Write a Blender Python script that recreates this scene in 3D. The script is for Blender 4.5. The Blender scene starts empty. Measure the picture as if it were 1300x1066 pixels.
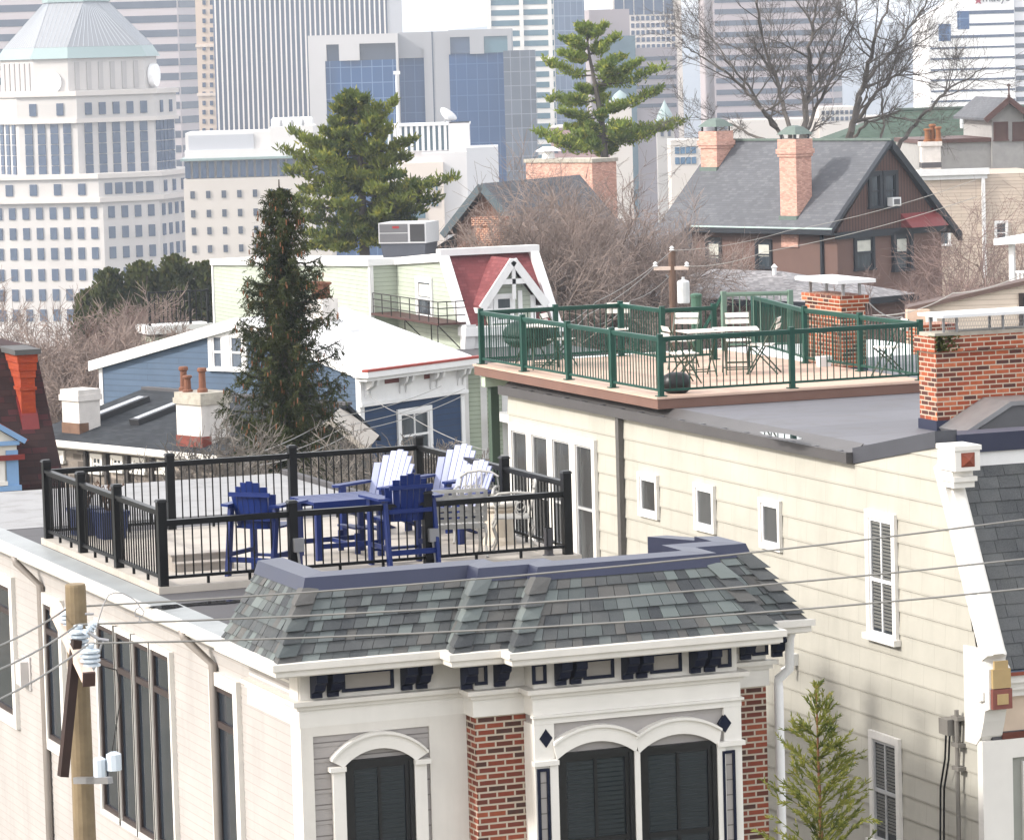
import bpy, math, random
from mathutils import Vector, Matrix
random.seed(7)
RA=random.random; RU=random.uniform
V=Vector
S=bpy.context.scene
COL=S.collection
# ------------------------------------------------------------------ camera
FOC,PITCH,ROLL,YAW=5000.0,0.08484528,-0.02813092,0.36705446
CX,CY=650.0,488.0
CAM=V((0,0,15.5))
W_=V((math.sin(YAW)*math.cos(PITCH),math.cos(YAW)*math.cos(PITCH),-math.sin(PITCH)))
_r=V((math.cos(YAW),-math.sin(YAW),0)); _u=_r.cross(W_)
R_=_r*math.cos(ROLL)+_u*math.sin(ROLL); U_=-_r*math.sin(ROLL)+_u*math.cos(ROLL)
cam=bpy.data.objects.new('camera',bpy.data.cameras.new('camera')); COL.objects.link(cam)
cam.matrix_world=Matrix(((R_.x,U_.x,-W_.x,CAM.x),(R_.y,U_.y,-W_.y,CAM.y),(R_.z,U_.z,-W_.z,CAM.z),(0,0,0,1)))
cam.data.sensor_width=36; cam.data.lens=36*FOC/1300; cam.data.shift_y=-(533-CY)/1300
cam.data.clip_start=0.5; cam.data.clip_end=20000
S.camera=cam
# a photograph point read on a real plane of the place
def ray(x,y): return W_+R_*((x-CX)/FOC)-U_*((y-CY)/FOC)
def PD(x,y,d): return CAM+ray(x,y)*d
def PN(x,y,Q,n):
    r=ray(x,y); return CAM+r*((Q-CAM).dot(n)/r.dot(n))
def PX(x,y,X): return PN(x,y,V((X,0,0)),V((1,0,0)))
def PY(x,y,Y): return PN(x,y,V((0,Y,0)),V((0,1,0)))
def PZ(x,y,Z): return PN(x,y,V((0,0,Z)),V((0,0,1)))
class Fr:
    def __init__(s,O,a=0.0):
        s.O=V(O); s.a=a; s.u=V((math.cos(a),math.sin(a),0)); s.v=V((-math.sin(a),math.cos(a),0))
    def L(s,P): d=P-s.O; return V((d.dot(s.u),d.dot(s.v),d.z))
    def G(s,u,v,z): return s.O+s.u*u+s.v*v+V((0,0,z))
    def front(s,x,y,v=0): return s.L(PN(x,y,s.O+s.v*v,s.v))
    def side(s,x,y,u=0): return s.L(PN(x,y,s.O+s.u*u,s.u))
    def top(s,x,y,z): return s.L(PZ(x,y,s.O.z+z))
# ------------------------------------------------------------------ mesh builder
class MB:
    def __init__(s): s.v=[]; s.f=[]; s.t=[]; s.sm=False
    def face(s,pts,tint=None):
        n=len(s.v); s.v+= [tuple(p) for p in pts]; s.f.append(tuple(range(n,n+len(pts))))
        s.t.append(tint); return s
    def box(s,a0,a1,b0,b1,c0,c1,tint=None):
        if a0>a1:a0,a1=a1,a0
        if b0>b1:b0,b1=b1,b0
        if c0>c1:c0,c1=c1,c0
        n=len(s.v)
        s.v+=[(a0,b0,c0),(a1,b0,c0),(a1,b1,c0),(a0,b1,c0),(a0,b0,c1),(a1,b0,c1),(a1,b1,c1),(a0,b1,c1)]
        for q in ((0,3,2,1),(4,5,6,7),(0,1,5,4),(1,2,6,5),(2,3,7,6),(3,0,4,7)): s.f.append(tuple(n+i for i in q)); s.t.append(tint)
        return s
    def pl(s,P,a0,a1,o0,o1,z0,z1,tint=None):      # box on a wall plane: a along the wall, o outwards
        k,c=P
        if k=='f': return s.box(a0,a1,c-o0,c-o1,z0,z1,tint)
        if k=='b': return s.box(a0,a1,c+o0,c+o1,z0,z1,tint)
        if k=='s': return s.box(c-o0,c-o1,a0,a1,z0,z1,tint)
        return s.box(c+o0,c+o1,a0,a1,z0,z1,tint)
    def hexa(s,p,tint=None):                      # 8 points: bottom ring then top ring (ccw from above)
        n=len(s.v); s.v+=[tuple(q) for q in p]
        for q in ((0,3,2,1),(4,5,6,7),(0,1,5,4),(1,2,6,5),(2,3,7,6),(3,0,4,7)): s.f.append(tuple(n+i for i in q)); s.t.append(tint)
        return s
    def prism(s,poly,d):                          # polygon (3-D points) pushed by vector d
        n=len(s.v); k=len(poly); d=V(d)
        s.v+=[tuple(p) for p in poly]+[tuple(V(p)+d) for p in poly]
        nn=V((0,0,0))
        for i in range(k):
            a=V(poly[i]);b=V(poly[(i+1)%k]); nn+=a.cross(b)
        fl=nn.dot(d)>0
        bt=tuple(range(n,n+k)); tp=tuple(range(n+k,n+2*k))
        s.f+= [bt[::-1],tp] if fl else [bt,tp[::-1]]; s.t+=[None,None]
        for i in range(k):
            j=(i+1)%k; q=(n+i,n+j,n+k+j,n+k+i); s.f.append(q if fl else q[::-1]); s.t.append(None)
        return s
    def beam(s,p,q,w,h=None,up=(0,0,1)):
        p=V(p);q=V(q);h=h or w; d=(q-p)
        if d.length<1e-6: return s
        d.normalize(); up=V(up)
        if abs(d.dot(up))>.98: up=V((0,1,0))
        x=d.cross(up).normalized()*(w/2); y=x.cross(d).normalized()*(h/2)
        return s.hexa([p-x-y,p+x-y,q+x-y,q-x-y,p-x+y,p+x+y,q+x+y,q-x+y]) if False else s._bx(p,q,x,y)
    def _bx(s,p,q,x,y):
        n=len(s.v)
        s.v+=[tuple(a) for a in (p-x-y,p+x-y,p+x+y,p-x+y,q-x-y,q+x-y,q+x+y,q-x+y)]
        for f in ((0,1,2,3),(7,6,5,4),(0,4,5,1),(1,5,6,2),(2,6,7,3),(3,7,4,0)): s.f.append(tuple(n+i for i in f)); s.t.append(None)
        return s
    def tube(s,pts,r,n=6,cap=True,tint=None):
        pts=[V(p) for p in pts]; k=len(pts)
        rs=r if isinstance(r,(list,tuple)) else [r]*k
        base=len(s.v); px=None
        for i,p in enumerate(pts):
            d=(pts[min(i+1,k-1)]-pts[max(i-1,0)])
            if d.length<1e-9: d=V((0,0,1))
            d.normalize()
            if px is None:
                a=V((0,0,1)) if abs(d.z)<.9 else V((1,0,0)); px=d.cross(a).normalized()
            else:
                px=(px-d*px.dot(d)); px=px.normalized() if px.length>1e-6 else d.orthogonal().normalized()
            py=d.cross(px)
            for j in range(n):
                t=2*math.pi*j/n; s.v.append(tuple(p+px*(rs[i]*math.cos(t))+py*(rs[i]*math.sin(t))))
        for i in range(k-1):
            for j in range(n):
                j2=(j+1)%n; s.f.append((base+i*n+j,base+i*n+j2,base+(i+1)*n+j2,base+(i+1)*n+j)); s.t.append(tint)
        if cap:
            s.f.append(tuple(base+j for j in range(n))[::-1]); s.f.append(tuple(base+(k-1)*n+j for j in range(n))); s.t+=[tint,tint]
        return s
    def lathe(s,c,prof,n=14):                      # profile [(r,z)...] about a vertical axis
        return s.tube([V(c)+V((0,0,z)) for r,z in prof],[r for r,z in prof],n)
    def build(s,name,m,parent=None,uv=True,smooth=False):
        me=bpy.data.meshes.new(name); me.from_pydata(s.v,[],s.f); 
        ms=m if isinstance(m,(list,tuple)) else [m]
        for q in ms: me.materials.append(q)
        if uv and len(me.loops)<400000:
            L=me.uv_layers.new(name='uv'); dat=[0.0]*(2*len(me.loops))
            for p in me.polygons:
                nm=p.normal
                t=V((1,0,0)) if abs(nm.z)>.92 else V((0,0,1)).cross(nm).normalized()
                b=nm.cross(t)
                for li in p.loop_indices:
                    co=me.vertices[me.loops[li].vertex_index].co
                    dat[2*li]=co.dot(t); dat[2*li+1]=co.dot(b)
            L.data.foreach_set('uv',dat)
        if any(t is not None for t in s.t):
            A=me.attributes.new('tint','FLOAT','FACE'); A.data.foreach_set('value',[0.5 if t is None else t for t in s.t])
        if smooth: me.polygons.foreach_set('use_smooth',[True]*len(me.polygons))
        me.update()
        o=bpy.data.objects.new(name,me); COL.objects.link(o)
        if parent is not None: o.parent=parent
        return o
def tag(o,label,cat,group=None,kind=None):
    if kind: o['kind']=kind
    if label: o['label']=label
    if cat: o['category']=cat
    if group: o['group']=group
    return o
def thing(name,label,cat,loc=(0,0,0),rz=0.0,group=None):
    o=bpy.data.objects.new(name,None); COL.objects.link(o); o.location=loc; o.rotation_euler=(0,0,rz); o.empty_display_size=.3
    return tag(o,label,cat,group)
def fthing(name,label,cat,fr,group=None): return thing(name,label,cat,fr.O,fr.a,group)
def dup(root,loc,rz,label,group=None):
    r=root.copy(); COL.objects.link(r); r.location=loc; r.rotation_euler=(0,0,rz); r['label']=label
    if group: r['group']=group
    for ch in list(root.children):
        c=ch.copy(); COL.objects.link(c); c.parent=r
        for g in list(ch.children):
            e=g.copy(); COL.objects.link(e); e.parent=c
    return r
# ------------------------------------------------------------------ materials
def lin(h):
    h=h.lstrip('#'); o=[]
    for i in (0,2,4):
        c=int(h[i:i+2],16)/255; o.append(c/12.92 if c<=.04045 else ((c+.055)/1.055)**2.4)
    return o
KMID=.47
def cc(c):
    c=lin(c) if isinstance(c,str) else list(c)[:3]
    y=.25*c[0]+.6*c[1]+.15*c[2]; t=min(1,max(0,(y-.22)/.26)); t=t*t*(3-2*t); k=KMID+(1-KMID)*t
    return [x*k for x in c]
def mk(name):
    m=bpy.data.materials.new(name); m.use_nodes=True; nt=m.node_tree; b=nt.nodes['Principled BSDF']; return m,nt,b
def nd(nt,t,**k):
    n=nt.nodes.new(t)
    for a,v in k.items():
        if a in n.inputs: n.inputs[a].default_value=v
        else: setattr(n,a,v)
    return n
def mixc(nt,fac,a,b,mode='MIX'):
    n=nt.nodes.new('ShaderNodeMix'); n.data_type='RGBA'; n.blend_type=mode
    for i,x in ((0,fac),(6,a),(7,b)):
        if hasattr(x,'is_linked'): nt.links.new(x,n.inputs[i])
        elif i==0: n.inputs[0].default_value=x
        else: n.inputs[i].default_value=(*x[:3],1)
    return n.outputs[2]
def noise(nt,scale,detail=4,rough=.6,coord=None,stretch=None):
    n=nd(nt,'ShaderNodeTexNoise'); n.inputs['Scale'].default_value=scale; n.inputs['Detail'].default_value=detail; n.inputs['Roughness'].default_value=rough
    if coord is None: coord=nt.nodes.new('ShaderNodeNewGeometry').outputs['Position']
    if stretch:
        mp=nd(nt,'ShaderNodeMapping'); mp.inputs['Scale'].default_value=stretch; nt.links.new(coord,mp.inputs['Vector']); coord=mp.outputs[0]
    nt.links.new(coord,n.inputs['Vector']); return n.outputs['Fac']
def ramp(nt,fac,stops,const=False):
    r=nt.nodes.new('ShaderNodeValToRGB'); e=r.color_ramp
    if const: e.interpolation='CONSTANT'
    while len(e.elements)<len(stops): e.elements.new(.5)
    for i,(p,c) in enumerate(stops):
        e.elements[i].position=p; c=[c]*3 if isinstance(c,(int,float)) else cc(c) if isinstance(c,str) else list(c); e.elements[i].color=(*c[:3],1)
    nt.links.new(fac,r.inputs[0]); return r.outputs[0]
def bump(nt,b,h,strength=.3,dist=.02):
    n=nd(nt,'ShaderNodeBump'); n.inputs['Strength'].default_value=strength; n.inputs['Distance'].default_value=dist
    nt.links.new(h,n.inputs['Height']); nt.links.new(n.outputs[0],b.inputs['Normal'])
def dirt(nt,col,amount,c2=(.09,.08,.065)):        # weather streaks: run down walls, patchy
    f=noise(nt,1.0,5,.65,stretch=(2.2,2.2,.35)); g=ramp(nt,f,[(.5,0.0),(.78,1.0)])
    n=nt.nodes.new('ShaderNodeMath'); n.operation='MULTIPLY'; nt.links.new(g,n.inputs[0]); n.inputs[1].default_value=amount
    return mixc(nt,n.outputs[0],col,c2)
MC={}
def plain(name,col,rough=.6,var=.10,scale=2.5,bmp=0.0,metal=0.0,dirty=0.0,spec=.4,fine=30):
    if name in MC: return MC[name]
    m,nt,b=mk(name); c=cc(col)
    f=noise(nt,scale); g=ramp(nt,f,[(.3,0.0),(.7,1.0)])
    o=mixc(nt,g,[x*(1-var) for x in c],[min(1,x*(1+var)) for x in c])
    if dirty: o=dirt(nt,o,dirty)
    nt.links.new(o,b.inputs['Base Color'])
    b.inputs['Roughness'].default_value=rough; b.inputs['Metallic'].default_value=metal; b.inputs['Specular IOR Level'].default_value=spec
    if bmp: bump(nt,b,noise(nt,fine),bmp,.01)
    MC[name]=m; return m
def glass(name,col=(.03,.04,.05),rough=.06,tint2=None,scale=.6):
    if name in MC: return MC[name]
    m,nt,b=mk(name); c=cc(col)
    f=noise(nt,scale*3,3,.6,stretch=(1,1,.22)); o=mixc(nt,ramp(nt,f,[(.38,0.0),(.62,1.0)]),c,cc(tint2) if tint2 else [x*1.7 for x in c])
    nt.links.new(o,b.inputs['Base Color']); b.inputs['Roughness'].default_value=rough; b.inputs['Specular IOR Level'].default_value=.6
    MC[name]=m; return m
def uvn(nt): return nt.nodes.new('ShaderNodeTexCoord').outputs['UV']
def brick(name,cols,mortar,bw=.203,bh=.0677,ms=.011,rough=.85,bmp=.6,dirty=.0,off=.5,moss=0):
    if name in MC: return MC[name]
    m,nt,b=mk(name); uv=uvn(nt)
    t=nd(nt,'ShaderNodeTexBrick'); t.offset=off; t.inputs['Scale'].default_value=1
    t.inputs['Mortar Size'].default_value=ms; t.inputs['Mortar Smooth'].default_value=.15; t.inputs['Brick Width'].default_value=bw; t.inputs['Row Height'].default_value=bh
    t.inputs['Color1'].default_value=(0,0,0,1); t.inputs['Color2'].default_value=(1,1,1,1); t.inputs['Mortar'].default_value=(.5,.5,.5,1); t.inputs['Bias'].default_value=0
    nt.links.new(uv,t.inputs['Vector'])
    n=len(cols); bc=ramp(nt,t.outputs['Color'],[(i/n,c) for i,c in enumerate(cols)],True)
    f=noise(nt,14,5,.7); bc=mixc(nt,ramp(nt,f,[(.35,0.0),(.75,.55)]),bc,[x*.55 for x in cc(cols[0])])
    o=mixc(nt,t.outputs['Fac'],bc,cc(mortar))
    if dirty: o=dirt(nt,o,dirty)
    nt.links.new(o,b.inputs['Base Color']); b.inputs['Roughness'].default_value=rough
    iv=nt.nodes.new('ShaderNodeMath'); iv.operation='SUBTRACT'; iv.inputs[0].default_value=1; nt.links.new(t.outputs['Fac'],iv.inputs[1])
    ad=nt.nodes.new('ShaderNodeMath'); ad.operation='MULTIPLY_ADD'; nt.links.new(noise(nt,40),ad.inputs[0]); ad.inputs[1].default_value=.3; nt.links.new(iv.outputs[0],ad.inputs[2])
    bump(nt,b,ad.outputs[0],bmp,.008)
    MC[name]=m; return m
def tabs(name,cols,rough=.9,gran=260):               # real tabs: colour comes from each tab's own value
    if name in MC: return MC[name]
    m,nt,b=mk(name); a=nd(nt,'ShaderNodeAttribute'); a.attribute_name='tint'
    n=len(cols); o=ramp(nt,a.outputs['Fac'],[(i/n,c) for i,c in enumerate(cols)],True)
    f=noise(nt,gran,2); o=mixc(nt,ramp(nt,f,[(.35,0.0),(.65,1.0)]),o,(.5,.5,.5),'OVERLAY') if False else mixc(nt,ramp(nt,f,[(.3,.0),(.7,.35)]),o,(.16,.17,.17))
    f2=noise(nt,1.2,5); o=mixc(nt,ramp(nt,f2,[(.4,0.0),(.8,.25)]),o,(.25,.25,.23))
    nt.links.new(o,b.inputs['Base Color']); b.inputs['Roughness'].default_value=rough; b.inputs['Specular IOR Level'].default_value=.2
    bump(nt,b,noise(nt,gran*.6),.35,.004)
    MC[name]=m; return m
def courses(name,col,h,w=0,line=(.1,.09,.08),lw=.08,var=.12,rough=.7,dirty=.0,amt=.6,bmp=.5,cols=None,big=1.2):   # far clapboards, shingles, panels
    if name in MC: return MC[name]
    m,nt,b=mk(name); uv=uvn(nt); c=cc(col)
    t=nd(nt,'ShaderNodeTexBrick'); t.inputs['Scale'].default_value=1; t.inputs['Mortar Size'].default_value=h*lw; t.inputs['Mortar Smooth'].default_value=.3
    t.inputs['Brick Width'].default_value=w or 3.7; t.inputs['Row Height'].default_value=h; t.offset=(0.0 if bmp==0 else .5) if w else .37
    t.inputs['Color1'].default_value=(0,0,0,1); t.inputs['Color2'].default_value=(1,1,1,1); t.inputs['Mortar'].default_value=(.5,.5,.5,1)
    nt.links.new(uv,t.inputs['Vector'])
    if cols: o=ramp(nt,t.outputs['Color'],[(i/len(cols),q) for i,q in enumerate(cols)],True)
    else: o=ramp(nt,t.outputs['Color'],[(0,[x*(1-var) for x in c]),(1,[min(1,x*(1+var)) for x in c])])
    f=noise(nt,big,5,.65); o=mixc(nt,ramp(nt,f,[(.35,0.0),(.75,.35)]),o,[x*.6 for x in c])
    if dirty: o=dirt(nt,o,dirty)
    fm=nt.nodes.new('ShaderNodeMath'); fm.operation='MULTIPLY'; nt.links.new(t.outputs['Fac'],fm.inputs[0]); fm.inputs[1].default_value=amt
    o=mixc(nt,fm.outputs[0],o,line)
    nt.links.new(o,b.inputs['Base Color']); b.inputs['Roughness'].default_value=rough; b.inputs['Specular IOR Level'].default_value=.25
    sp=nt.nodes.new('ShaderNodeSeparateXYZ'); nt.links.new(uv,sp.inputs[0])
    dv=nt.nodes.new('ShaderNodeMath'); dv.operation='DIVIDE'; nt.links.new(sp.outputs[1],dv.inputs[0]); dv.inputs[1].default_value=h
    fr=nt.nodes.new('ShaderNodeMath'); fr.operation='FRACT'; nt.links.new(dv.outputs[0],fr.inputs[0])
    iv=nt.nodes.new('ShaderNodeMath'); iv.operation='SUBTRACT'; iv.inputs[0].default_value=1; nt.links.new(fr.outputs[0],iv.inputs[1])
    bump(nt,b,iv.outputs[0],bmp,.02)
    MC[name]=m; return m
def leafy(name,c1,c2,c3=None,scale=.8,trans=.25):
    if name in MC: return MC[name]
    m,nt,b=mk(name)
    f=noise(nt,scale,3); o=mixc(nt,ramp(nt,f,[(.38,0.0),(.62,1.0)]),cc(c1),cc(c2))
    if c3: o=mixc(nt,ramp(nt,noise(nt,scale*6,2),[(.55,0.0),(.7,.8)]),o,cc(c3))
    nt.links.new(o,b.inputs['Base Color']); b.inputs['Roughness'].default_value=.7; b.inputs['Specular IOR Level'].default_value=.2
    if trans:
        tr=nt.nodes.new('ShaderNodeBsdfTranslucent'); nt.links.new(o,tr.inputs[0]); mx=nt.nodes.new('ShaderNodeMixShader'); mx.inputs[0].default_value=trans
        nt.links.new(b.outputs[0],mx.inputs[1]); nt.links.new(tr.outputs[0],mx.inputs[2]); nt.links.new(mx.outputs[0],nt.nodes['Material Output'].inputs[0])
    MC[name]=m; return m
WHITE=plain('white trim paint',(.68,.66,.62),.45,.05,2,dirty=.10)
WHITE2=plain('cool white paint',(.68,.68,.68),.5,.05,2,dirty=.08)
NAVY=plain('navy paint',(.006,.012,.045),.5,.15,spec=.2)
BLACK=plain('black powder coat',(.006,.0065,.008),.4,.2,spec=.25)
GREENP=plain('dark green powder coat',(.022,.115,.085),.4,.2,spec=.3)
GLASS=glass('dark window glass')
GLASSB=glass('blue grey window glass',(.06,.08,.10),.08,(.16,.19,.22))
CURTAIN=plain('pale curtain',(.5,.5,.45),.8,.15)
MEMB=courses('grey roof membrane',(.16,.155,.165),1.25,7,line=(.03,.03,.032),lw=.014,var=.10,rough=.7,dirty=.3,amt=.8,bmp=.06,big=.7)
METALG=plain('galvanised metal',(.36,.36,.37),.4,.12,3,metal=.6)
# ------------------------------------------------------------------ building helpers
def window(T,P,a0,z0,a1,z1,cas=.10,mc=None,mg=None,ms=None,cols=1,rows=2,sill=True,proud=.05,bar=.045,split=None,label=None,blind=None,mb=None):
    mc=mc or WHITE; mg=mg or GLASS; ms=ms or mc
    if a0>a1:a0,a1=a1,a0
    if z0>z1:z0,z1=z1,z0
    b=MB(); c=cas
    b.pl(P,a0,a0+c,.0,proud,z0,z1).pl(P,a1-c,a1,.0,proud,z0,z1).pl(P,a0+c,a1-c,0,proud,z1-c,z1)
    if not sill: b.pl(P,a0+c,a1-c,0,proud,z0,z0+c)
    w=b.build('window',mc,T)
    if sill: MB().pl(P,a0-.04,a1+.04,.0,proud+.05,z0-.05,z0+.03).build('sill',mc,w)
    i0,i1,j0,j1=a0+c,a1-c,z0+(.03 if sill else c),z1-c
    MB().pl(P,i0,i1,-.02,.008,j0,j1).build('pane',mg,w)
    k=MB(); o=proud*.62
    k.pl(P,i0,i0+bar,.009,o,j0,j1).pl(P,i1-bar,i1,.009,o,j0,j1).pl(P,i0+bar,i1-bar,.009,o,j1-bar,j1).pl(P,i0+bar,i1-bar,.009,o,j0,j0+bar)
    for q in range(1,cols): x=i0+(i1-i0)*q/cols; k.pl(P,x-bar*.4,x+bar*.4,.009,o-.003,j0+bar,j1-bar)
    sp=split or [q/rows for q in range(1,rows)]
    for q in sp: y=j0+(j1-j0)*q; k.pl(P,i0+bar,i1-bar,.009,o+.004,y-bar*.55,y+bar*.55)
    k.build('sash',ms,w)
    if blind:                                        # slatted blind or curtain just in front of the dark glass
        f0,f1,n=blind; s=MB()
        for q in range(n):
            y=j0+(j1-j0)*(f0+(f1-f0)*(q+.2)/n); y2=j0+(j1-j0)*(f0+(f1-f0)*(q+.85)/n)
            s.pl(P,i0+bar+.02,i1-bar-.02,.0095,.014,y,y2)
        s.build('blind',mb or CURTAIN,w)
    return w
def clip_z(poly,z):
    xs=[]
    for i in range(len(poly)):
        a=poly[i];b=poly[(i+1)%len(poly)]
        if (a[1]-z)*(b[1]-z)<=0 and abs(a[1]-b[1])>1e-9: xs.append(a[0]+(b[0]-a[0])*(z-a[1])/(b[1]-a[1]))
    return (min(xs),max(xs)) if len(xs)>=2 else None
def lapwall(b,P,poly,h,lap=.012,base=.0):            # lapped boards over a convex wall outline (a,z)
    zs=[p[1] for p in poly]; z=min(zs); zt=max(zs)
    k,c=P
    def pt(a,o,zz):
        return {'f':(a,c-o,zz),'b':(a,c+o,zz),'s':(c-o,a,zz),'r':(c+o,a,zz)}[k]
    while z<zt-1e-4:
        z2=min(z+h,zt); A=clip_z(poly,z+1e-4); B=clip_z(poly,z2-1e-4)
        if A and B:
            q=[pt(A[0],base+lap,z),pt(A[1],base+lap,z),pt(B[1],base+.002,z2),pt(B[0],base+.002,z2)]
            lo=[pt(A[0],base,z),pt(A[1],base,z)]
            fl=k in 'sb'
            b.face(q[::-1] if fl else q); lq=[lo[0],lo[1],q[1],q[0]]; b.face(lq[::-1] if fl else lq)
        z=z2
    return b
def slabroof(b,pts,t=.12):                            # roof plane with thickness straight down
    return b.prism([V(p)-V((0,0,t)) for p in pts],(0,0,t))
def shingle(b,BL,BR,TL,TR,h,w0,w1,lift=.014,gap=.0,jit=.0):
    BL,BR,TL,TR=map(V,(BL,BR,TL,TR))
    n=((BR-BL).cross(TL-BL)); n.normalize()
    L=((TL+TR)/2-(BL+BR)/2).length; k=max(1,round(L/h)); prev=None
    for i in range(k):
        t0,t1=i/k,min(1,(i+1.12)/k)
        a,c=BL.lerp(TL,t0),BR.lerp(TR,t0); a2,c2=BL.lerp(TL,t1),BR.lerp(TR,t1)
        wid=(c-a).length; x=-RU(0,w0)
        while x<wid:
            w=RU(w0,w1); x0=max(0,x); x1=min(wid,x+w-gap); x+=w
            if x1-x0<.01: continue
            f0,f1=x0/wid,x1/wid; lf=lift*RU(.75,1.5); jj=(TL-BL).normalized()*RU(-jit,jit)
            p0=a.lerp(c,f0)+n*lf+jj; p1=a.lerp(c,f1)+n*lf+jj; p2=a2.lerp(c2,f1)+n*.002; p3=a2.lerp(c2,f0)+n*.002
            g0=a.lerp(c,f0)+jj; g1=a.lerp(c,f1)+jj; t=RA()
            b.face([p0,p1,p2,p3],t); b.face([g0,g1,p1,p0],t); b.face([g0,p0,p3],t); b.face([p1,g1,p2],t)
    return b
def hipcap(b,P0,P1,d1,d2,w=.14,step=.2,lift=.03):
    P0,P1=V(P0),V(P1); L=(P1-P0).length; k=max(1,round(L/step)); ax=(P1-P0).normalized(); d1=V(d1).normalized(); d2=V(d2).normalized()
    up=-(d1+d2).normalized()
    for i in range(k):
        s0=P0+ax*(L*i/k-.02); s1=P0+ax*(L*(i+1.15)/k); l0=up*(lift*RU(.9,1.2)); l1=up*.045; t=RA()
        b.face([s0+l0,s1+l1,s1+d1*w+l1*.5,s0+d1*w+l0*.6],t); b.face([s0+l0,s0+d2*w+l0*.6,s1+d2*w+l1*.5,s1+l1],t)
        b.face([s0+l0,s0+d1*w+l0*.6,s0+d1*w,s0],t); b.face([s0+l0,s0,s0+d2*w,s0+d2*w+l0*.6],t)
    return b
def railing(T,pts,hp,ht,hb,post,mat,caps,sp=.11,panels=None,balr=.009,sub=False,railw=.045,capz=.02,flange=0):
    for i,p in enumerate(pts):
        h=hp[i] if isinstance(hp,list) else hp
        b=MB(); x,y,z=p; q=post/2; b.box(x-q,x+q,y-q,y+q,z,z+h)
        if flange: b.box(x-q*1.9,x+q*1.9,y-q*1.9,y+q*1.9,z,z+.015)
        o=b.build('post',mat,T)
        if caps: MB().hexa([(x-q*1.3,y-q*1.3,z+h),(x+q*1.3,y-q*1.3,z+h),(x+q*1.3,y+q*1.3,z+h),(x-q*1.3,y+q*1.3,z+h),(x-q*.9,y-q*.9,z+h+capz),(x+q*.9,y-q*.9,z+h+capz),(x+q*.9,y+q*.9,z+h+capz),(x-q*.9,y+q*.9,z+h+capz)]).build('post_cap',mat,o)
    for (i,j) in (panels or [(k,k+1) for k in range(len(pts)-1)]):
        a,c=V(pts[i]),V(pts[j]); d=(c-a); L=d.length; d.normalize(); a=a+d*post*.5; c=c-d*post*.5
        h1=ht(i,j) if callable(ht) else ht
        up=V((0,0,1)); b=MB(); b.beam(a+up*(h1-.02),c+up*(h1-.02),railw*1.35,.04); b.beam(a+up*(h1-.055),c+up*(h1-.055),railw*.7,.03); o=b.build('top_rail',mat,T); b=MB(); b.beam(a+up*hb,c+up*hb,railw*.8,.035)
        if sub:
            for f in (.33,.67): m_=a.lerp(c,f); b.beam(m_+up*0.0,m_+up*(hb-.017),.03)
        b.build('bottom_rail',mat,T)
        bb=MB(); n=max(2,int((c-a).length/sp))
        for k in range(1,n): m_=a.lerp(c,k/n); bb.tube([m_+up*(hb+.017),m_+up*(h1-.07)],balr,5,False)
        bb.build('balusters',mat,o,uv=False)
# ================================================================== HOUSE A (foreground, flat roof deck behind a shingled mansard)
ZR=15.5
zdA=ZR-6.186; zrA=zdA-.085
FA=Fr((12.45,42.2,0.0))                               # local u = world X - 12.45, v = world Y - 42.2
A=fthing('row_house','pale grey row house with shingled mansard front and a roof deck behind black railing','house',FA)
XG=12.10
G0=PX(347,857,XG); zg=G0.z; YG=G0.y                   # outer lower corner of the front gutter
def la(P): return FA.L(P)
uG=XG-12.45
g0=la(G0); vg=g0.y
J=[la(PZ(553.5,847,zg)),la(PZ(575,858,zg)),la(PZ(625,852,zg)),la(PZ(648,857.5,zg)),la(PZ(999,828,zg)),la(PZ(1030,815,zg))]
v0=vg; v1=(J[1].y+J[2].y)/2; v2=(J[3].y+J[4].y)/2
v1=v0-.30 if not (.1<v0-v1<.7) else v1
v2=v1-.26 if not (.1<v1-v2<.8) else v2
uj1=FA.L(PN(555,847,FA.G(0,v0,0),FA.v)).x; uj1b=FA.L(PN(575,858,FA.G(0,v1,0),FA.v)).x; uj1=(uj1+uj1b)/2
uj2=FA.L(PN(648,857.5,FA.G(0,v2,0),FA.v)).x
uj3=FA.L(PN(1000,828,FA.G(0,v2,0),FA.v)).x
uj4=FA.L(PN(1036,814,FA.G(0,v0,0),FA.v)).x
# inset of the mansard top from the hip corner
best=None
for k in range(20,200):
    i=k*.01; p=la(PY(386,748,FA.O.y+v0+i)); e=abs(p.x-(uG+i))
    if best is None or e<best[0]: best=(e,i,p.z)
ins=best[1]; zc=best[2]
print('A', 'zg',zg-ZR,'vg',vg,'v1',v1-v0,'v2',v2-v1,'uj',uj1,uj2,uj3,uj4,'ins',ins,'zc',zc-ZR, zrA-ZR)
ov=.42                                                # cornice overhang
wu0=uG+ov; wv0,wv1,wv2=v0+ov,v1+ov,v2+ov
TAUPE=courses('taupe lap siding',(.40,.375,.36),.165,0,line=(.10,.09,.085),lw=.05,var=.03,rough=.6,dirty=.1,amt=.8,bmp=.1)
SAND=courses('pale sand lap siding',(.425,.402,.385),.105,0,line=(.28,.24,.21),lw=.05,var=.02,rough=.6,dirty=.22,amt=.7,bmp=.1)
CREAMT=plain('cream trim paint',(.63,.605,.56),.45,.05,2,dirty=.12)
BRK=brick('red house brick',['#a34c30','#bd5c3e','#7c3c28','#ad5036','#573a30','#c26440','#924634'],'#b5a999')
FLASH=plain('slate blue cap flashing',(.045,.055,.12),.4,.10,1.5,metal=.35,dirty=.08,spec=.6)
TABS=tabs('laminated shingles',['#585e62','#767f80','#484d52','#686665','#828d8c','#40444b','#6e6b69','#5f686a','#575a5e','#727b7b'])
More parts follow.
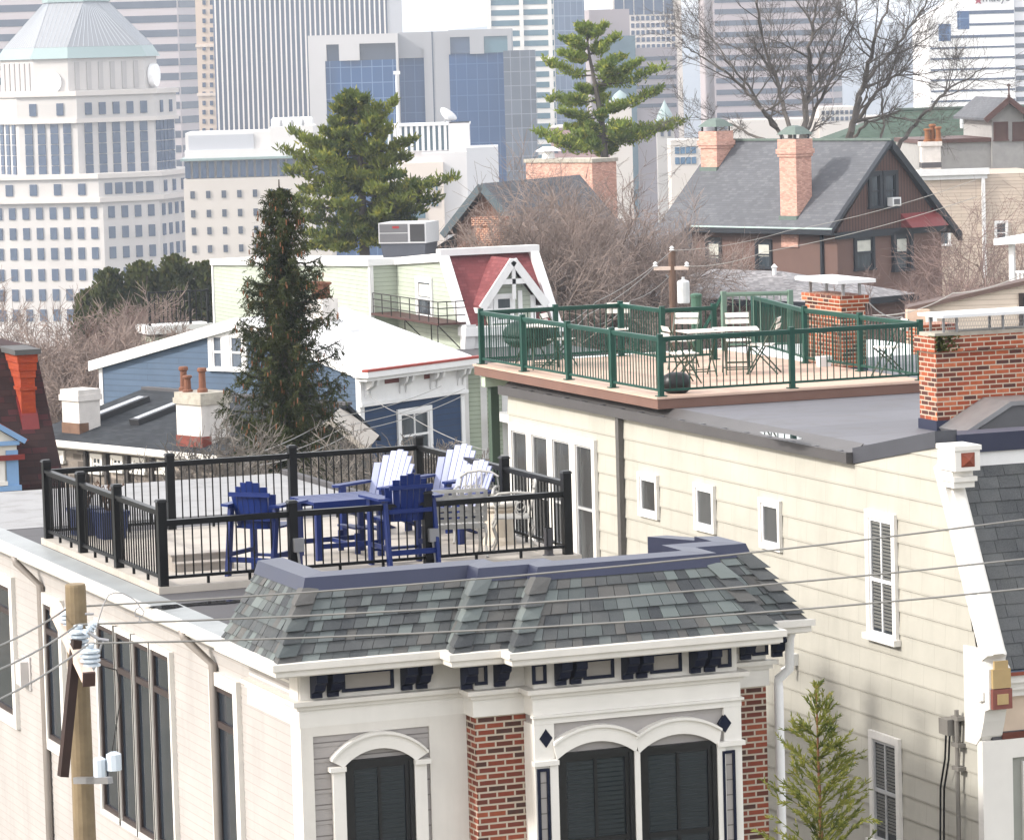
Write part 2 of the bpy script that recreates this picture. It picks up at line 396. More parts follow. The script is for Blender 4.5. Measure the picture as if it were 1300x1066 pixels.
PALEM=courses('pale reflective roof coating',(.36,.36,.365),1.3,8,line=(.18,.18,.18),lw=.014,var=.05,rough=.7,dirty=.5,amt=.6,bmp=.05,big=.8)
zlip=PX(100,730.8,12.2).z; ulip=12.2-12.45
uR=uj4-ov-.02                                         # right wall
vB=FA.L(PZ(320,603,zrA)).y                            # back edge of the roof
uE=FA.L(PZ(361,602,zrA)).x                            # narrow rear part's right edge
vE=FA.L(PZ(430,623,zrA)).y
# body walls
b=MB(); b.box(wu0+.002,uR,wv0+.02,8.3,0,zg-.1); b.box(wu0+.004,max(uE,3.4),8.3,vB-.02,0,zg-.1); b.build('wall',SAND,A)
b=MB(); lapwall(b,('s',wu0),[(wv0+.2,3.045),(vB-.02,3.045),(vB-.02,zlip-.12),(wv0+.2,zlip-.12)],.105); b.build('side_siding',SAND,A)
# roof membrane
b=MB(); b.box(ulip+.32,uR,v0+ins+.15,8.32,zrA-.15,zrA); b.box(ulip+.325,uE,8.325,vB,zrA-.155,zrA-.004); b.build('roof',MEMB,A)
MB().box(ulip+.34,uE-.05,9.6,vB-.02,zrA-.003,zrA+.004).build('roof_coating',PALEM,A)
MB().box(uE,uE+.1,8.5,vB,zrA-.15,zrA+.06).build('roof_edge',MEMB,A)
# left gutter with flashing band
BAND=plain('pale blue edge flashing',(.33,.35,.355),.45,.15,1.2,dirty=.15)
vEnd=la(PX(284,822,12.2)).y
b=MB(); b.hexa([(ulip+.02,vEnd,zlip-.02),(ulip+.335,vEnd,zrA-.02),(ulip+.335,vB-.02,zrA-.02),(ulip+.02,vB-.02,zlip-.02),(ulip+.02,vEnd,zlip-.005),(ulip+.335,vEnd,zrA+.006),(ulip+.335,vB-.02,zrA+.006),(ulip+.02,vB-.02,zlip-.005)]); b.build('edge_flashing',BAND,A)
b=MB(); b.box(ulip-.03,ulip+.02,vEnd,vB-.02,zlip-.11,zlip+.012).box(ulip+.02,wu0-.02,vEnd,vB-.02,zlip-.15,zlip-.06); b.build('gutter',CREAMT,A)
# downspouts on the side wall
DSP=plain('tan downspout',(.36,.32,.29),.5,.08,2)
for x,y in ((52,745),(271,840)):
    q=FA.side(x,y,wu0-.05); b=MB(); zt=zlip-.13 if x<100 else zg-.02
    b.tube([(ulip+.0,q.y+.28,zt+.02),(ulip+.02,q.y+.26,zt-.08),(wu0-.06,q.y,zt-.36),(wu0-.055,q.y,0)],.05,8); b.build('downspout',DSP,A,smooth=True)
# mansard
def ring(o,z): # plan corners of the front at offset o behind the gutter line
    return dict(a=V((uG+o,v0+o,z)),b=V((uj1+o,v0+o,z)),c=V((uj1+o,v1+o,z)),d=V((uj2+o,v1+o,z)),e=V((uj2+o,v2+o,z)),f=V((uj3-o,v2+o,z)),g=V((uj3-o,v0+o,z)),h=V((uj4-o,v0+o,z)))
zb=zg+.055; lo=ring(.10,zb); hi=ring(ins,zc)
vret=la(PX(268,811,XG)).y; vrt=la(PX(326,721,12.45+uG+ins)).y
lo_b=V((uG+.10,vret,zb)); hi_b=V((uG+ins,max(vrt,v0+ins+.3),zc))
b=MB()
b.face([lo['a'],lo_b,hi_b,hi['a']][::-1] if False else [lo_b,lo['a'],hi['a'],hi_b])
for p,q in ('ab','bc','cd','de','ef'): b.face([lo[p],lo[q],hi[q],hi[p]])
hk=V((uj4-ins,v0+ins+1.6,zc)); lk=V((uj4-.10,v0+ins+1.6,zb))
b.face([lo['h'],lk,hk,hi['h']])
for p,q in ('fg','gh'): b.face([lo[p],lo[q],hi[q],hi[p]])
b.face([lo_b,hi_b,V((hi_b.x+.02,hi_b.y,zrA-.1)),V((lo_b.x+.3,lo_b.y,zrA-.1))])
b.build('mansard_deck',MEMB,A)
b=MB()
shingle(b,lo_b,lo['a'],hi_b,hi['a'],.135,.11,.21,.02,.007)
for p,q in ('ab','bc','cd','de','ef'): shingle(b,lo[p],lo[q],hi[p],hi[q],.135,.11,.21,.02,.007)
shingle(b,lo['h'],lk,hi['h'],hk,.135,.11,.21,.02,.007)
for p,q in ('fg','gh'): shingle(b,lo[p],lo[q],hi[p],hi[q],.135,.11,.21,.02,.007)
SX=V((1,0,0));SY=V((0,1,0))
dn=lambda P,Q:(V(P)-V(Q)).normalized()
for k,d1,d2 in (('a',SY,SX),('c',SY,SX),('e',SY,SX),('f',-SX,SY),('h',-SX,SY)):
    hipcap(b,lo[k],hi[k],d1,d2,.18,.165,.12)
b.build('shingles',TABS,A,uv=False)
# cap flashing on top of the mansard
hc=.12
def capring(z,o): return ring(ins+o,z)
c0=ring(ins-.03,zc-.02); c1=ring(ins+.02,zc+hc); c2=ring(ins+.30,zc+hc+.015)
b=MB()
hb0=V((uG+ins-.03,hi_b.y+.02,zc-.02)); hb1=V((uG+ins+.02,hi_b.y+.02,zc+hc)); hb2=V((uG+ins+.30,hi_b.y+.02,zc+hc+.015))
def cap(p0,p1,p2,q0,q1,q2):
    b.face([p0,q0,q1,p1]); b.face([p1,q1,q2,p2]); dz=V((0,0,-.3)); b.face([p2,q2,q2+dz,p2+dz])
cap(hb0,hb1,hb2,c0['a'],c1['a'],c2['a'])
for p,q in ('ab','bc','cd','de','ef','fg','gh'): cap(c0[p],c1[p],c2[p],c0[q],c1[q],c2[q])
r0=V((uj4-ins+.03,wv0+.9,zc-.02)); r1=V((uj4-ins-.02,wv0+.9,zc+hc)); r2=V((uj4-ins-.3,wv0+.9,zc+hc+.015))
cap(c0['h'],c1['h'],c2['h'],r0,r1,r2)
b.face([hb0,hb1,hb2,hb2+V((0,0,-.3)),hb0+V((0,0,-.2))])
b.build('cap_flashing',FLASH,A)
# front gutter / cornice
def strip(name,mat,o0,o1,z0,z1,sides=True,keys='abcdefgh'):
    """a moulding following the front: outer face at offset o0 behind the gutter line, back at o1"""
    b=MB(); P=ring(o0,0); Q=ring(o1,0)
    ks=list(keys)
    for p,q in zip(ks[:-1],ks[1:]):
        P0,P1,Q0,Q1=P[p],P[q],Q[p],Q[q]
        b.face([P0+V((0,0,z0)),P1+V((0,0,z0)),P1+V((0,0,z1)),P0+V((0,0,z1))])
        b.face([P0+V((0,0,z1)),P1+V((0,0,z1)),Q1+V((0,0,z1)),Q0+V((0,0,z1))])
        b.face([Q0+V((0,0,z0)),Q1+V((0,0,z0)),P1+V((0,0,z0)),P0+V((0,0,z0))])
    if sides:
        x=uG+o0; x2=uG+o1; y0=v0+o0; y1=vret
        b.face([(x,y1,z0),(x,y0,z0),(x,y0,z1),(x,y1,z1)]); b.face([(x,y1,z1),(x,y0,z1),(x2,v0+o1,z1),(x2,y1,z1)]); b.face([(x2,y1,z0),(x2,v0+o1,z0),(x,y0,z0),(x,y1,z0)]); b.face([(x,y1,z0),(x,y1,z1),(x2,y1,z1),(x2,y1,z0)])
    return b.build(name,mat,A)
strip('gutter',CREAMT,0,.13,zg+.03,zg+.10)
strip('cornice_moulding',CREAMT,.035,.14,zg-.035,zg+.031)
strip('soffit',CREAMT,.06,ov+.01,zg-.05,zg-.036)
zf0=zg-.36                                             # frieze with brackets
strip('frieze',CREAMT,ov-.005,ov+.05,zf0,zg-.05)
strip('frieze_moulding',CREAMT,ov-.11,ov+.04,zf0-.05,zf0-.002)
strip('frieze_moulding',CREAMT,ov-.06,ov+.04,zf0-.10,zf0-.051)
strip('architrave',WHITE,ov-.03,ov+.04,zf0-.29,zf0-.101)
def corbel(u,v,z1):
    b=MB(); pr=[(0,0),(-.24,0),(-.24,-.10),(-.19,-.13),(-.15,-.2),(-.05,-.24),(-.05,-.29),(0,-.29)]
    b.prism([(u-.06,v+a,z1+c) for a,c in pr],(.12,0,0)); b.build('bracket',NAVY,A)
def fpx(x,y,v): q=FA.front(x,y,v); return q.x
z1b=zg-.052
for x in (400,421): corbel(fpx(x,865,wv0),wv0-.005,z1b)
for x in (514.5,533.5): corbel(fpx(x,855,wv0),wv0-.005,z1b)
for x in (591,633): corbel(fpx(x,865,wv1),wv1-.005,z1b)
for x in (710,729,795,813,881,899.5): corbel(fpx(x,855,wv2),wv2-.005,z1b)
for x in (945,985): corbel(fpx(x,842,wv0-.0),wv0-.005,z1b)
PANELT=plain('taupe frieze panel',(.38,.35,.32),.6,.06,2)
def fpanel(x0,x1,v):
    u0,u1=fpx(x0,860,v),fpx(x1,860,v); b=MB(); P=('f',v); t=.035; z0,z1=zf0+.05,z1b-.035
    b.pl(P,u0,u0+t,0.004,.03,z0,z1).pl(P,u1-t,u1,.004,.03,z0,z1).pl(P,u0+t,u1-t,.004,.03,z0,z0+t).pl(P,u0+t,u1-t,.004,.03,z1-t,z1)
    o=b.build('frieze_panel',NAVY,A); MB().pl(P,u0+t,u1-t,.006,.012,z0+t,z1-t).build('panel_field',PANELT,o)
fpanel(433,499,wv0-.005); fpanel(602,618,wv1-.005); fpanel(675,693,wv2-.005); fpanel(740,779,wv2-.005); fpanel(825,865,wv2-.005); fpanel(911,928,wv2-.005); fpanel(955,975,wv0-.005)
# front walls
zt=zf0-.29
us0,us1=wu0+.16,uj1+ov-.16
b=MB(); lapwall(b,('f',wv0),[(wu0,2.97),(uj1+ov,2.97),(uj1+ov,zt),(wu0,zt)],.165); b.build('front_siding',TAUPE,A)
uq0=FA.front(395,900,wv0).x; uq1=FA.front(543,900,wv0).x
b=MB(); b.box(wu0-.02,uq0,wv0-.03,wv0+.01,0,zt).box(wu0-.022,wu0+.06,wv0+.012,wv0+.30,0,zlip-.16).box(uq1,uj1+ov-.001,wv0-.03,wv0+.01,0,zt)
b.box(uq0,uq1,wv0-.028,wv0+.01,zt-.10,zt); b.build('corner_board',CREAMT,A)
up0=FA.front(555,930,wv1).x
MB().box(uj1+ov,uj2+ov+.3,wv1,wv0+.5,0,zt).build('brick_pier',BRK,A)
MB().box(uj3-ov-.4,uR+.01,wv0-.02,wv0+.6,0,zt).build('brick_pier',BRK,A)
bu0,bu1=uj2+ov,uj3-ov
MB().box(bu0,bu1,wv2,wv0+.3,0,zt).build('bay',plain('taupe panel paint',(.40,.375,.36),.6,.05,2,dirty=.1),A)
def arch(T,P,a0,a1,zs,rise,wd,proud,mat,name='arch',xo=None):
    """segmental arch band over a window: springing at zs, rise, band width wd"""
    k,c=P; b=MB(); n=16; w=(a1-a0)/2; pz_=RU(0,.008); R=(w*w+rise*rise)/(2*rise); cx=(a0+a1)/2; cz=zs+rise-R; R2=R+wd
    th=math.asin(min(1,w/R)); 
    pin=[];pout=[]
    w2=w+(wd*.9 if xo is None else xo); th2=math.asin(min(1,w2/R2))
    for i in range(n+1):
        t=-th+2*th*i/n; pin.append((cx+R*math.sin(t),cz+R*math.cos(t))); t=-th2+2*th2*i/n; pout.append((cx+R2*math.sin(t),cz+R2*math.cos(t)))
    for i in range(n):
        q=[pin[i],pin[i+1],pout[i+1],pout[i]]
        b.prism([(a,c-.0,z) for a,z in q],(0,-proud-pz_,0))
        q2=[pout[i],pout[i+1],(pout[i+1][0],pout[i+1][1]+.03),(pout[i][0],pout[i][1]+.03)]
        b.prism([(a,c,z) for a,z in q2],(0,-proud-.03-pz_,0))
    return b.build(name,mat,T)
DARKS=plain('black window frame',(.012,.013,.014),.4,.1); SHUT=plain('dark green shutter slats',(.022,.035,.04),.5,.15)
def archwin(P,x0,x1,ytop,yarch,v,xo=None):
    u0,u1=FA.front(x0,ytop,v).x,FA.front(x1,ytop,v).x; z=FA.front((x0+x1)/2,ytop,v).z; za=FA.front((x0+x1)/2,yarch,v).z
    w=window(A,P,u0-.01,z-1.9,u1+.01,z,cas=.05,mc=DARKS,ms=DARKS,mg=GLASS,cols=2,rows=2,proud=.05,blind=(.02,.97,34),mb=SHUT)
    zs=z-.06; rise=max(.12,za-zs-.0)
    arch(A,P,u0-.03,u1+.03,zs,rise,.15,.07,WHITE,'arch',xo)
    return u0,u1,z
P0=('f',wv0-.012); a=archwin(P0,437,522,961,948,wv0-.012)
b=MB(); b.pl(P0,a[0]-.15,a[0]-.015,.0,.065,2,a[2]-.06).pl(P0,a[1]+.015,a[1]+.15,.0,.065,2,a[2]-.06).pl(P0,a[0]-.19,a[0]-.01,.0,.10,a[2]-.10,a[2]-.05).pl(P0,a[1]+.01,a[1]+.19,0,.10,a[2]-.10,a[2]-.05); b.build('casing',WHITE,A)
P2=('f',wv2); a1=archwin(P2,707,801,951,939,wv2,.035); a2=archwin(P2,811,906,943,930,wv2,.035)
bt=zt; b=MB()
b.pl(P2,bu0-.03,bu1+.03,0,.05,bt-.09,bt).pl(P2,bu0-.05,bu1+.05,.0,.08,bt-.02,bt+.005)
b.pl(P2,bu0-.025,bu0+.20,0,.045,2,bt-.09).pl(P2,bu1-.18,bu1+.025,0,.045,2,bt-.09)
b.box(bu0-.026,bu0,wv2,wv0,2,bt-.09); b.build('bay_trim',WHITE,A)
b=MB(); zz=a1[2]-.05
for q0,q1 in ((a1[0]-.11,a1[0]-.015),(a1[1]+.015,a2[0]-.015),(a2[1]+.015,a2[1]+.11)): b.pl(P2,q0,q1,.0,.066,2,zz)
b.pl(P2,bu0-.05,a1[0]-.01,0,.09,zz-.06,zz-.01).pl(P2,a2[1]+.01,bu1+.05,0,.09,zz-.06+.02,zz+.01); b.build('casing',WHITE,A)
for x,y in ((691,936),(918,917)):
    q=FA.front(x,y,wv2); r=.10; b=MB(); b.prism([(q.x-r*.75,wv2-.002,q.z),(q.x,wv2-.002,q.z-r),(q.x+r*.75,wv2-.002,q.z),(q.x,wv2-.002,q.z+r)],(0,-.05,0)); b.build('diamond_ornament',NAVY,A)
for x0,x1 in ((679,694),(914,930)):
    u0,u1=FA.front(x0,965,wv2).x,FA.front(x1,965,wv2).x; b=MB(); t=.03; z0,z1=zz-1.6,zz-.09
    b.pl(P2,u0,u0+t,.046,.075,z0,z1).pl(P2,u1-t,u1,.046,.075,z0,z1).pl(P2,u0+t,u1-t,.046,.075,z1-t,z1); o=b.build('pilaster_panel',NAVY,A); MB().pl(P2,u0+t,u1-t,.046,.055,z0,z1-t).build('panel_field',TAUPE,o)
# right downspout
q=FA.front(998,835,wv0-.12)
b=MB(); b.tube([(q.x,wv0-.30,zg-.0),(q.x,wv0-.22,zg-.12),(q.x,wv0-.20,zg-.46),(q.x-.08,wv0-.08,zg-.58),(q.x-.08,wv0-.08,zg-.66),(q.x-.08,wv0-.08,0)],.052,8); b.build('downspout',WHITE2,A,smooth=True)
# side windows
DG=glass('deep blue side glass',(.022,.032,.048),.08,(.04,.055,.075)); BRN=plain('brown window frame',(.075,.05,.045),.5,.1)
Ps=('s',wu0-.006)
def sidewin(xl,yt,xr,yb,cas=.10,n=1,transom=.8,label=None):
    p=FA.side(xl,yt,wu0); q=FA.side(xr,yb,wu0)
    window(A,Ps,q.y,q.z,p.y,p.z if False else max(p.z,q.z+.5),cas=cas,mc=WHITE,ms=BRN,mg=DG,cols=1,split=[transom],bar=.04,sill=False,proud=.06)
# pixel of the top-left outer corner and the right outer edge; tops share one height
def sidewin2(xl,xr,zt_,zb_,cas):
    vl=FA.side(xl,850,wu0).y; vr=FA.side(xr,850,wu0).y
    return window(A,Ps,vr,zb_,vl,zt_,cas=cas,mc=WHITE,ms=BRN,mg=DG,cols=1,split=[.80],bar=.065,sill=False,proud=.06)
ztop=FA.side(150,794,wu0).z
zbot=FA.side(80,958,wu0).z
sidewin2(-42,24,ztop,zbot,.16); sidewin2(60,85,ztop,zbot,.14)
for i,(xl,xr) in enumerate(((128,153),(151,174.5),(173,197),(195.5,222))): sidewin2(xl,xr,ztop,zbot-.4,.065)
sidewin2(271,306,ztop+.02,zbot-.4,.15)
# meter box on the side wall
q=FA.side(36,853,wu0); b=MB(); b.box(wu0-.14,wu0-.012,q.y-.14,q.y+.14,q.z-.16,q.z+.16).box(wu0-.03,wu0-.011,q.y-.2,q.y+.2,q.z-.22,q.z+.22); tag(b.build('vent_hood',plain('pale metal vent',(.5,.48,.47),.5),A),None,None)
# parapet on the right side of A's roof
xp=12.45+uj4-ins-.26; pa=la(PX(930,706,xp)); pb=la(PX(822,681,xp)); print('parapet',pa,pb,v0+ins)
b=MB(); th=.24; ya=v0+ins+.32; za=zc+hc
b.hexa([(pa.x,ya,zrA-.1),(pa.x+th,ya,zrA-.1),(pb.x+th,pb.y,zrA-.1),(pb.x,pb.y,zrA-.1),(pa.x,ya,za),(pa.x+th,ya,za),(pb.x+th,pb.y,pb.z),(pb.x,pb.y,pb.z)]); b.build('parapet',FLASH,A)
# roof vent pipe
q=FA.top(697,713,zrA+.0); b=MB(); b.lathe((q.x,q.y,zrA),[(.13,0),(.13,.03),(.09,.08),(.055,.10),(.055,.42),(.05,.42),(.05,.40)],14); b.build('vent_pipe',plain('grey vent pipe',(.11,.105,.115),.5),A,smooth=False)
# deck slab
dX0,dX1,dY0,dY1=12.56-12.45,17.93-12.45,44.42-42.2,49.98-42.2
DECK=courses('cream deck coating',(.46,.42,.37),1.4,3,line=(.25,.22,.19),lw=.008,var=.03,rough=.7,dirty=.3,amt=.5,bmp=.05,big=1.0)
b=MB(); b.box(dX0,dX1,dY0,dY1,zrA+.002,zdA); b.build('deck_slab',DECK,A)
# puddle
q=FA.top(238,768,zrA); b=MB(); n=22
b.face([(q.x+.15+ (0.62+.10*math.sin(3*i)+.06*math.cos(7*i))*math.cos(2*math.pi*i/n),q.y+(.17+.04*math.sin(5*i))*math.sin(2*math.pi*i/n),zrA+.004) for i in range(n)])
m,nt,bs=mk('shallow water film'); bs.inputs['Base Color'].default_value=(.02,.02,.022,1); bs.inputs['Roughness'].default_value=.02
tag(b.build('puddle',m),None,None,kind='structure').location=FA.O
# --- railing round deck A
zA=zdA
AR=thing('deck_railing','black metal railing with square posts around the cream roof deck','railing')
pl_=[]
XL=12.64; YF=44.5; YB=49.88; XRr=17.80
def prj(x,y,Y): return PY(x,y,Y).x
pts=[V((XL,YF,zA)),V((XL,46.45,zA)),V((XL,48.15,zA)),V((XL,YB,zA)),V((prj(217,640,YB),YB,zA)),V((prj(372,620,YB),YB,zA)),V((XRr,YB,zA)),
     V((XRr,48.35,zA)),V((XRr,46.65,zA)),V((XRr,YF+.05,zA)),V((prj(543,670,YF),YF,zA)),V((prj(372,690,YF),YF,zA))]
hp=[1.0,1.0,1.0,1.0,.98,.98,1.0,1.0,1.0,1.0,.88,.88]
pan=[(i,i+1) for i in range(11)]+[(11,0)]
railing(AR,[tuple(p) for p in pts],hp,lambda i,j:(.78 if max(i,j)>9 or (i,j)==(11,0) else .90),.10,.105,BLACK,True,sp=.105,panels=pan,sub=True,flange=0,railw=.062,balr=.0105,capz=.03)
for k,(x,yb_) in ((11,(348,700)),(10,(546,680))):
    p=pts[k]; b=MB(); b.box(p.x-.10+.08,p.x+.02+.08,p.y-.13,p.y-.055,p.z+.30,p.z+.46)
    o=b.build('outlet_box',METALG,AR); MB().tube([(p.x+.03,p.y-.09,p.z+.30),(p.x+.06,p.y-.09,p.z+.02)],.016,6).build('conduit',METALG,o)
# ================================================================== HOUSE B (right, cream panel siding, slate mansard, green railed deck)
d=57.9; bp=PD(843,504,d); zdB=bp.z; XB=22.80; zrB=zdB-.18
YBf=PX(1247,935,XB).y
FB=Fr((XB,YBf,0.0))
B=fthing('row_house','cream panel sided row house with slate mansard and a tan roof deck behind green railing','house',FB)
Sd=lambda x,y,u=0.0:FB.side(x,y,u)
PAN=courses('cream siding panels',(.45,.432,.375),.30,.62,line=(.20,.18,.14),lw=.022,var=.012,rough=.6,dirty=.14,amt=.30,bmp=.05)
gz=Sd(860,541).z; 
pA=Sd(645,500); pB=Sd(1085,588); pC=Sd(1190,567); pD=Sd(1206,640); pE=Sd(1246,850)
gz=(pA.z+pB.z)/2
print('B zd',zdB-ZR,'pA',pA,'pB',pB,'pC',pC,'pE',pE,'YBf',YBf)
vBk=pA.y; vK=pB.y
zE=pE.z
b=MB()
poly1=[(0.0,0.0),(vBk,0.0),(vBk,gz),(vK,gz),(pC.y,pC.z),(pE.y,zE),(0.0,zE-.02)]
# convex pieces for the lapped courses
lapwall(b,('s',0.0),[(vK,2.1),(vBk,2.1),(vBk,gz),(vK,gz)],.30,.02)
z_=2.0
fr_poly=[(0.0,2.1),(vK,2.1),(vK,gz),(pC.y,pC.z),(pE.y,zE),(0.0,zE-.05)]
lapwall(b,('s',0.0),fr_poly,.30,.02)
b.build('side_siding',PAN,B)
tq=FB.side(1204,592,.16)
b=MB(); b.box(.01,7.5,tq.y+1.2,vBk,0,gz-.05); b.box(.012,7.45,.05,tq.y+1.25,0,zE-1.0); b.build('wall',plain('cream wall',(.50,.46,.385),.7),B)
b=MB(); b.prism([(.012,vK,gz-.3),(.012,pC.y+.05,gz-.3),(.012,pC.y+.05,pC.z),(.012,vK,gz)],(.25,0,0)); b.build('parapet',PAN,B)
# flashing over the rising parapet
fh=.20
b=MB()
b.hexa([(-.03,pC.y,pC.z-.01),(.28,pC.y,pC.z-.01),(.28,vK,gz-.01),(-.03,vK,gz-.01),(-.03,pC.y,pC.z+fh),(.28,pC.y,pC.z+fh),(.28,vK,gz+fh),(-.03,vK,gz+fh)])
b.build('parapet_flashing',plain('grey parapet flashing',(.14,.145,.17),.5,.1,1.5,metal=.3),B)
# roof sheet and gutter
MB().box(.13,7.5,pC.y+.2,vBk+.1,zrB-.2,zrB).build('roof',courses('blue grey roof membrane',(.26,.26,.29),1.5,9,line=(.07,.07,.08),lw=.010,var=.06,rough=.6,dirty=.5,amt=.7,bmp=.05,big=.5),B)
GUT=plain('grey metal gutter',(.21,.20,.20),.45,.08,2,metal=.35)
b=MB(); b.box(-.13,-.115,vK,vBk+.12,gz+.0,gz+.13).box(-.115,-.0,vK,vBk+.12,gz+.0,gz+.015).box(-.13,-.1,vK,vBk+.12,gz+.131,gz+.145).box(-.13,-.001,vK-.012,vK,gz,gz+.145)
b.hexa([(-.02,vK,gz+.10),(.14,vK,zrB-.01),(.14,vBk+.12,zrB-.01),(-.02,vBk+.12,gz+.10),(-.02,vK,gz+.13),(.14,vK,zrB+.01),(.14,vBk+.12,zrB+.01),(-.02,vBk+.12,gz+.13)])
g=b.build('gutter',GUT,B)
bb=MB(); k=vK+.3
while k<vBk: bb.box(-.12,-.02,k,k+.025,gz+.12,gz+.15); k+=.75
bb.build('gutter_hangers',METALG,g)
q=Sd(792,600); MB().box(-.10,-.02,q.y-.06,q.y+.06,0,gz+.002).build('downspout',plain('taupe grey downspout',(.20,.19,.18),.5),B)
# windows
BG=glass('grey screened glass',(.10,.105,.105),.12,(.19,.20,.20)); 
Pb=('s',-.016)
def bwin(x0,y0,x1,y1,**k):
    p=Sd(x0,y0,-.016); q=Sd(x1,y1,-.016); 
    return window(B,Pb,q.y,q.z,p.y,max(p.z,q.z+.3),**k)
LOUV=plain('grey shutter slats',(.26,.26,.24),.6)
LG=plain('light grey sash',(.42,.42,.42),.5)
p=Sd(653,536,-.016); q=Sd(757,700,-.016)
for (xa,xb) in ((651,676.5),(676.4,702.6),(702.5,731),(730.9,759)):
    va=Sd(xa,600,-.016).y; vb=Sd(xb,600,-.016).y
    window(B,Pb,vb,p.z-2.3,va,p.z,cas=.12,mc=WHITE,ms=LG,mg=BG,rows=2,sill=False,proud=.06,bar=.035,split=[.52])
bwin(812,598,838,660,cas=.07,mg=BG,ms=WHITE2,rows=1,sill=False,split=[]); bwin(883,611,910,678,cas=.07,mg=BG,ms=WHITE2,rows=1,sill=False,split=[])
bwin(966,630,994,701,cas=.07,mg=BG,ms=WHITE2,rows=1,sill=False,split=[])
bwin(1101,645,1142,815,cas=.10,mg=GLASS,ms=WHITE2,cols=2,rows=2,sill=True,split=[.47],blind=(.05,.97,30),bar=.04,mb=LOUV)
bwin(1106,925,1147,1080,cas=.10,mg=GLASS,ms=LG,cols=2,rows=2,sill=True,split=[.5],blind=(.1,.95,26),bar=.04,mb=LOUV)
# slate mansard at the front
tp=FB.side(1204,592,.16); bt_=FB.side(1262,852,.16)
SL=tabs('dark slates',['#5e6064','#66686c','#57595d','#6d6f72','#626468'],.75,60)
b=MB()
BL=V((.16,bt_.y,bt_.z)); TL=V((.16,tp.y,tp.z)); BR=V((7.2,bt_.y,bt_.z)); TR=V((7.2,tp.y,tp.z))
b.face([BL+V((0,.02,0)),BR+V((0,.02,0)),TR+V((0,.02,0)),TL+V((0,.02,0))]); 
shingle(b,BL,BR,TL,TR,.175,.285,.30,.012,.006,.004); b.build('slates',SL,B,uv=False)
MB().hexa([(.14,bt_.y+.03,zE-.9),(7.2,bt_.y+.03,zE-.9),(7.2,tp.y+1,zE-.9),(.14,tp.y+1,zE-.9),(.14,tp.y+.03,tp.z),(7.2,tp.y+.03,tp.z),(7.2,tp.y+1,tp.z),(.14,tp.y+1,tp.z)]).build('mansard_frame',MEMB,B)
# white sloping verge trim with finial block
def slopebox(name,m,u0,u1,ya,za,yb,zb,dep,out=0,par=B):
    b=MB(); nrm=V((0,-(za-zb),(yb-ya) if False else (ya-yb)))
    d=V((0,yb-ya,zb-za)).normalized(); n=V((0,d.z,-d.y)); n=n if n.y<0 else -n
    p=V((0,ya,za)); q=V((0,yb,zb)); e=V((u0,0,0)); f=V((u1,0,0)); o=n*out; w=n*dep
    b.prism([p+e+o,p+f+o,q+f+o,q+e+o],w); return b.build(name,m,par)
v_t=Sd(1190,590,-.03); v_b=Sd(1251,836,-.03)
slopebox('verge_trim',WHITE,-.05,.22,v_t.y,v_t.z,v_b.y,v_b.z,.18,-.08)
slopebox('verge_moulding',WHITE,.02,.17,v_t.y,v_t.z,v_b.y,v_b.z,.05,.1005)
b=MB(); q=Sd(1197,583,-.05); ft=q.z
b.box(-.055,.235,q.y-.30,q.y+.06,ft-.34,ft-.26).box(-.075,.255,q.y-.34,q.y+.06,ft-.26,ft-.20).box(-.055,.235,q.y-.26,q.y+.06,ft-.2,ft-.12).box(-.085,.265,q.y-.40,q.y+.07,ft-.12,ft+.14).box(-.10,.28,q.y-.42,q.y+.09,ft+.14,ft+.20)
o=b.build('finial_block',WHITE,B); REDP=plain('orange red paint',(.42,.09,.04),.6)
zz2=ft+.02; b=MB(); yy=q.y-.40; b.face([(0,yy-.002,zz2-.09),(.19,yy-.002,zz2-.09),(.095,yy-.05,zz2)]);b.face([(.19,yy-.002,zz2-.09),(.19,yy-.002,zz2+.09),(.095,yy-.05,zz2)]);b.face([(.19,yy-.002,zz2+.09),(0,yy-.002,zz2+.09),(.095,yy-.05,zz2)]);b.face([(0,yy-.002,zz2+.09),(0,yy-.002,zz2-.09),(.095,yy-.05,zz2)]); b.build('red_rosette',REDP,o)
# top flashing of the mansard
t2=FB.side(1192,556,.2)
b=MB(); b.box(.27,7.2,tp.y-.06,tp.y+.4,tp.z+.16,tp.z+.40); b.build('cap_flashing',FLASH,B)
b=MB(); b.box(.24,7.2,tp.y-.02,tp.y+.3,tp.z-.02,tp.z+.159); b.build('mansard_frieze',WHITE2,B)
# scroll bracket, cornice and front below
bq=FB.side(1268,900,-.02)
zk=FB.side(1250,835,0).z
b=MB(); yk=bt_.y+.0
pr=[(.25,.10),(-.28,.12),(-.34,.05),(-.30,-.03),(-.42,-.12),(-.42,-.62),(-.30,-.66),(-.26,-.80),(-.18,-1.0),(-.05,-1.12),(.25,-1.12)]
b.prism([(-.03,yk+.2+a,zk+c) for a,c in pr],(.30,0,0)); o=b.build('cornice_bracket',WHITE,B)
b=MB(); OCH=plain('ochre paint',(.50,.36,.17),.6); yb2=yk+.2-.42; b.box(-.0,.25,yb2-.05,yb2-.002,zk-.36,zk-.12).box(.03,.22,yb2-.04,yb2-.002,zk-.12,zk-.02); b.build('ochre_face',OCH,o)
b=MB(); b.box(-.01,.26,yb2-.06,yb2-.003,zk-.62,zk-.37); b.build('red_panel',plain('faded red paint',(.40,.13,.10),.6),o); b=MB(); b.box(.05,.20,yb2-.075,yb2-.061,zk-.56,zk-.43); b.build('gilt_square',OCH,o)
b=MB(); b.tube([(-.04,yk+.02,zk-.38),(-.045,yk-.09,zk-.43),(-.045,yk-.09,zk-.52),(-.04,yk+.0,zk-.55)],.02,6); b.build('scroll',WHITE,o)
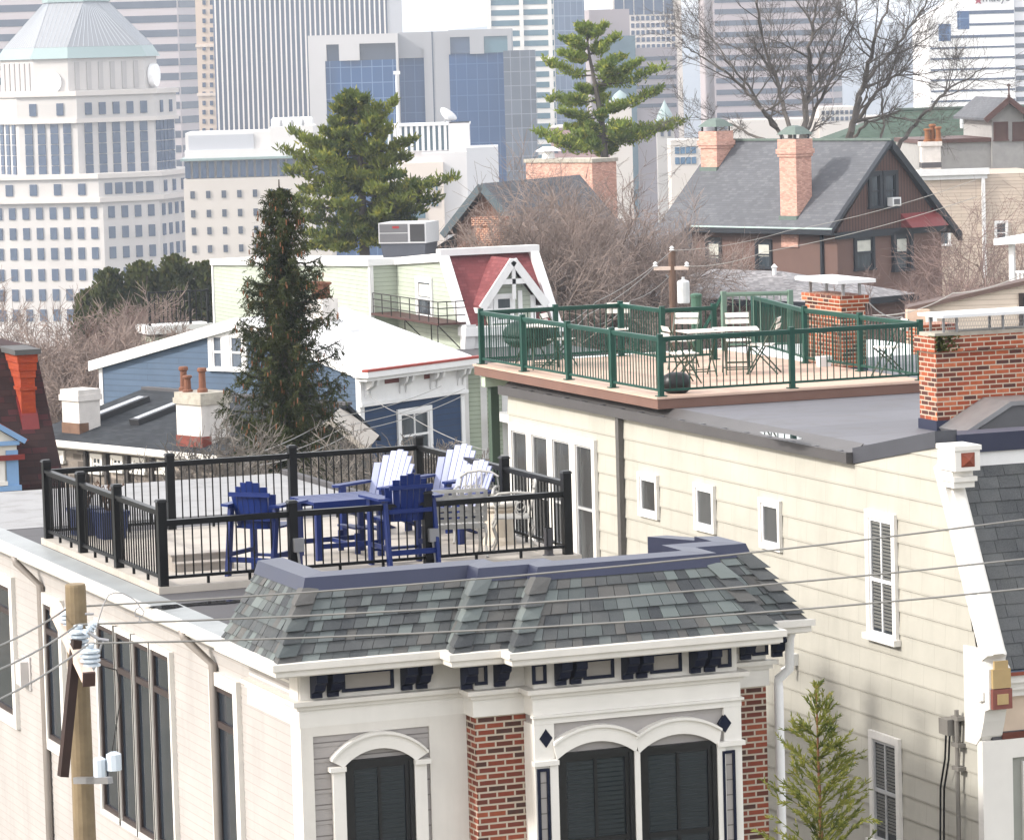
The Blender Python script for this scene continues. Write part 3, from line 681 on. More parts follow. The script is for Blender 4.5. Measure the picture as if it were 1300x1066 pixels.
b=MB(); b.box(.2705,7.2,yk-.15,yk+.3,zk-.33,zk-.22).box(.2705,7.2,yk-.08,yk+.3,zk-.43,zk-.331).box(.2705,7.2,yk-.02,yk+.3,zk-.52,zk-.431); b.build('cornice',WHITE,B)
b=MB(); b.box(.2705,7.2,yk-.17,yk+.1,zk-.22,zk-.20); b.build('gutter_lining',plain('weathered blue metal',(.20,.26,.36),.5,.3,4),B)
b=MB(); b.box(.2705,7.2,yk-.19,yk-.171,zk-.235,zk-.19); b.build('gutter_lip',REDP,B)
b=MB(); b.box(.27,7.2,.02,.3,zk-.98,zk-.521); b.build('frieze',plain('peach frieze',(.56,.45,.35),.6,.08),B)
b=MB(); b.box(.27,7.2,-.03,.3,zk-1.06,zk-.981); b.build('frieze_moulding',plain('rust red paint',(.22,.05,.025),.6),B)
b=MB(); b.box(-.02,.40,-.04,.10,0,zk-1.061).box(.4,7.2,-.035,.1,zk-1.30,zk-1.061); b.build('corner_board',WHITE,B)
b=MB(); b.box(.40,7.2,.02,.12,0,zk-1.30); b.build('front_wall',plain('grey green stucco',(.36,.37,.33),.7,.06),B)
window(B,('f',.02),.55,zk-3.6,2.2,zk-1.36,cas=.08,mg=GLASSB,cols=2)
# conduit and meter on the wall near the front corner
q=Sd(1222,935,-.02); b=MB(); b.tube([(-.10,q.y,q.z+.35),(-.10,q.y,q.z-3)],.03,8); b.box(-.2,-.03,q.y+.06,q.y+.3,q.z+.02,q.z+.22).box(-.13,-.01,q.y-.08,q.y+.10,q.z+.22,q.z+.27).box(-.13,-.01,q.y-.08,q.y+.10,q.z-.12,q.z-.07).box(-.13,-.01,q.y-.08,q.y+.10,q.z-.42,q.z-.37)
b.build('electric_service',plain('weathered grey metal',(.30,.28,.25),.6),B)
b=MB()
for dx in (0,.1): b.tube([(-.15,q.y+.2-dx,q.z+.02),(-.16,q.y+.22-dx,q.z-.3),(-.14,q.y+.4-dx,q.z-.7),(-.12,q.y+.5-dx,q.z-2)],.014,5)
b.build('cables',BLACK,B)
q=Sd(1011,842,-.02); b=MB(); b.box(-.10,-.01,q.y-.05,q.y+.05,q.z-.02,q.z+.14).tube([(-.1,q.y,q.z),(-.24,q.y+.02,q.z-.08)],.03,8); b.build('floodlight',plain('white plastic',(.6,.6,.58),.5),B)
# lean-to curb on roof near the chimney
q=FB.L(PZ(1232,552,zrB)); q2=FB.L(PZ(1300,555,zrB))
b=MB(); b.prism([(q.x,q.y,zrB),(q.x+1.6,q.y,zrB),(q.x+1.6,q.y,zrB+.36),(q.x+.62,q.y,zrB+.36)],(0,1.0,0)); b.build('roof_hatch',plain('grey hatch cladding',(.2,.2,.21),.6,.1),B)
b=MB(); b.prism([(q.x-.06,q.y-.04,zrB+.0),(q.x+.62,q.y-.04,zrB+.36),(q.x+1.7,q.y-.04,zrB+.36),(q.x+1.7,q.y-.04,zrB+.42),(q.x+.60,q.y-.04,zrB+.42),(q.x-.10,q.y-.04,zrB+.05)],(0,1.08,0)); b.build('hatch_flashing',METALG,B)
# rain water standing on the membrane
q=FB.L(PZ(992,553,zrB)); b=MB(); n=26
b.face([(q.x+(.62+.10*math.sin(3*i)+.08*math.cos(5*i))*math.cos(2*math.pi*i/n)*.22,q.y+(.6+.15*math.sin(4*i))*math.sin(2*math.pi*i/n),zrB+.004) for i in range(n)])
pd=b.build('puddle',bpy.data.materials['shallow water film']); tag(pd,None,None,kind='structure'); pd.location=FB.O
# front chimney
BRK2=brick('orange red chimney brick',['#bd5630','#d0633c','#8c4632','#d86f40','#5f3c36','#c4603a','#a34e33','#dc7c52'],'#b9a996',.203,.066,.009)
STN=plain('weathered mortar cap',(.42,.39,.33),.9,.2,5,bmp=.4)
def chimney(T,u0,u1,v0,v1,z0,z1,mb,corb=.05,steps=3,flash=.14,name='chimney'):
    b=MB(); ch=.0677*steps if mb in (BRK2,) else .18
    b.box(u0,u1,v0,v1,z0,z1-ch); 
    o=b.build(name,mb,T)
    b=MB(); b.box(u0-corb,u1+corb,v0-corb,v1+corb,z1-ch,z1); b.build('corbelled_top',mb,o)
    if flash: 
        b=MB(); b.box(u0-.02,u1+.02,v0-.02,v1+.02,z0,z0+flash); b.build('base_flashing',FLASH,o)
    return o
q=FB.L(PZ(1190,547,zrB)); ql=FB.L(PZ(1172,543,zrB)); zt_=FB.L(PN(1190,428,FB.G(0,q.y,0),FB.v)).z
cvd=max(.45,ql.y-q.y); print('chim',q,ql,zt_)
ch1=chimney(B,q.x,q.x+1.75,q.y,q.y+cvd,zrB,zt_,BRK2,.045)
MB().box(q.x-.0,q.x+1.75,q.y+.02,q.y+cvd-.02,zt_,zt_+.05).build('mortar_cap',STN,ch1)
MOSS=leafy('moss',(.06,.08,.02),(.16,.17,.03),scale=30,trans=0)
b=MB()
for i in range(260):
    x=q.x+RU(-.05,.35)*RA(); z=zt_-RU(0,.2); b.box(x,x+.02,q.y-.06,q.y-.045,z,z+.02) if RA()<.6 else b.box(x,x+.025,q.y-.045,q.y-.03+.2*RA(),zt_,zt_+.012)
b.build('moss_patch',MOSS,ch1,uv=False)['kind']='stuff'
b=MB(); b.box(q.x+.05,q.x+1.9,q.y-.12,q.y+cvd+.12,zt_+.26,zt_+.30); b.build('chimney_cap',WHITE2,ch1)
b=MB()
for fx in (.14,.34,1.05,1.6):
    for fy in (.06,cvd-.06): b.box(q.x+fx,q.x+fx+.03,q.y+fy-.012,q.y+fy+.012,zt_+.04,zt_+.26)
b.build('cap_legs',METALG,ch1)
b=MB()
for i in range(60): x=q.x+.2+1.5*i/60; b.tube([(x,q.y+.07,zt_+.05),(x+.05,q.y+.07,zt_+.255)],.003,3,False); b.tube([(x+.05,q.y+.07,zt_+.05),(x,q.y+.07,zt_+.255)],.003,3,False)
b.build('mesh_screen',METALG,ch1,uv=False)
# rear chimney behind the deck
q=FB.L(PZ(1070,474,zrB)); q0=FB.L(PN(1024,462,FB.G(q.x,0,0),FB.u)); q1=FB.L(PN(1100,470,FB.G(0,q.y,0),FB.v)); zt_=FB.L(PN(1066,376,FB.G(0,q.y,0),FB.v)).z
ch2=chimney(B,q.x,q1.x,q.y,q.y+max(.6,min(2.2,q0.y-q.y)),zrB-.05,zt_,BRK2,.045,2); vd=max(.6,min(2.2,q0.y-q.y))
print('chim2',q,q0,q1)
b=MB(); b.box(q.x-.12,q1.x+.14,q.y-.12,q.y+vd+.12,zt_+.20,zt_+.26); b.build('chimney_cap',WHITE2,ch2)
b=MB()
for ux in (q.x+.05,q1.x-.08):
    for vy in (q.y+.05,q.y+vd-.08): b.box(ux,ux+.04,vy,vy+.04,zt_,zt_+.2)
b.build('cap_legs',METALG,ch2)
# deck B
DKB=courses('tan deck boards',(.56,.405,.32),.14,0,line=(.18,.10,.07),lw=.03,var=.06,rough=.7,dirty=.1,amt=.5,bmp=.1)
FASC=plain('terracotta brown fascia',(.34,.185,.14),.6,.1,1.5)
z=zdB
FLc=PZ(843,504,z); FRc=PZ(1165,482,z); RBc=PZ(958,441,z); BLc=PZ(622,462,z); N1=PZ(793,451,z); N2=PZ(838,461,z); N3=PZ(905,456,z)
print('deck',FLc,FRc,RBc,BLc,N1,N2,N3)
x0=FLc.x; yF=(FLc.y+FRc.y)/2; xr=FRc.x; yR=RBc.y; yBk=(BLc.y+N1.y)/2; xn=(N1.x+N2.x)/2; yn=(N2.y+N3.y)/2
L3=lambda X,Y,Z:FB.L(V((X,Y,Z)))
e=.12
poly=[(x0-e,yF-e),(xr+e,yF-e),(xr+e,yR+e),(xn+e,yR+e),(xn+e,yBk+e),(x0-e,yBk+e)]
b=MB(); b.prism([L3(px_,py_,z-.03) for px_,py_ in poly],(0,0,.03)); b.build('deck_boards',DKB,B)
poly2=[(x0-e+.02,yF-e+.02),(xr+e-.02,yF-e+.02),(xr+e-.02,yR+e-.02),(xn+e-.02,yR+e-.02),(xn+e-.02,yBk+e-.02),(x0-e+.02,yBk+e-.02)]
b=MB(); b.prism([L3(px_,py_,z-.175) for px_,py_ in poly2],(0,0,.144)); b.build('deck_fascia',FASC,B)
# post and beam that carry the overhanging deck corner
q=L3(x0+.05,yBk-.1,0); b=MB(); b.box(q.x,q.x+.14,q.y-.14,q.y,0,z-.36); b.build('deck_post',plain('sage green timber',(.10,.16,.11),.6,.1),B)
b=MB(); b.box(q.x-.1,q.x+2.5,q.y-.16,q.y+.02,z-.36,z-.177); b.build('deck_beam',plain('pale green timber',(.42,.50,.38),.6,.1),B)
BRl=thing('deck_railing','dark green metal railing with slim posts around the tan roof deck','railing')
def lerp2(a,c,f): return (a[0]+(c[0]-a[0])*f,a[1]+(c[1]-a[1])*f,z)
cFL=(x0,yF,z);cFR=(xr,yF,z);cRB=(xr if abs(RBc.x-xr)<.5 else RBc.x,yR,z);cBL=(x0,yBk,z);cN1=(xn,yBk,z);cN2=(xn,yn,z);cN3=(N3.x,yn,z)
pts=[cFL,(x0,PX(778,480,x0).y,z),(x0,PX(722,470,x0).y,z),(x0,PX(665,465,x0).y,z),cBL,(PY(706,430,yBk).x,yBk,z),cN1,cN2,cN3]
fpts=[cFL,(PY(1005,450,yF).x,yF,z),cFR,(cFR[0],PX(1092,440,cFR[0]).y,z),(cFR[0],PX(1022,430,cFR[0]).y,z),(cRB[0],yR,z)]
allp=pts+fpts[1:]
pan=[(i,i+1) for i in range(8)]+[(0,9)]+[(i,i+1) for i in range(9,len(allp)-1)]
railing(BRl,allp,.92,.88,.09,.075,GREENP,False,sp=.105,panels=pan,flange=1,balr=.009,railw=.04)
# stair rail, arbour post behind the deck
b=MB(); s0=PD(985,384,68); 
st=thing('stair_rail','pale green picket rail beside the stair opening at back of tan deck','railing')
p0=V((N3.x+.9,yn+1.6,z)); p1=p0+V((1.0,-.5,0)); p2=p0+V((-.35,.4,-.6))
railing(st,[tuple(p0),tuple(p1)],1.0,.98,.1,.08,plain('pale sage green paint',(.22,.34,.27),.5),False,sp=.11)
b=MB(); b.beam(p0+V((0,0,.96)),p2+V((0,0,.7)),.05); b.build('hand_rail',GREENP,st)
q=PY(885,430,yn+.9); b=MB(); b.lathe((q.x,q.y,zrB-1.0),[(.09,0),(.09,2.15),(.1,2.16),(.1,2.2),(.06,2.22)],12)
tag(b.build('vent_stack',plain('mid green painted pipe',(.09,.22,.15),.5),smooth=False),'thick green round pipe standing behind the back rail of tan deck','pipe')
# ================================================================== ground and hills
def gz_(x,y):
    r=math.hypot(x,y); az=math.atan2(x,y)-YAW; k=min(1,max(0,(az+.085)/.07)); k=k*k*(3-2*k); k=1.0 if abs(az)>.6 else k; t=min(1,max(0,(r-(150+145*k))/420)); t=t*t*(3-2*t); return -92*t
b=MB(); n=240; rad=[0,20,40,60,90,130,150,165,180,210,240,290,340,400,460,520,580,640,720,900,1300,2200,4200,9000]
for r in rad:
    for k in range(n):
        t=2*math.pi*k/n; x,y=r*math.sin(t),r*math.cos(t); b.v.append((x,y,gz_(x,y)-.02))
for i in range(len(rad)-1):
    for k in range(n):
        k2=(k+1)%n; b.f.append((i*n+k,(i+1)*n+k,(i+1)*n+k2,i*n+k2)); b.t.append(None)
m,nt_,bs=mk('hillside ground'); o_=mixc(nt_,ramp(nt_,noise(nt_,.12,6),[(.4,0.0),(.6,1.0)]),(.10,.095,.07),(.17,.15,.12)); o_=mixc(nt_,ramp(nt_,noise(nt_,.9,5),[(.45,0.0),(.7,.7)]),o_,(.06,.075,.035)); nt_.links.new(o_,bs.inputs['Base Color']); bs.inputs['Roughness'].default_value=.95
tag(b.build('ground',m,uv=False),None,None,kind='structure')
b=MB(); fw=V((math.sin(YAW),math.cos(YAW),0)); rt=V((math.cos(YAW),-math.sin(YAW),0)); nx=90
for j,(dd,sc) in enumerate(((4200,-.9),(4700,.35),(5200,.75),(5700,1.0),(6200,.8),(7000,-.9))):
    for i in range(nx+1):
        x=(i/nx-.5)*6400; h=36+14*math.sin(x*.0021+1)+9*math.sin(x*.0063)+5*math.sin(x*.017+2)
        p=fw*dd+rt*x; b.v.append((p.x,p.y,-92+(92+h)*max(0,sc)+(RU(-3,3) if sc>0 else 0)))
for j in range(5):
    for i in range(nx): q=j*(nx+1)+i; b.f.append((q,q+1,q+nx+2,q+nx+1)); b.t.append(None)
m=plain('wooded winter hill',(.09,.085,.07),.95,.4,.01)
tag(b.build('hills',m,uv=False),None,None,kind='structure')
# ================================================================== houses of the middle distance
SHD=courses('dark grey roof shingles','#3c4148',.14,.30,line=(.02,.02,.022),lw=.10,rough=.9,amt=.6,cols=['#34393f','#40464d','#4a4f55','#3a3f47'],big=.6)
BCH=plain('old orange terracotta',(.33,.13,.07),.8,.15,6)
def roofpt(x,y,Q,n): return PN(x,y,Q,n)
def pot(T,p,h,r,m,name='chimney_pot'):
    b=MB(); b.lathe(p,[(r*1.15,0),(r*1.15,h*.12),(r*.8,h*.18),(r*.72,h*.8),(r*1.05,h*.86),(r*1.05,h*.95),(r*.85,h)],12); return b.build(name,m,T,smooth=False)
# ---- stone house with skylights
P0=PD(282,572,105); P1=PZ(72,552,P0.z); a=math.atan2(P0.y-P1.y,P0.x-P1.x); FC=Fr((P0.x,P0.y,0),a)
C=fthing('stone_house','pale stone house with dark shingle roof two skylights and two white chimneys','house',FC)
ze=P0.z; le=FC.front(40,558).x; re=FC.front(296,582).x
vr=4.0; zr=FC.front(180,492.5,vr).z
STONE=brick('pale rubble stone',['#8d8278','#a0958a','#7d736a','#988d84','#b0a59a','#867b74'],'#9b9188',.42,.20,.02,bmp=.4)
sl=V((0,vr,zr-ze)); rn=V((0,-(zr-ze),vr)).normalized(); RN=FC.u*rn.x+FC.v*rn.y+V((0,0,rn.z)); RQ=FC.G(0,-.3,ze-.3*(zr-ze)/vr)
sp_=(zr-ze)/vr
b=MB(); b.prism([(le+.3,0,0),(le+.3,vr+.8,0),(le+.3,vr+.8,zr-.9),(le+.3,vr,zr-.12),(le+.3,0,ze-.05)],(re-le-.6,0,0)); b.build('wall',STONE,C)
b=MB(); slabroof(b,[(le,-.35,ze-.35*sp_),(re,-.35,ze-.35*sp_),(re,vr,zr),(le,vr,zr)],.1); slabroof(b,[(re,vr+1.1,zr-1.0),(le,vr+1.1,zr-1.0),(le,vr,zr),(re,vr,zr)],.1); b.build('roof',SHD,C)
b=MB(); b.box(le,re,vr-.12,vr+.12,zr-.03,zr+.05); b.build('ridge_cap',MEMB,C)
b=MB(); b.box(le,re,-.50,-.35,ze-.35*sp_-.16,ze-.35*sp_+.0).box(le,re,-.349,-.0,ze-.35*sp_-.22,ze-.35*sp_-.12); b.build('gutter',CREAMT,C)
RP=lambda x,y:FC.L(PN(x,y,RQ,RN))
STUC=plain('old white stucco',(.56,.53,.50),.85,.12,2.5,bmp=.3,dirty=.25)
for (x0,x1,yb,yt,pots) in ((79,106,549,496,0),(223,263,566,500,3)):
    p=RP((x0+x1)/2,yb); wdt=abs(FC.front(x1,yb,p.y).x-FC.front(x0,yb,p.y).x); zt0=FC.front((x0+x1)/2,yt,p.y).z
    # seen corner-on: two faces share the width
    h=wdt/2*1.28; 
    b=MB(); b.box(p.x-h*.62,p.x+h*.62,p.y-.05,p.y+h*1.0,p.z-1.2,zt0); o=b.build('chimney',STUC,C)
    b=MB(); b.box(p.x-h*.62-.06,p.x+h*.62+.06,p.y-.11,p.y+h*1.0+.06,zt0-.28,zt0-.12).box(p.x-h*.62-.03,p.x+h*.62+.03,p.y-.08,p.y+h+.03,zt0-.119,zt0+.03); b.build('chimney_cap',STN if pots else STUC,o)
    b=MB(); b.box(p.x-h*.62-.02,p.x+h*.62+.02,p.y-.07,p.y+.25,p.z-.35,p.z+.28); b.build('base_flashing',plain('red lead flashing',(.33,.07,.045),.7,.2) if pots else plain('rust flashing',(.30,.17,.11),.8,.2),o)
    for q in range(pots):
        px_=(233.5,245,257)[q]; hh=(.66,.45,.66)[q]; u_=FC.front(px_,492,p.y+.3).x; pot(C,(u_,p.y+(.3,.12,.3)[q],zt0+.03),hh,.125,BCH)
for pts_ in (((130,536),(146,536),(176,508),(158,507)),((181,541),(196,541),(226,513),(209,512))):
    q=[RP(*p) for p in pts_]; c=(q[0]+q[1]+q[2]+q[3])/4; uu=(q[1]-q[0]).length/2*.95; LL=((q[2]+q[3])/2-(q[0]+q[1])/2); 
    s=V((0,1,sp_)).normalized(); ln=max(.5,abs(LL.dot(s)))/2
    def q_(du,ds,dn): return c+V((du,0,0))+s*ds+rn*dn
    b=MB(); b.hexa([q_(-uu,-ln,-.02),q_(uu,-ln,-.02),q_(uu,ln,-.02),q_(-uu,ln,-.02),q_(-uu,-ln,.16),q_(uu,-ln,.16),q_(uu,ln,.16),q_(-uu,ln,.16)]); o=b.build('skylight',plain('dark skylight frame',(.05,.05,.055),.5),C)
    k=.1; b=MB(); b.hexa([q_(-uu+k,-ln+k,.161),q_(uu-k,-ln+k,.161),q_(uu-k,ln-k,.161),q_(-uu+k,ln-k,.161),q_(-uu+k,-ln+k,.175),q_(uu-k,-ln+k,.175),q_(uu-k,ln-k,.175),q_(-uu+k,ln-k,.175)]); b.build('pane',glass('skylight glass',(.30,.32,.36),.12,(.40,.42,.45)),o)
for x0,x1,y0,y1 in ((74,83,571,586),(116,132,575,600),(142,158,577,598),(169,186,580,600),(201,213,583,600)):
    p=FC.front(x0,y0,-.01);q=FC.front(x1,y1,-.01); window(C,('f',-.01),p.x,q.z,q.x,p.z,cas=.09,mg=GLASSB,cols=2,rows=2,proud=.06,bar=.05)
for x in (112,138,165,196):
    p=FC.front(x,600); MB().box(p.x-.05,p.x+.05,-.12,-.02,0,ze-.35).build('downspout',plain('dark downspout',(.08,.07,.065),.6),C)
# ---- maroon mansard house at the left edge
P0=PD(80,605,76); FM=Fr((P0.x,P0.y,0),0.0)
Mh=fthing('mansard_house','maroon mansard roofed house with a tall orange red chimney and blue trimmed dormer','house',FM)
zb_=FM.front(80,612).z; 
RS=courses('maroon weathered shingles','#4a2f2f',.15,.32,line=(.02,.012,.012),lw=.1,rough=.9,cols=['#45302f','#573033','#3b2b2c','#603438','#4b3534'],big=.5)
vt=1.9; pt_=FM.front(45,440,vt); zt0=pt_.z; ut=pt_.x; ub=FM.front(82,612).x; 
b=MB(); slabroof(b,[(-9,0,zb_),(ub,0,zb_),(ut,vt,zt0),(-9,vt,zt0)],.12)
b.face([(ub,0,zb_),(ub,6.6,zb_),(ut,4.7,zt0),(ut,vt,zt0)]); b.face([(-9,vt,zt0),(ut,vt,zt0),(ut,4.7,zt0),(-9,4.7,zt0)]); b.build('roof',RS,Mh)
MB().box(-9,ub-.1,.15,6.5,0,zb_-.13).build('wall',plain('maroon house wall',(.25,.16,.13),.8),Mh)
n_=V((0,-(zt0-zb_),vt)).normalized(); MQ=FM.G(0,0,zb_)
mp=lambda x,y:FM.L(PN(x,y,MQ,FM.u*n_.x+FM.v*n_.y+V((0,0,n_.z))))
ORG=brick('orange painted brick',['#d9531f','#df5c28','#cf4a1c','#dc5826'],'#cc5024',.203,.0677,.010,bmp=.5)
p=mp(36,533); x1=FM.front(46,533,p.y).x; x0=FM.front(28,533,p.y).x; zt1=FM.front(36,447,p.y).z; dv=1.1
b=MB(); b.box(x0,x1,p.y,p.y+dv,p.z-.3,zt1-.5); o=b.build('chimney',ORG,Mh)
e_=.07
b=MB(); 
for k,(za,zb2,ee) in enumerate(((zt1-.74,zt1-.68,.03),(zt1-.5,zt1-.36,.02),(zt1-.36,zt1-.20,.04),(zt1-.20,zt1-.04,.06))): b.box(x0-ee,x1+ee,p.y-ee,p.y+dv+ee,za,zb2)
b.build('corbelled_top',ORG,o)
b=MB(); b.box(x0-.12,x1+.12,p.y-.12,p.y+dv+.12,zt1-.04,zt1+.06); b.build('capstone',plain('grey capstone',(.16,.16,.16),.8,.2),o)
b=MB(); b.hexa([(x0-.03,p.y-.16,p.z-.25),(x1+.03,p.y-.16,p.z-.25),(x1+.03,p.y+.3,p.z+.1),(x0-.03,p.y+.3,p.z+.1),(x0-.03,p.y-.03,p.z+.10),(x1+.03,p.y-.03,p.z+.10),(x1+.03,p.y+.3,p.z+.45),(x0-.03,p.y+.3,p.z+.45)]); b.build('base_flashing',plain('crimson paint',(.32,.03,.03),.5,.1),o)
# dormer
vd=-.35; SKYB=plain('sky blue trim paint',(.22,.38,.62),.5,.08); IVY=plain('ivory paint',(.62,.58,.50),.5,.06)
dr=FM.front(22,590,vd).x; dl=dr-2.0; zs_=FM.front(20,618,vd).z; zc_=FM.front(20,563,vd).z; zp=FM.front(-6,531,vd).z
b=MB(); b.box(dl,dr,vd,vd+2.2,zs_,zc_); b.prism([(dl-.1,vd,zc_),(dr+.1,vd,zc_),((dl+dr)/2,vd,zp+.2)],(0,2.6,0)); o=b.build('dormer',IVY,Mh)
b=MB(); b.box(dr-.22,dr+.01,vd-.05,vd-.002,zs_,zc_-.12).box(dl-.01,dl+.22,vd-.05,vd-.002,zs_,zc_-.12).box(dl-.02,dr+.04,vd-.08,vd-.003,zc_-.02,zc_+.06).box(dl-.02,dr+.05,vd-.09,vd-.003,zs_-.06,zs_+.04); b.build('dormer_trim',SKYB,o)
b=MB(); b.beam((dr+.16,vd-.06,zc_+.04),((dl+dr)/2,vd-.06,zp+.26),.1,.1); b.beam((dl-.16,vd-.06,zc_+.04),((dl+dr)/2,vd-.06,zp+.26),.1,.1); b.build('barge_board',SKYB,o)
b=MB(); b.prism([(dr+.22,vd-.1,zc_+.06),((dl+dr)/2,vd-.1,zp+.36),((dl+dr)/2,vd-.1,zp+.30),(dr+.16,vd-.1,zc_+.03)],(0,2.8,0)); b.prism([(dl-.22,vd-.1,zc_+.06),((dl+dr)/2,vd-.1,zp+.36),((dl+dr)/2,vd-.1,zp+.30),(dl-.16,vd-.1,zc_+.03)],(0,2.8,0)); b.box(dl-.1,dr+.12,vd-.14,vd-.09,zc_-.30,zc_-.2); b.build('dormer_roof',plain('bright red trim',(.36,.04,.03),.5),o)
window(Mh,('f',vd),dl+.5,zs_+.1,dr-.26,zc_-.3,cas=.1,mg=GLASSB,cols=1,rows=2,proud=.05)
MB().box(dl,dr+.03,vd-.12,vd-.02,zs_-.2,zs_-.07).build('sill',plain('orange sill',(.45,.16,.06),.6),o)
# ---- blue house
P0=PD(455,470,120); P1=PZ(597,452,P0.z); a=math.atan2(P1.y-P0.y,P1.x-P0.x); FBl=Fr((P0.x,P0.y,0),a)
print('blue angle',math.degrees(a),'stone',math.degrees(FC.a))
Bl=fthing('clapboard_house','blue clapboard house with white roof and bracketed white cornice','house',FBl)
ze=P0.z; wdth=FBl.front(587,500).x; rd=FBl.side(302,404); rr=FBl.side(126,459)
print('blue ridge',rd,'rear',rr,'ze',ze,'w',wdth)
BLS=courses('sunlit blue clapboards',(.155,.235,.36),.19,0,line=(.05,.07,.10),lw=.07,var=.04,amt=.7,dirty=.1); BLF=courses('shaded blue clapboards',(.035,.085,.20),.19,0,line=(.02,.03,.05),lw=.07,var=.06,amt=.7)  # one blue siding in two tones; the front's shade is in its colour
gable=[(0,0,0),(0,rr.y,0),(0,rr.y,rr.z-.1),(0,rd.y,rd.z-.1),(0,.02,ze-.1)]
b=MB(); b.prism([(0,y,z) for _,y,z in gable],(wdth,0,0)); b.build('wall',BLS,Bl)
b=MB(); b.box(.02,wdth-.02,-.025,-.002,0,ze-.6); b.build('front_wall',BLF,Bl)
WROOF=courses('white roof coating',(.74,.74,.74),1.2,9,line=(.5,.5,.5),lw=.012,var=.02,rough=.6,dirty=.12,amt=.5,bmp=.03,big=.6)
b=MB(); slabroof(b,[(-.15,-.35,ze+.02),(wdth+.2,-.35,ze+.02),(wdth+.1,rd.y,rd.z),(-.15,rd.y,rd.z)],.12); slabroof(b,[(-.15,rd.y,rd.z),(wdth+.1,rd.y,rd.z),(wdth+.1,rr.y+.3,rr.z),(-.15,rr.y+.3,rr.z)],.12); b.build('roof',WROOF,Bl)
b=MB(); b.hexa([(-.2,rd.y,rd.z-.33),(-.02,rd.y,rd.z-.33),(-.02,rr.y+.3,rr.z-.30),(-.2,rr.y+.3,rr.z-.30),(-.2,rd.y,rd.z+.02),(-.02,rd.y,rd.z+.02),(-.02,rr.y+.3,rr.z+.02),(-.2,rr.y+.3,rr.z+.02)]); b.hexa([(-.2,-.3,ze-.28),(-.02,-.3,ze-.28),(-.02,rd.y,rd.z-.33),(-.2,rd.y,rd.z-.33),(-.2,-.3,ze+.03),(-.02,-.3,ze+.03),(-.02,rd.y,rd.z+.021),(-.2,rd.y,rd.z+.021)]); b.build('rake_board',WHITE2,Bl)
b=MB(); b.box(-.03,.01,rr.y-.14,rr.y+.01,0,rr.z-.2); b.build('corner_board',WHITE2,Bl); MB().box(-.04,.16,-.06,.1,0,ze-.3).build('corner_board',WHITE2,Bl); MB().box(wdth-.14,wdth+.03,-.06,.1,0,ze-.3).build('corner_board',WHITE2,Bl)
b=MB(); b.box(-.30,wdth+.30,-.62,-.026,ze-.20,ze-.02).box(-.2,wdth+.2,-.50,-.026,ze-.32,ze-.201).box(-.06,wdth+.06,-.12,-.026,ze-1.02,ze-.321).box(-.1,wdth+.1,-.18,-.026,ze-1.12,ze-1.021); o=b.build('cornice',WHITE2,Bl)
b=MB(); b.box(-.32,wdth+.32,-.64,-.4,ze-.02,ze+.05); b.build('red_edge',plain('vermilion edge',(.55,.06,.035),.5),o)
for f in (.03,.08,.36,.42,.66,.72,.93,.98):
    x=f*wdth; b=MB(); b.prism([(x-.05,-.12,ze-.32),(x-.05,-.46,ze-.32),(x-.05,-.40,ze-.5),(x-.05,-.2,ze-.62),(x-.05,-.16,ze-.85),(x-.05,-.12,ze-.85)],(.1,0,0)); b.build('bracket',WHITE2,o)
for xa,xb,ya,yb in ((488,507,477,484),(538,556,471,478)):
    p=FBl.front(xa,ya,-.12);q=FBl.front(xb,yb,-.12); b=MB(); b.box(p.x,q.x,-.135,-.121,q.z-.02,p.z); b.build('attic_vent',plain('brick red vent',(.28,.07,.06),.6),o)
p=FBl.front(503,520,-.03);q=FBl.front(548,562,-.03); window(Bl,('f',-.03),p.x,q.z-.4,q.x,p.z,cas=.14,mc=WHITE2,mg=GLASSB,cols=2,rows=2,proud=.07,bar=.06)
p=FBl.side(265,419);q=FBl.side(315,470); 
window(Bl,('s',-.0),q.y,q.z,(p.y+q.y)/2+.05,p.z,cas=.16,mc=WHITE2,mg=glass('pale blue window glass',(.16,.20,.27),.1,(.24,.28,.34)),cols=1,rows=2,proud=.07,bar=.06)
window(Bl,('s',-.0),(p.y+q.y)/2+.06,q.z,p.y,p.z,cas=.16,mc=WHITE2,mg=MC['pale blue window glass'],cols=1,rows=2,proud=.07,bar=.06)
# chimney and hatch on the white roof
n_=V((0,-(rd.z-ze),rd.y)).normalized(); bq=FBl.G(0,0,ze+.03); NN=FBl.u*n_.x+FBl.v*n_.y+V((0,0,n_.z))
bp=lambda x,y:FBl.L(PN(x,y,bq,NN))
p=bp(420,408); w2=abs(FBl.front(431,400,p.y).x-FBl.front(411,400,p.y).x)/2; zt1=FBl.front(420,379,p.y).z; zt2=FBl.front(420,356,p.y).z
b=MB(); b.box(p.x-w2,p.x+w2,p.y,p.y+.8,p.z-.4,zt1); o=b.build('chimney',STUC,Bl); pot(Bl,(p.x-.12,p.y+.4,zt1-.02),zt2-zt1,.26,BCH); pot(Bl,(p.x+.28,p.y+.45,zt1-.02),(zt2-zt1)*.92,.22,BCH)
p=bp(453,422); b=MB(); b.box(p.x-.32,p.x+.32,p.y,p.y+.5,p.z-.1,p.z+.12); b.build('roof_hatch',WHITE2,Bl)
b=MB(); p=FBl.side(452,520); b.tube([(-.12,p.y,ze-1.2),(-.12,p.y,0)],.06,6); b.build('downspout',plain('navy downspout',(.05,.07,.11),.5),Bl)
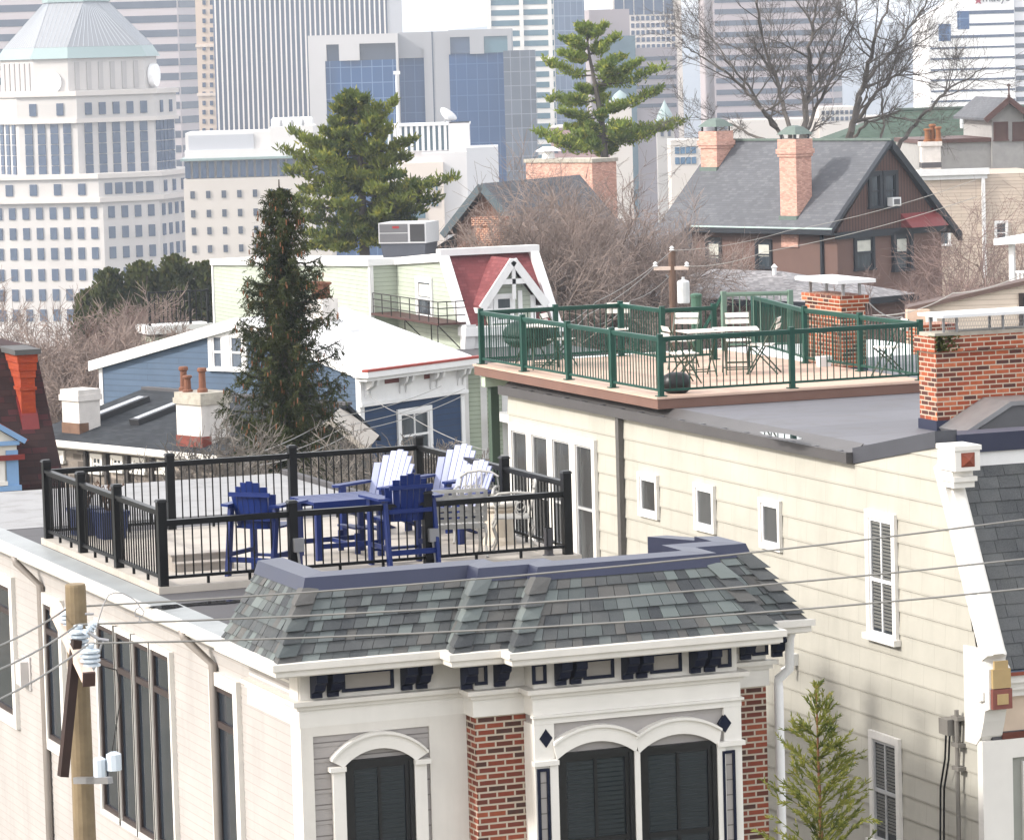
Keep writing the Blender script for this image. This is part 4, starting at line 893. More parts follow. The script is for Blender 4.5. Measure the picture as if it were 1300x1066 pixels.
# ---- porch roof in front of the blue house
P0=PD(463,570,104); FP=Fr((P0.x,P0.y,0),math.radians(-24)); z_=P0.z
Pr=fthing('shed','small beige gabled shed roof in front of the blue house corner','shed',FP)
pk=FP.front(418,537,0); b=MB(); b.prism([(0,-.05,z_-.1),(.1,-.05,z_+.02),(pk.x,-.05,pk.z+.12),(2*pk.x,-.05,z_),(2*pk.x,-.05,z_-.12),(pk.x,-.05,pk.z-.02)],(0,3.5,0)); b.build('roof',plain('beige roof edge',(.42,.38,.33),.7,.1),Pr)
b=MB(); b.prism([(-.1,.1,0),(-.1,.1,z_-.12),(pk.x,.1,pk.z-.04),(2*pk.x+.1,.1,z_-.12),(2*pk.x+.1,.1,0)],(0,3.2,0)); b.build('wall',plain('dark shed wall',(.12,.11,.10),.8),Pr)
# ---- green house with red mansard
P0=PD(583,412,150); FGn=Fr((P0.x,P0.y,0),0.0)
Gn=fthing('clapboard_house','pale green clapboard house with red shingled mansard and white dormer','house',FGn)
GRS=courses('pale green clapboards',(.42,.462,.385),.17,0,line=(.20,.23,.18),lw=.08,var=.03,amt=.7,dirty=.06)
gs=lambda x,y,u=0:FGn.side(x,y,u)
c1=gs(561,324); cK=gs(503,328); zfb=gs(590,414).z; yfb=gs(590,414).y; vj=cK.y; jog=-FGn.front(472,400,vj).x; far=gs(270,330,-jog); hi=gs(467,330,-jog); rear=gs(188,380,-jog)
print('green',c1,cK,'jog',jog,'far',far,'hi',hi,zfb,yfb)
wG=FGn.front(697,388,0).x
b=MB(); b.prism([(0,yfb,0),(0,vj,0),(0,vj,cK.z),(0,c1.y,c1.z),(0,yfb,zfb)],(wG,0,0)); b.prism([(-jog,vj,0),(-jog,far.y,0),(-jog,far.y,far.z),(-jog,vj,hi.z)],(wG*.9,0,0)); b.build('wall',GRS,Gn)
b=MB(); rz=lambda p:V(p)
b.prism([(-.14,c1.y,c1.z-.25),(-.14,vj,cK.z-.25),(-.14,vj,cK.z+.03),(-.14,c1.y,c1.z+.08)],(wG,0,0)); b.prism([(-jog-.14,vj-.12,hi.z-.22),(-jog-.14,far.y,far.z-.22),(-jog-.14,far.y,far.z+.05),(-jog-.14,vj-.12,hi.z+.05)],(wG*.9,0,0)); b.box(-jog-.06,-jog+.1,vj-.06,vj+.12,0,hi.z-.22).box(-jog-.06,-jog+.1,far.y-.15,far.y+.06,0,far.z-.22); b.build('white_trim',WHITE2,Gn)
b=MB(); p=gs(529,350); q=gs(551,404)
window(Gn,('s',0.0),q.y,q.z,p.y,p.z,cas=.16,mc=WHITE2,mg=GLASSB,cols=1,rows=2,proud=.08,bar=.07,blind=(.45,.98,1))
# mansard
RSH=courses('red mansard shingles','#8a3a3c',.16,.3,line=(.12,.03,.03),lw=.08,rough=.85,cols=['#a35a5d','#ab5e61','#9c5558','#b16668'],big=.6)
b=MB(); b.face([(.1,yfb-.05,zfb),(wG,yfb-.05,zfb),(wG,c1.y-.05,c1.z),(.1,c1.y-.05,c1.z)]); b.build('mansard',RSH,Gn)
b=MB()
for u_ in (0,wG): b.beam((u_,yfb-.12,zfb-.1),(u_,c1.y-.12,c1.z+.05),.34,.3,up=(0,1,0))
b.box(-.2,wG+.2,c1.y-.35,c1.y+.1,c1.z-.02,c1.z+.24); b.build('verge_trim',WHITE2,Gn)
b=MB(); b.box(-.25,wG+.3,yfb-.75,yfb+.1,zfb-.35,zfb-.02).box(-.1,wG+.1,yfb-.35,yfb+.05,zfb-1.0,zfb-.351).box(-.15,wG+.1,yfb-.5,yfb+.05,zfb-1.15,zfb-1.001).prism([(-.22,yfb-.05,zfb-.0),(-.22,yfb-.75,zfb+.1),(-.22,yfb-.5,zfb-.9),(-.22,yfb-.05,zfb-1.3)],(.4,0,0)); b.build('cornice',WHITE2,Gn)
b=MB(); b.box(.02,wG-.02,yfb-.12,yfb-.02,0,zfb-1.16); b.build('front_wall',courses('shaded green clapboards',(.42,.48,.38),.17,0,line=(.14,.18,.12),lw=.08,var=.03,amt=.7),Gn)
b=MB()
for x in (590,613,640,668): p=FGn.front(x,480,yfb-.13); b.box(p.x-.12,p.x+.12,yfb-.18,yfb-.121,0,zfb-1.2)
b.build('front_trim',WHITE2,Gn)
# dormer
vd=yfb-.2; pk=FGn.front(648,328,vd); fl=FGn.front(613,388,vd); fr_=FGn.front(689,386,vd); ux=pk.x
hw=(fr_.x-fl.x)/2; ux=(fr_.x+fl.x)/2
b=MB(); b.prism([(ux-hw*.8,vd+.15,zfb-.1),(ux+hw*.8,vd+.15,zfb-.1),(ux+hw*.8,vd+.15,fl.z+.1),(ux,vd+.15,pk.z-.35),(ux-hw*.8,vd+.15,fl.z+.1)],(0,2.6,0)); o=b.build('dormer',GRS,Gn)
b=MB(); slabroof(b,[(ux-hw-.1,vd-.12,fl.z),(ux,vd-.12,pk.z),(ux,vd+3.4,pk.z),(ux-hw-.1,vd+3.4,fl.z)],.12); slabroof(b,[(ux,vd-.12,pk.z),(ux+hw+.1,vd-.12,fl.z),(ux+hw+.1,vd+3.4,fl.z),(ux,vd+3.4,pk.z)],.12); b.build('dormer_roof',RSH,o)
b=MB(); b.beam((ux-hw-.1,vd-.18,fl.z-.1),(ux,vd-.18,pk.z-.08),.09,.3); b.beam((ux+hw+.1,vd-.18,fl.z-.1),(ux,vd-.18,pk.z-.08),.09,.3); b.box(ux-.07,ux+.07,vd-.2,vd-.12,fl.z+.2,pk.z).box(ux-hw*.5,ux+hw*.5,vd-.2,vd-.13,(fl.z+pk.z)/2-.1,(fl.z+pk.z)/2+.1).box(ux-hw-.12,ux-hw+.3,vd-.2,vd+1,fl.z-.3,fl.z-.1).box(ux+hw-.3,ux+hw+.12,vd-.2,vd+1,fl.z-.3,fl.z-.1); b.build('barge_board',WHITE2,o)
window(Gn,('f',vd+.14),ux-hw*.62,zfb+.1,ux+hw*.1,fl.z+.4,cas=.13,mc=WHITE2,mg=GLASSB,cols=1,rows=2,proud=.08,bar=.06)
for q0,q1,q2 in ((.2,.34,.5),(.62,.78,.3),(-.8,-.64,.3)): MB().box(ux+hw*q0,ux+hw*q1,vd+.05,vd+.14,zfb,fl.z+q2).build('dormer_trim',WHITE2,o)
# lower white porch to the right of the green house (seen through the green railing)
b=MB(); p=FGn.front(668,470,yfb-2.5); b.box(wG*.25,wG+6,yfb-3.2,yfb-.2,zfb-3.6,zfb-3.3).box(wG*.3,wG+6,yfb-3.1,yfb-2.95,zfb-2.75,zfb-2.6); b.build('porch',WHITE2,Gn)
b=MB(); b.box(-.9,wG,yfb-5.0,yfb-.2,4.0,4.25); b.build('porch_roof',MEMB,Gn)
# balcony fire escape
IRON=plain('rusty black iron',(.035,.028,.025),.6,.2)
p0=gs(443,402,-jog-.3); p1=gs(558,418,-1.0); zf=gs(552,410,-1.15).z; y0=gs(556,408,-1.15).y; y1=gs(470,400,-1.15).y; ztop=gs(556,391,-1.15).z
print('balc',zf,ztop,y0,y1)
FE=thing('fire_escape','black iron fire escape balcony on the pale green side wall','fire escape',FGn.O)
b=MB(); b.box(-1.15,-.02,y0,vj-.02,zf-.08,zf); b.build('platform',plain('rust red iron deck',(.12,.045,.035),.7,.2),FE)
b=MB(); hh=max(.8,min(1.3,ztop-zf))
def bar_(p,q): b.tube([p,q],.022,5,False)
yy=[y0+(vj-.3-y0)*k/7 for k in range(8)]
for y in yy: bar_((-1.13,y,zf),(-1.13,y,zf+hh))
for z in (.35,.7,1.0): bar_((-1.13,y0,zf+hh*z),(-1.13,yy[-1],zf+hh*z)); bar_((-1.13,y0,zf+hh*z),(-.04,y0,zf+hh*z))
for k in range(3): bar_((-1.13+.36*k,y0,zf),(-1.13+.36*k,y0,zf+hh))
b.build('guard_rail',IRON,FE)
for y in (y0+.2,(y0+vj)/2):
    b=MB(); bar_((-1.1,y,zf-.08),(-.02,y,zf-1.2)); bar_((-1.1,y,zf-.08),(-1.1,y,zf-.8)); bar_((-.02,y,zf-.1),(-.02,y,zf-1.3)); b.build('bracket',IRON,FE)
# roof air conditioner
pc=PD(490,328,158); FAc=Fr((pc.x,pc.y,0),math.radians(-38)); zb2=pc.z
p=FAc.front(476,326); za=FAc.front(500,283).z
AC=fthing('rooftop_unit','grey rooftop air conditioning unit on a tapered curb above the green house','air conditioner',FAc)
wl=abs(FAc.front(472,300).x); wr=FAc.front(517,300).x
ACL=plain('light grey sheet metal',(.42,.42,.43),.5,.05,1); ACD=plain('grey sheet metal',(.20,.20,.215),.5,.06,1)
H=za-zb2; uw=1.75; 
b=MB(); b.box(-.25,uw,-.1,1.6,zb2+H*.42,za); b.build('cabinet',ACL,AC)
b=MB(); b.hexa([(-.0,.05,zb2-.6),(uw-.25,.05,zb2-.6),(uw-.25,1.4,zb2-.6),(0,1.4,zb2-.6),(-.2,-.05,zb2+H*.41),(uw-.05,-.05,zb2+H*.41),(uw-.05,1.55,zb2+H*.41),(-.2,1.55,zb2+H*.41)]); b.build('curb',plain('dark curb flashing',(.10,.11,.14),.5),AC)
b=MB(); b.box(uw*.62,uw-.06,-.125,-.101,zb2+H*.47,za-.06); b.build('coil_grille',plain('black coil grille',(.05,.05,.055),.6),AC)
b=MB(); b.box(-.2,uw*.56,-.118,-.101,zb2+H*.46,zb2+H*.7).box(-.2,uw*.56,-.116,-.101,zb2+H*.73,za-.05); b.build('access_panel',ACD,AC)
MB().box(uw*.2,uw*.36,-.13,-.1185,za-.22,za-.13).build('badge',plain('red badge',(.5,.03,.04),.5),AC)
# ---- rear deck railing of the green house at left
P0=PD(268,408,172); FD=Fr((P0.x,P0.y,0),0)
Dk=fthing('roof_terrace','white edged flat roof terrace with black railing left of the green house','terrace',FD)
zf=FD.side(268,410).z; l=FD.front(190,408,3).x
lft=FD.front(191,408,0).x
b=MB(); b.box(lft,0,0,1.6,0,zf-.5); b.build('wall',plain('pale green wall',(.42,.47,.37),.7),Dk); b=MB(); b.box(lft-.2,.05,-.2,1.7,zf-.35,zf); b.build('terrace_slab',WHITE2,Dk)
railing(Dk,[(lft,.1,zf),(lft*.33,.1,zf),(-.1,.1,zf)],1.5,1.47,.12,.10,BLACK,False,sp=.19,balr=.028)
# ---- tall brown house
P0=PD(1058,291,200); P1=PZ(862,287,P0.z); a=math.atan2(P0.y-P1.y,P0.x-P1.x); FH=Fr((P0.x,P0.y,0),a)
Hh=fthing('brown_house','large brown gabled house with long grey roof and two pink brick chimneys','house',FH)
pr_=FH.side(1133,178); er=FH.side(1191,262); ze=P0.z; vD=2*pr_.y
print('brown',math.degrees(a),pr_,er,ze)
zr=pr_.z; hv=pr_.y if 2.5<pr_.y<9 else 5.0
lu=FH.front(835,285).x
PNK=plain('salmon brown stucco',(.27,.155,.125),.8,.08,.8,dirty=.12); BRB=courses('brown board siding',(.20,.105,.085),5,.22,line=(.05,.03,.025),lw=.01,var=.08,amt=.8)
SLT=courses('grey slate roof','#6b6f76',.16,.32,line=(.08,.08,.085),lw=.09,rough=.8,cols=['#7d7f85','#84868c','#808288','#888a8f','#7a7c82'],big=.35)
DNV=plain('dark navy eaves paint',(.015,.022,.035),.5,.2)
b=MB(); b.box(lu+.6,-.32,.6,2*hv-.6,0,ze-.25); b.build('wall',PNK,Hh)
b=MB(); zg0=ze-.25; gp=[(-.30,.5,zg0),(-.30,2*hv-.5,zg0),(-.30,hv,zr-.3)]; b.prism(gp,(-.25,0,0)); b.build('gable_wall',BRB,Hh)
sp_=(zr-ze)/hv
b=MB(); slabroof(b,[(lu,0,ze),(0,0,ze),(0,hv,zr),(lu,hv,zr)],.14); slabroof(b,[(0,2*hv+.6,ze-.6*sp_),(lu,2*hv+.6,ze-.6*sp_),(lu,hv,zr),(0,hv,zr)],.14); b.build('roof',SLT,Hh)
COPP=plain('green copper',(.20,.27,.235),.6,.12,4)
MB().box(lu,0,hv-.12,hv+.12,zr-.02,zr+.10).build('ridge_cap',COPP,Hh)
b=MB(); b.box(lu,.02,-.12,.0,ze-.30,ze-.0); b.box(lu,-.0,.001,.9,ze-.32,ze-.22); b.build('eaves',DNV,Hh)
MB().box(lu,.0,-.15,-.02,ze-.02,ze+.05).build('gutter',plain('pale verdigris gutter',(.40,.50,.48),.5),Hh)
b=MB(); b.prism([(.02,-.1,ze-.2),(.02,-.1,ze+.0),(.02,hv,zr+.02),(.02,hv,zr-.18)],(-.3,0,0)); b.prism([(.02,2*hv+.7,ze-.7*sp_-.45),(.02,2*hv+.7,ze-.7*sp_),(.02,hv,zr+.02),(.02,hv,zr-.45)],(-.3,0,0)); b.build('barge_board',DNV,Hh)
b=MB(); b.box(-.28,-.12,.4,2*hv-.4,ze-.55,ze-.2); b.build('belt_course',DNV,Hh)
b=MB(); p=FH.side(1140,280,-.5); q=FH.side(1186,272,-.5); b.hexa([(-.6,p.y,ze-.2),(.5,p.y,ze-.2),(.5,q.y,ze-.2),(-.6,q.y,ze-.2),(-.6,p.y,ze+.7),(-.5,p.y,ze+.7),(-.5,q.y,ze+.7),(-.6,q.y,ze+.7)]); b.build('pent_roof',plain('red pent roof',(.36,.05,.05),.6),Hh)
Pg=('r',-.30)
def gwin(x0,y0,x1,y1,P,sd,**k):
    u0=P[1]; p=FH.side(x0,y0,u0) if sd else FH.front(x0,y0,u0); q=FH.side(x1,y1,u0) if sd else FH.front(x1,y1,u0)
    A_,B_=(p.y,q.y) if sd else (p.x,q.x)
    return window(Hh,P,min(A_,B_),min(p.z,q.z),max(A_,B_),max(p.z,q.z),**k)
gwin(1101,218,1119,263,Pg,True,cas=.2,mc=DNV,mg=GLASSB,rows=2,proud=.12,bar=.07); gwin(1119,217,1139,263,Pg,True,cas=.2,mc=DNV,mg=GLASSB,rows=2,proud=.12,bar=.07)
p=FH.side(1131,256,-.30); o=MB().box(-.25,.12,p.y-.32,p.y+.32,p.z-.22,p.z+.22).build('window_unit',WHITE2,Hh); MB().box(.121,.135,p.y-.22,p.y+.22,p.z-.14,p.z+.14).build('grille',ACD,o)
Pw=('r',-.32); Pl=('f',.6)
gwin(1083,298,1110,341,Pw,True,cas=.16,mc=DNV,mg=GLASSB,rows=2,proud=.1,bar=.08,blind=(.45,.97,1)); gwin(1131,294,1157,342,Pw,True,cas=.22,mc=DNV,mg=GLASSB,rows=2,proud=.2,bar=.1,blind=(.4,.97,1))
for x0,x1,y0,y1 in ((896,917,301,346),(959,981,303,341)): gwin(x0,y0,x1,y1,Pl,False,cas=.13,mc=DNV,mg=GLASSB,rows=2,proud=.08,bar=.07,blind=(.3,.97,1))
p=FH.front(1045,330,.6); MB().box(p.x-.07,p.x+.07,.45,.6,0,ze-.3).build('downspout',DNV,Hh)
# chimneys
n_=V((0,-sp_,1)).normalized(); hq=FH.G(0,0,ze); HN=FH.u*n_.x+FH.v*n_.y+V((0,0,n_.z))
hp_=lambda x,y:FH.L(PN(x,y,hq,HN))
PBR=brick('pink painted brick',['#cf9f8c','#d8aa98','#c89686','#d2a392'],'#c29a8c',.21,.075,.01,bmp=.4)
def hchim(x0,x1,yb,yt,Q=None):
    p=Q or hp_((x0+x1)/2,yb); w_=(FH.front(x1,yb,p.y).x-FH.front(x0,yb,p.y).x); zt1=FH.front((x0+x1)/2,yt,p.y).z; u0=p.x-w_*.5
    dd=w_*.42; w2=w_*.66
    b=MB(); b.box(u0,u0+w2,p.y,p.y+dd*1.5,p.z-1.5,zt1-.9); o=b.build('chimney',PBR,Hh)
    b=MB(); b.box(u0-.07,u0+w2+.07,p.y-.07,p.y+dd*1.5+.07,zt1-.9,zt1-.75).box(u0-.13,u0+w2+.13,p.y-.13,p.y+dd*1.5+.13,zt1-.749,zt1-.5).box(u0-.06,u0+w2+.06,p.y-.06,p.y+dd*1.5+.06,zt1-.499,zt1); b.build('corbelled_top',PBR,o)
    b=MB(); cx_,cy_=u0+w2/2,p.y+dd*.75; ax,ay=w2/2+.10,dd*.75+.10
    for i,(f,zz) in enumerate(((1,.24),(.78,.40),(.45,.62),(.12,.70))):
        for s1,s2 in ((-1,-1),(1,-1),(1,1),(-1,1)): b.v.append((cx_+s1*ax*f,cy_+s2*ay*f,zt1+zz))
    for i in range(3):
        for k in range(4): b.f.append((i*4+k,i*4+(k+1)%4,(i+1)*4+(k+1)%4,(i+1)*4+k)); b.t.append(None)
    b.f.append((12,13,14,15)); b.t.append(None); b.f.append((3,2,1,0)); b.t.append(None)
    b.build('copper_cap',COPP,o)
    b=MB(); 
    for sx in (u0+.05,u0+w2-.12):
        for sy in (p.y+.05,p.y+dd*1.5-.12): b.box(sx,sx+.07,sy,sy+.07,zt1,zt1+.245)
    b.build('cap_legs',DNV,o); MB().box(u0-.04,u0+w2+.04,p.y-.1,p.y+.4,p.z-.2,p.z+.12).build('base_flashing',COPP,o)
hchim(991,1023,277,177)
hchim(890,921,215,167)
# lower hipped wing in front
ql=PD(1040,384,172); FW=Fr((ql.x,ql.y,0),FH.a)
Wg=fthing('garage','low brown garage with a grey hipped roof in front of the big brown house','garage',FW)
zw=ql.z; zt1=FW.front(985,344,3.2).z; lw_=FW.front(775,382).x; rt_=FW.front(992,344,3.2).x; ll=FW.front(905,347,3.2).x
GRS2=courses('grey asphalt shingles','#77767a',.15,.32,line=(.1,.1,.1),lw=.09,rough=.9,cols=['#959294','#a19e9f','#9a9799','#a7a4a5'],big=.4)
b=MB(); 
b.face([(lw_,0,zw),(0,0,zw),(rt_,3.2,zt1),(ll,3.2,zt1)]); b.face([(0,0,zw),(0,6.4,zw),(rt_,3.2,zt1)]); b.face([(0,6.4,zw),(lw_,6.4,zw),(ll,3.2,zt1),(rt_,3.2,zt1)]); b.face([(lw_,6.4,zw),(lw_,0,zw),(ll,3.2,zt1)]); b.build('roof',GRS2,Wg)
b=MB(); b.box(lw_,0,-.08,.0,zw-.28,zw+.0).box(-.0,.08,0,6.4,zw-.28,zw).box(lw_,0,0,6.4,zw-.2,zw-.15); b.build('eaves',DNV,Wg)
MB().box(lw_+.4,-.4,.4,6,0,zw-.2).build('wall',PNK,Wg)
b=MB(); p=FW.front(983,341,2.8); b.lathe((p.x,2.8,zt1-.35),[(.1,0),(.1,.5),(.16,.55),(.02,.7)],8); b.build('roof_vent',WHITE2,Wg)
# second garage bay to the right under the railing: dark roof with pale cover
p=PD(1100,400,150)
# ---- dark left part of the brown house behind the shrubs
P0=PD(862,300,196); FJ=Fr((P0.x,P0.y,0),FH.a)
Jh=fthing('brown_wing','dark brown house wing half hidden by bare shrubs','house',FJ)
l=FJ.front(680,300).x; zt1=FJ.front(760,292).z; zs=FJ.front(800,318).z
b=MB(); b.box(l,-1.2,.3,1.3,0,zs); b.build('wall',plain('dark brown shingle wall',(.11,.06,.05),.85,.15),Jh)
b=MB(); b.prism([(l-.3,-.4,zs-.1),(l-.3,2.0,zt1+.3),(l-.3,2.2,zs-.1)],(-l-.9,0,0)); b.build('roof',SLT,Jh)
p=FJ.front(700,309,.3);q=FJ.front(716,345,.3); window(Jh,('f',.3),p.x,q.z,q.x,p.z,cas=.12,mg=GLASS,rows=2,proud=.08)
# ---- gabled brown cottage left of the shrubs
P0=PD(566,292,188); FK=Fr((P0.x,P0.y,0),math.radians(-50))
Kh=fthing('brown_cottage','pinkish brown board gabled cottage with a brick chimney in front','house',FK)
pk=FK.front(611,233,0); e1=FK.front(565,290,0); hw=pk.x-e1.x; ze=e1.z
b=MB(); b.prism([(e1.x+.4,.4,0),(pk.x+hw-.4,.4,0),(pk.x+hw-.4,.4,ze),(pk.x,.4,pk.z-.45),(e1.x+.4,.4,ze)],(0,9,0)); b.build('wall',courses('pink brown boards',(.34,.20,.155),6,.45,line=(.09,.05,.04),lw=.008,var=.06,amt=.8),Kh)
b=MB(); slabroof(b,[(e1.x-.1,0,ze-.2),(pk.x,0,pk.z),(pk.x,10,pk.z),(e1.x-.1,10,ze-.2)],.14); slabroof(b,[(pk.x,0,pk.z),(pk.x+hw+.1,0,ze-.2),(pk.x+hw+.1,10,ze-.2),(pk.x,10,pk.z)],.14); b.build('roof',SLT,Kh)
b=MB(); b.beam((e1.x-.12,-.06,ze-.34),(pk.x,-.06,pk.z-.14),.12,.34); b.beam((pk.x+hw+.12,-.06,ze-.34),(pk.x,-.06,pk.z-.14),.12,.34); b.build('barge_board',plain('blue grey barge board',(.14,.19,.22),.6),Kh)
q=FK.front(601,320,-.9); q1=FK.front(641,320,-.9); zt1=FK.front(620,276,-.9).z
b=MB(); b.box(q.x+.1,q1.x-.25,-.9,.5,0,zt1-.4); o=b.build('chimney',brick('rough orange brick',['#a9583a','#b8674a','#8f4530','#c07654','#9c4f36'],'#c9a48c',.21,.09,.016,bmp=.5),Kh); b=MB(); b.box(q.x+.0,q1.x-.15,-1.0,.6,zt1-.4,zt1); b.build('corbelled_top',MC['rough orange brick'],o)
b=MB(); p=FK.front(540,290,3); b.prism([(e1.x-4.2,2.5,ze-2.2),(e1.x+.6,2.5,ze+.35),(e1.x+.6,2.5,0),(e1.x-4.2,2.5,0)],(0,5,0)); b.build('side_wing',SHD,Kh)
# broad chimney wall behind
P0=PD(668,226,215); FQ=Fr((P0.x,P0.y,0),FH.a+.1)
Q=fthing('chimney_block','wide pinkish brick chimney block with a small white vent cap','chimney',FQ)
z1=FQ.front(700,202).z; wq=FQ.front(752,226).x
b=MB(); b.box(0,wq,0,2,0,z1-.2); b.build('stack',PBR,Q); b=MB(); b.box(-.08,wq+.08,-.08,2.08,z1-.2,z1); b.build('coping',STN,Q)
p=FQ.front(693,199,.6); b=MB(); b.lathe((p.x,.8,z1),[(.35,0),(.33,.35),(.2,.38)],8); b.build('vent',WHITE2,Q); b=MB(); b.hexa([(p.x-.55,.3,z1+.4),(p.x+.55,.3,z1+.4),(p.x+.55,1.3,z1+.4),(p.x-.55,1.3,z1+.4),(p.x-.2,.6,z1+.65),(p.x+.2,.6,z1+.65),(p.x+.2,1.0,z1+.65),(p.x-.2,1.0,z1+.65)]); b.build('vent_cap',WHITE2,Q)
# ---- green shingled roof behind
P0=PD(1040,180,262); FR=Fr((P0.x,P0.y,0),-YAW+.03)
Rg=fthing('green_roofed_hall','long hall with a mossy green shingled hip roof above white windows','hall',FR)
GSH=courses('green asphalt shingles','#5d7264',.18,.35,line=(.06,.08,.06),lw=.08,rough=.9,cols=['#586d5f','#62786a','#5b7062','#687d6f'],big=.3)
ze=FR.front(1100,185).z; zr=FR.front(1200,138,5).z; ra=FR.front(1142,138,5).x; rb=FR.front(1320,138,5).x; wE=FR.front(1360,185).x
b=MB(); b.face([(-.6,0,ze-.2),(wE,0,ze-.2),(rb,5,zr),(ra,5,zr)]); b.face([(-.6,10,ze-.2),(-.6,0,ze-.2),(ra,5,zr)]); b.face([(wE,10,ze-.2),(-.6,10,ze-.2),(ra,5,zr),(rb,5,zr)]); b.build('roof',GSH,Rg)
MB().box(0,wE-.5,.5,9.5,0,ze-.25).build('wall',plain('dark hall wall',(.07,.08,.08),.8),Rg)
b=MB(); b.box(ra-.3,rb,4.8,5.2,zr-.02,zr+.12); b.build('ridge_cap',COPP,Rg)
for k in range(5):
    x=FR.front(1147,190,.5).x+k*1.5; window(Rg,('f',.5),x,ze-1.5,x+1.1,ze-.45,cas=.1,mg=GLASSB,rows=1,cols=2,proud=.06)
p=FR.front(1221,160,2.4); b=MB(); b.lathe((p.x,2.4,ze+(zr-ze)*.4),[(.12,0),(.12,.8),(.16,.82),(.16,.9)],8); b.build('vent_pipe',WHITE2,Rg)
# ---- grey gable and wall to the right
P0=PD(1256,150,240); FS=Fr((P0.x,P0.y,0),-YAW+.1)
Sg=fthing('grey_house','grey gabled house with red brown barge boards and a finial','house',FS)
pk=FS.front(1280,124); e1=FS.front(1254,147); hw=pk.x-e1.x
b=MB(); b.prism([(e1.x+.3,.3,0),(pk.x+hw-.3,.3,0),(pk.x+hw-.3,.3,e1.z),(pk.x,.3,pk.z-.3),(e1.x+.3,.3,e1.z)],(0,8,0)); b.box(-4.2,e1.x+.3,.6,8,0,e1.z-1.6); b.build('wall',plain('grey stucco',(.38,.37,.36),.8,.08),Sg)
b=MB(); slabroof(b,[(e1.x-.2,-.2,e1.z-.15),(pk.x,-.2,pk.z),(pk.x,9,pk.z),(e1.x-.2,9,e1.z-.15)],.15); slabroof(b,[(pk.x,-.2,pk.z),(pk.x+hw+.2,-.2,e1.z-.15),(pk.x+hw+.2,9,e1.z-.15),(pk.x,9,pk.z)],.15); b.build('roof',SLT,Sg)
RBB=plain('red brown barge paint',(.20,.10,.085),.6,.1)
b=MB(); b.beam((e1.x-.22,-.26,e1.z-.3),(pk.x,-.26,pk.z-.12),.12,.34); b.beam((pk.x+hw+.22,-.26,e1.z-.3),(pk.x,-.26,pk.z-.12),.12,.34); b.box(-4.3,e1.x+.3,.45,8.1,e1.z-1.6,e1.z-1.35); b.build('barge_board',RBB,Sg)
b=MB(); b.lathe((pk.x,-.2,pk.z-.1),[(.1,0),(.1,.25),(.05,.3),(.05,.75),(.12,.8),(.12,.9),(.02,.95)],8); b.build('finial',RBB,Sg)
for x0 in (1261,1285):
    p=FS.front(x0,155,.3); q=FS.front(x0+19,178,.3); window(Sg,('f',.3),p.x,q.z,q.x,p.z,cas=.1,mc=RBB,mg=plain('brown shutter',(.22,.13,.11),.7),rows=1,split=[],proud=.06)
# ---- tan sided house with chimney pots
P0=PD(1168,222,225); FT=Fr((P0.x,P0.y,0),-YAW+.06)
Tn=fthing('tan_house','tan sided house with white cornice and a stucco chimney carrying orange pots','house',FT)
zc=FT.front(1200,216).z; wT=FT.front(1330,300).x
TAN=courses('tan siding',(.54,.45,.37),.2,0,line=(.26,.2,.16),lw=.08,var=.05,amt=.7)
MB().box(0,wT,0,9,0,zc-.3).build('wall',TAN,Tn)
w1=FT.front(1255,216).x; b=MB(); b.box(-.25,w1,-.3,.1,zc-.3,zc+.05).box(-.1,w1-.1,-.14,-.01,zc-.55,zc-.301); b.build('cornice',WHITE2,Tn)
p=FT.front(1248,250); MB().box(p.x-.1,p.x+.1,-.2,-.02,0,zc-.5).build('downspout',WHITE2,Tn)
p=FT.front(1190,283,-.02);q=FT.front(1207,311,-.02); window(Tn,('f',-.02),p.x,q.z,q.x,p.z,cas=.12,mc=WHITE2,mg=GLASSB,rows=1,split=[],proud=.08)
p=FT.front(1262,283,-.02); window(Tn,('f',-.02),p.x,q.z,p.x+.8,q.z+1.3,cas=.12,mc=WHITE2,mg=GLASSB,rows=2,proud=.08)
zcb=FT.front(1182,213,1.6).z; zct=FT.front(1182,180,1.6).z; p0=FT.front(1169,200,1.6).x; p1=FT.front(1197,200,1.6).x
b=MB(); b.box(p0+.08,p1-.12,1.6,2.5,zcb-1.5,zct-.25).box(p0,p1-.04,1.52,2.58,zct-.25,zct); o=b.build('chimney',STUC,Tn); MB().box(p0+.05,p1-.09,1.57,2.53,zcb,zcb+.3).build('base_flashing',MEMB,o)
for k,(px_,hh) in enumerate(((1177,.75),(1184.5,1.0),(1191,.85))): pot(Tn,(FT.front(px_,170,1.9).x,1.9+.2*(k%2),zct),hh*FT.front(0,0,0).x*0+hh*1.0,.2,plain('bright terracotta',(.45,.17,.06),.7,.15,5))
# ---- cream house with a white porch at the right edge
P0=PD(1165,392,92); P1=PZ(1300,410,P0.z)
FU=Fr((P0.x,P0.y,0),math.radians(-62)); 
FU=Fr((P0.x,P0.y,0),-YAW-.0)
Ug=fthing('cream_house','cream sided house with a sloping brown roof edge at the right','house',FU)
pts_=[FU.front(x,y) for x,y in ((1153,411),(1163,392),(1310,359))]
b=MB(); p=pts_; b.prism([(p[1].x,0,0),(p[2].x,0,0),(p[2].x,0,p[2].z),(p[1].x,0,p[1].z)],(0,.6,0)); b.build('wall',courses('cream vinyl siding',(.62,.53,.44),.12,0,line=(.35,.28,.22),lw=.08,var=.02,amt=.7),Ug)
b=MB(); b.prism([(p[1].x-.2,-.15,p[1].z-.05),(p[2].x,-.15,p[2].z-.0),(p[2].x,-.15,p[2].z+.1),(p[1].x-.2,-.15,p[1].z+.05)],(0,.8,0)); b.build('roof_edge',plain('brown roof edge',(.20,.13,.11),.7,.1),Ug)
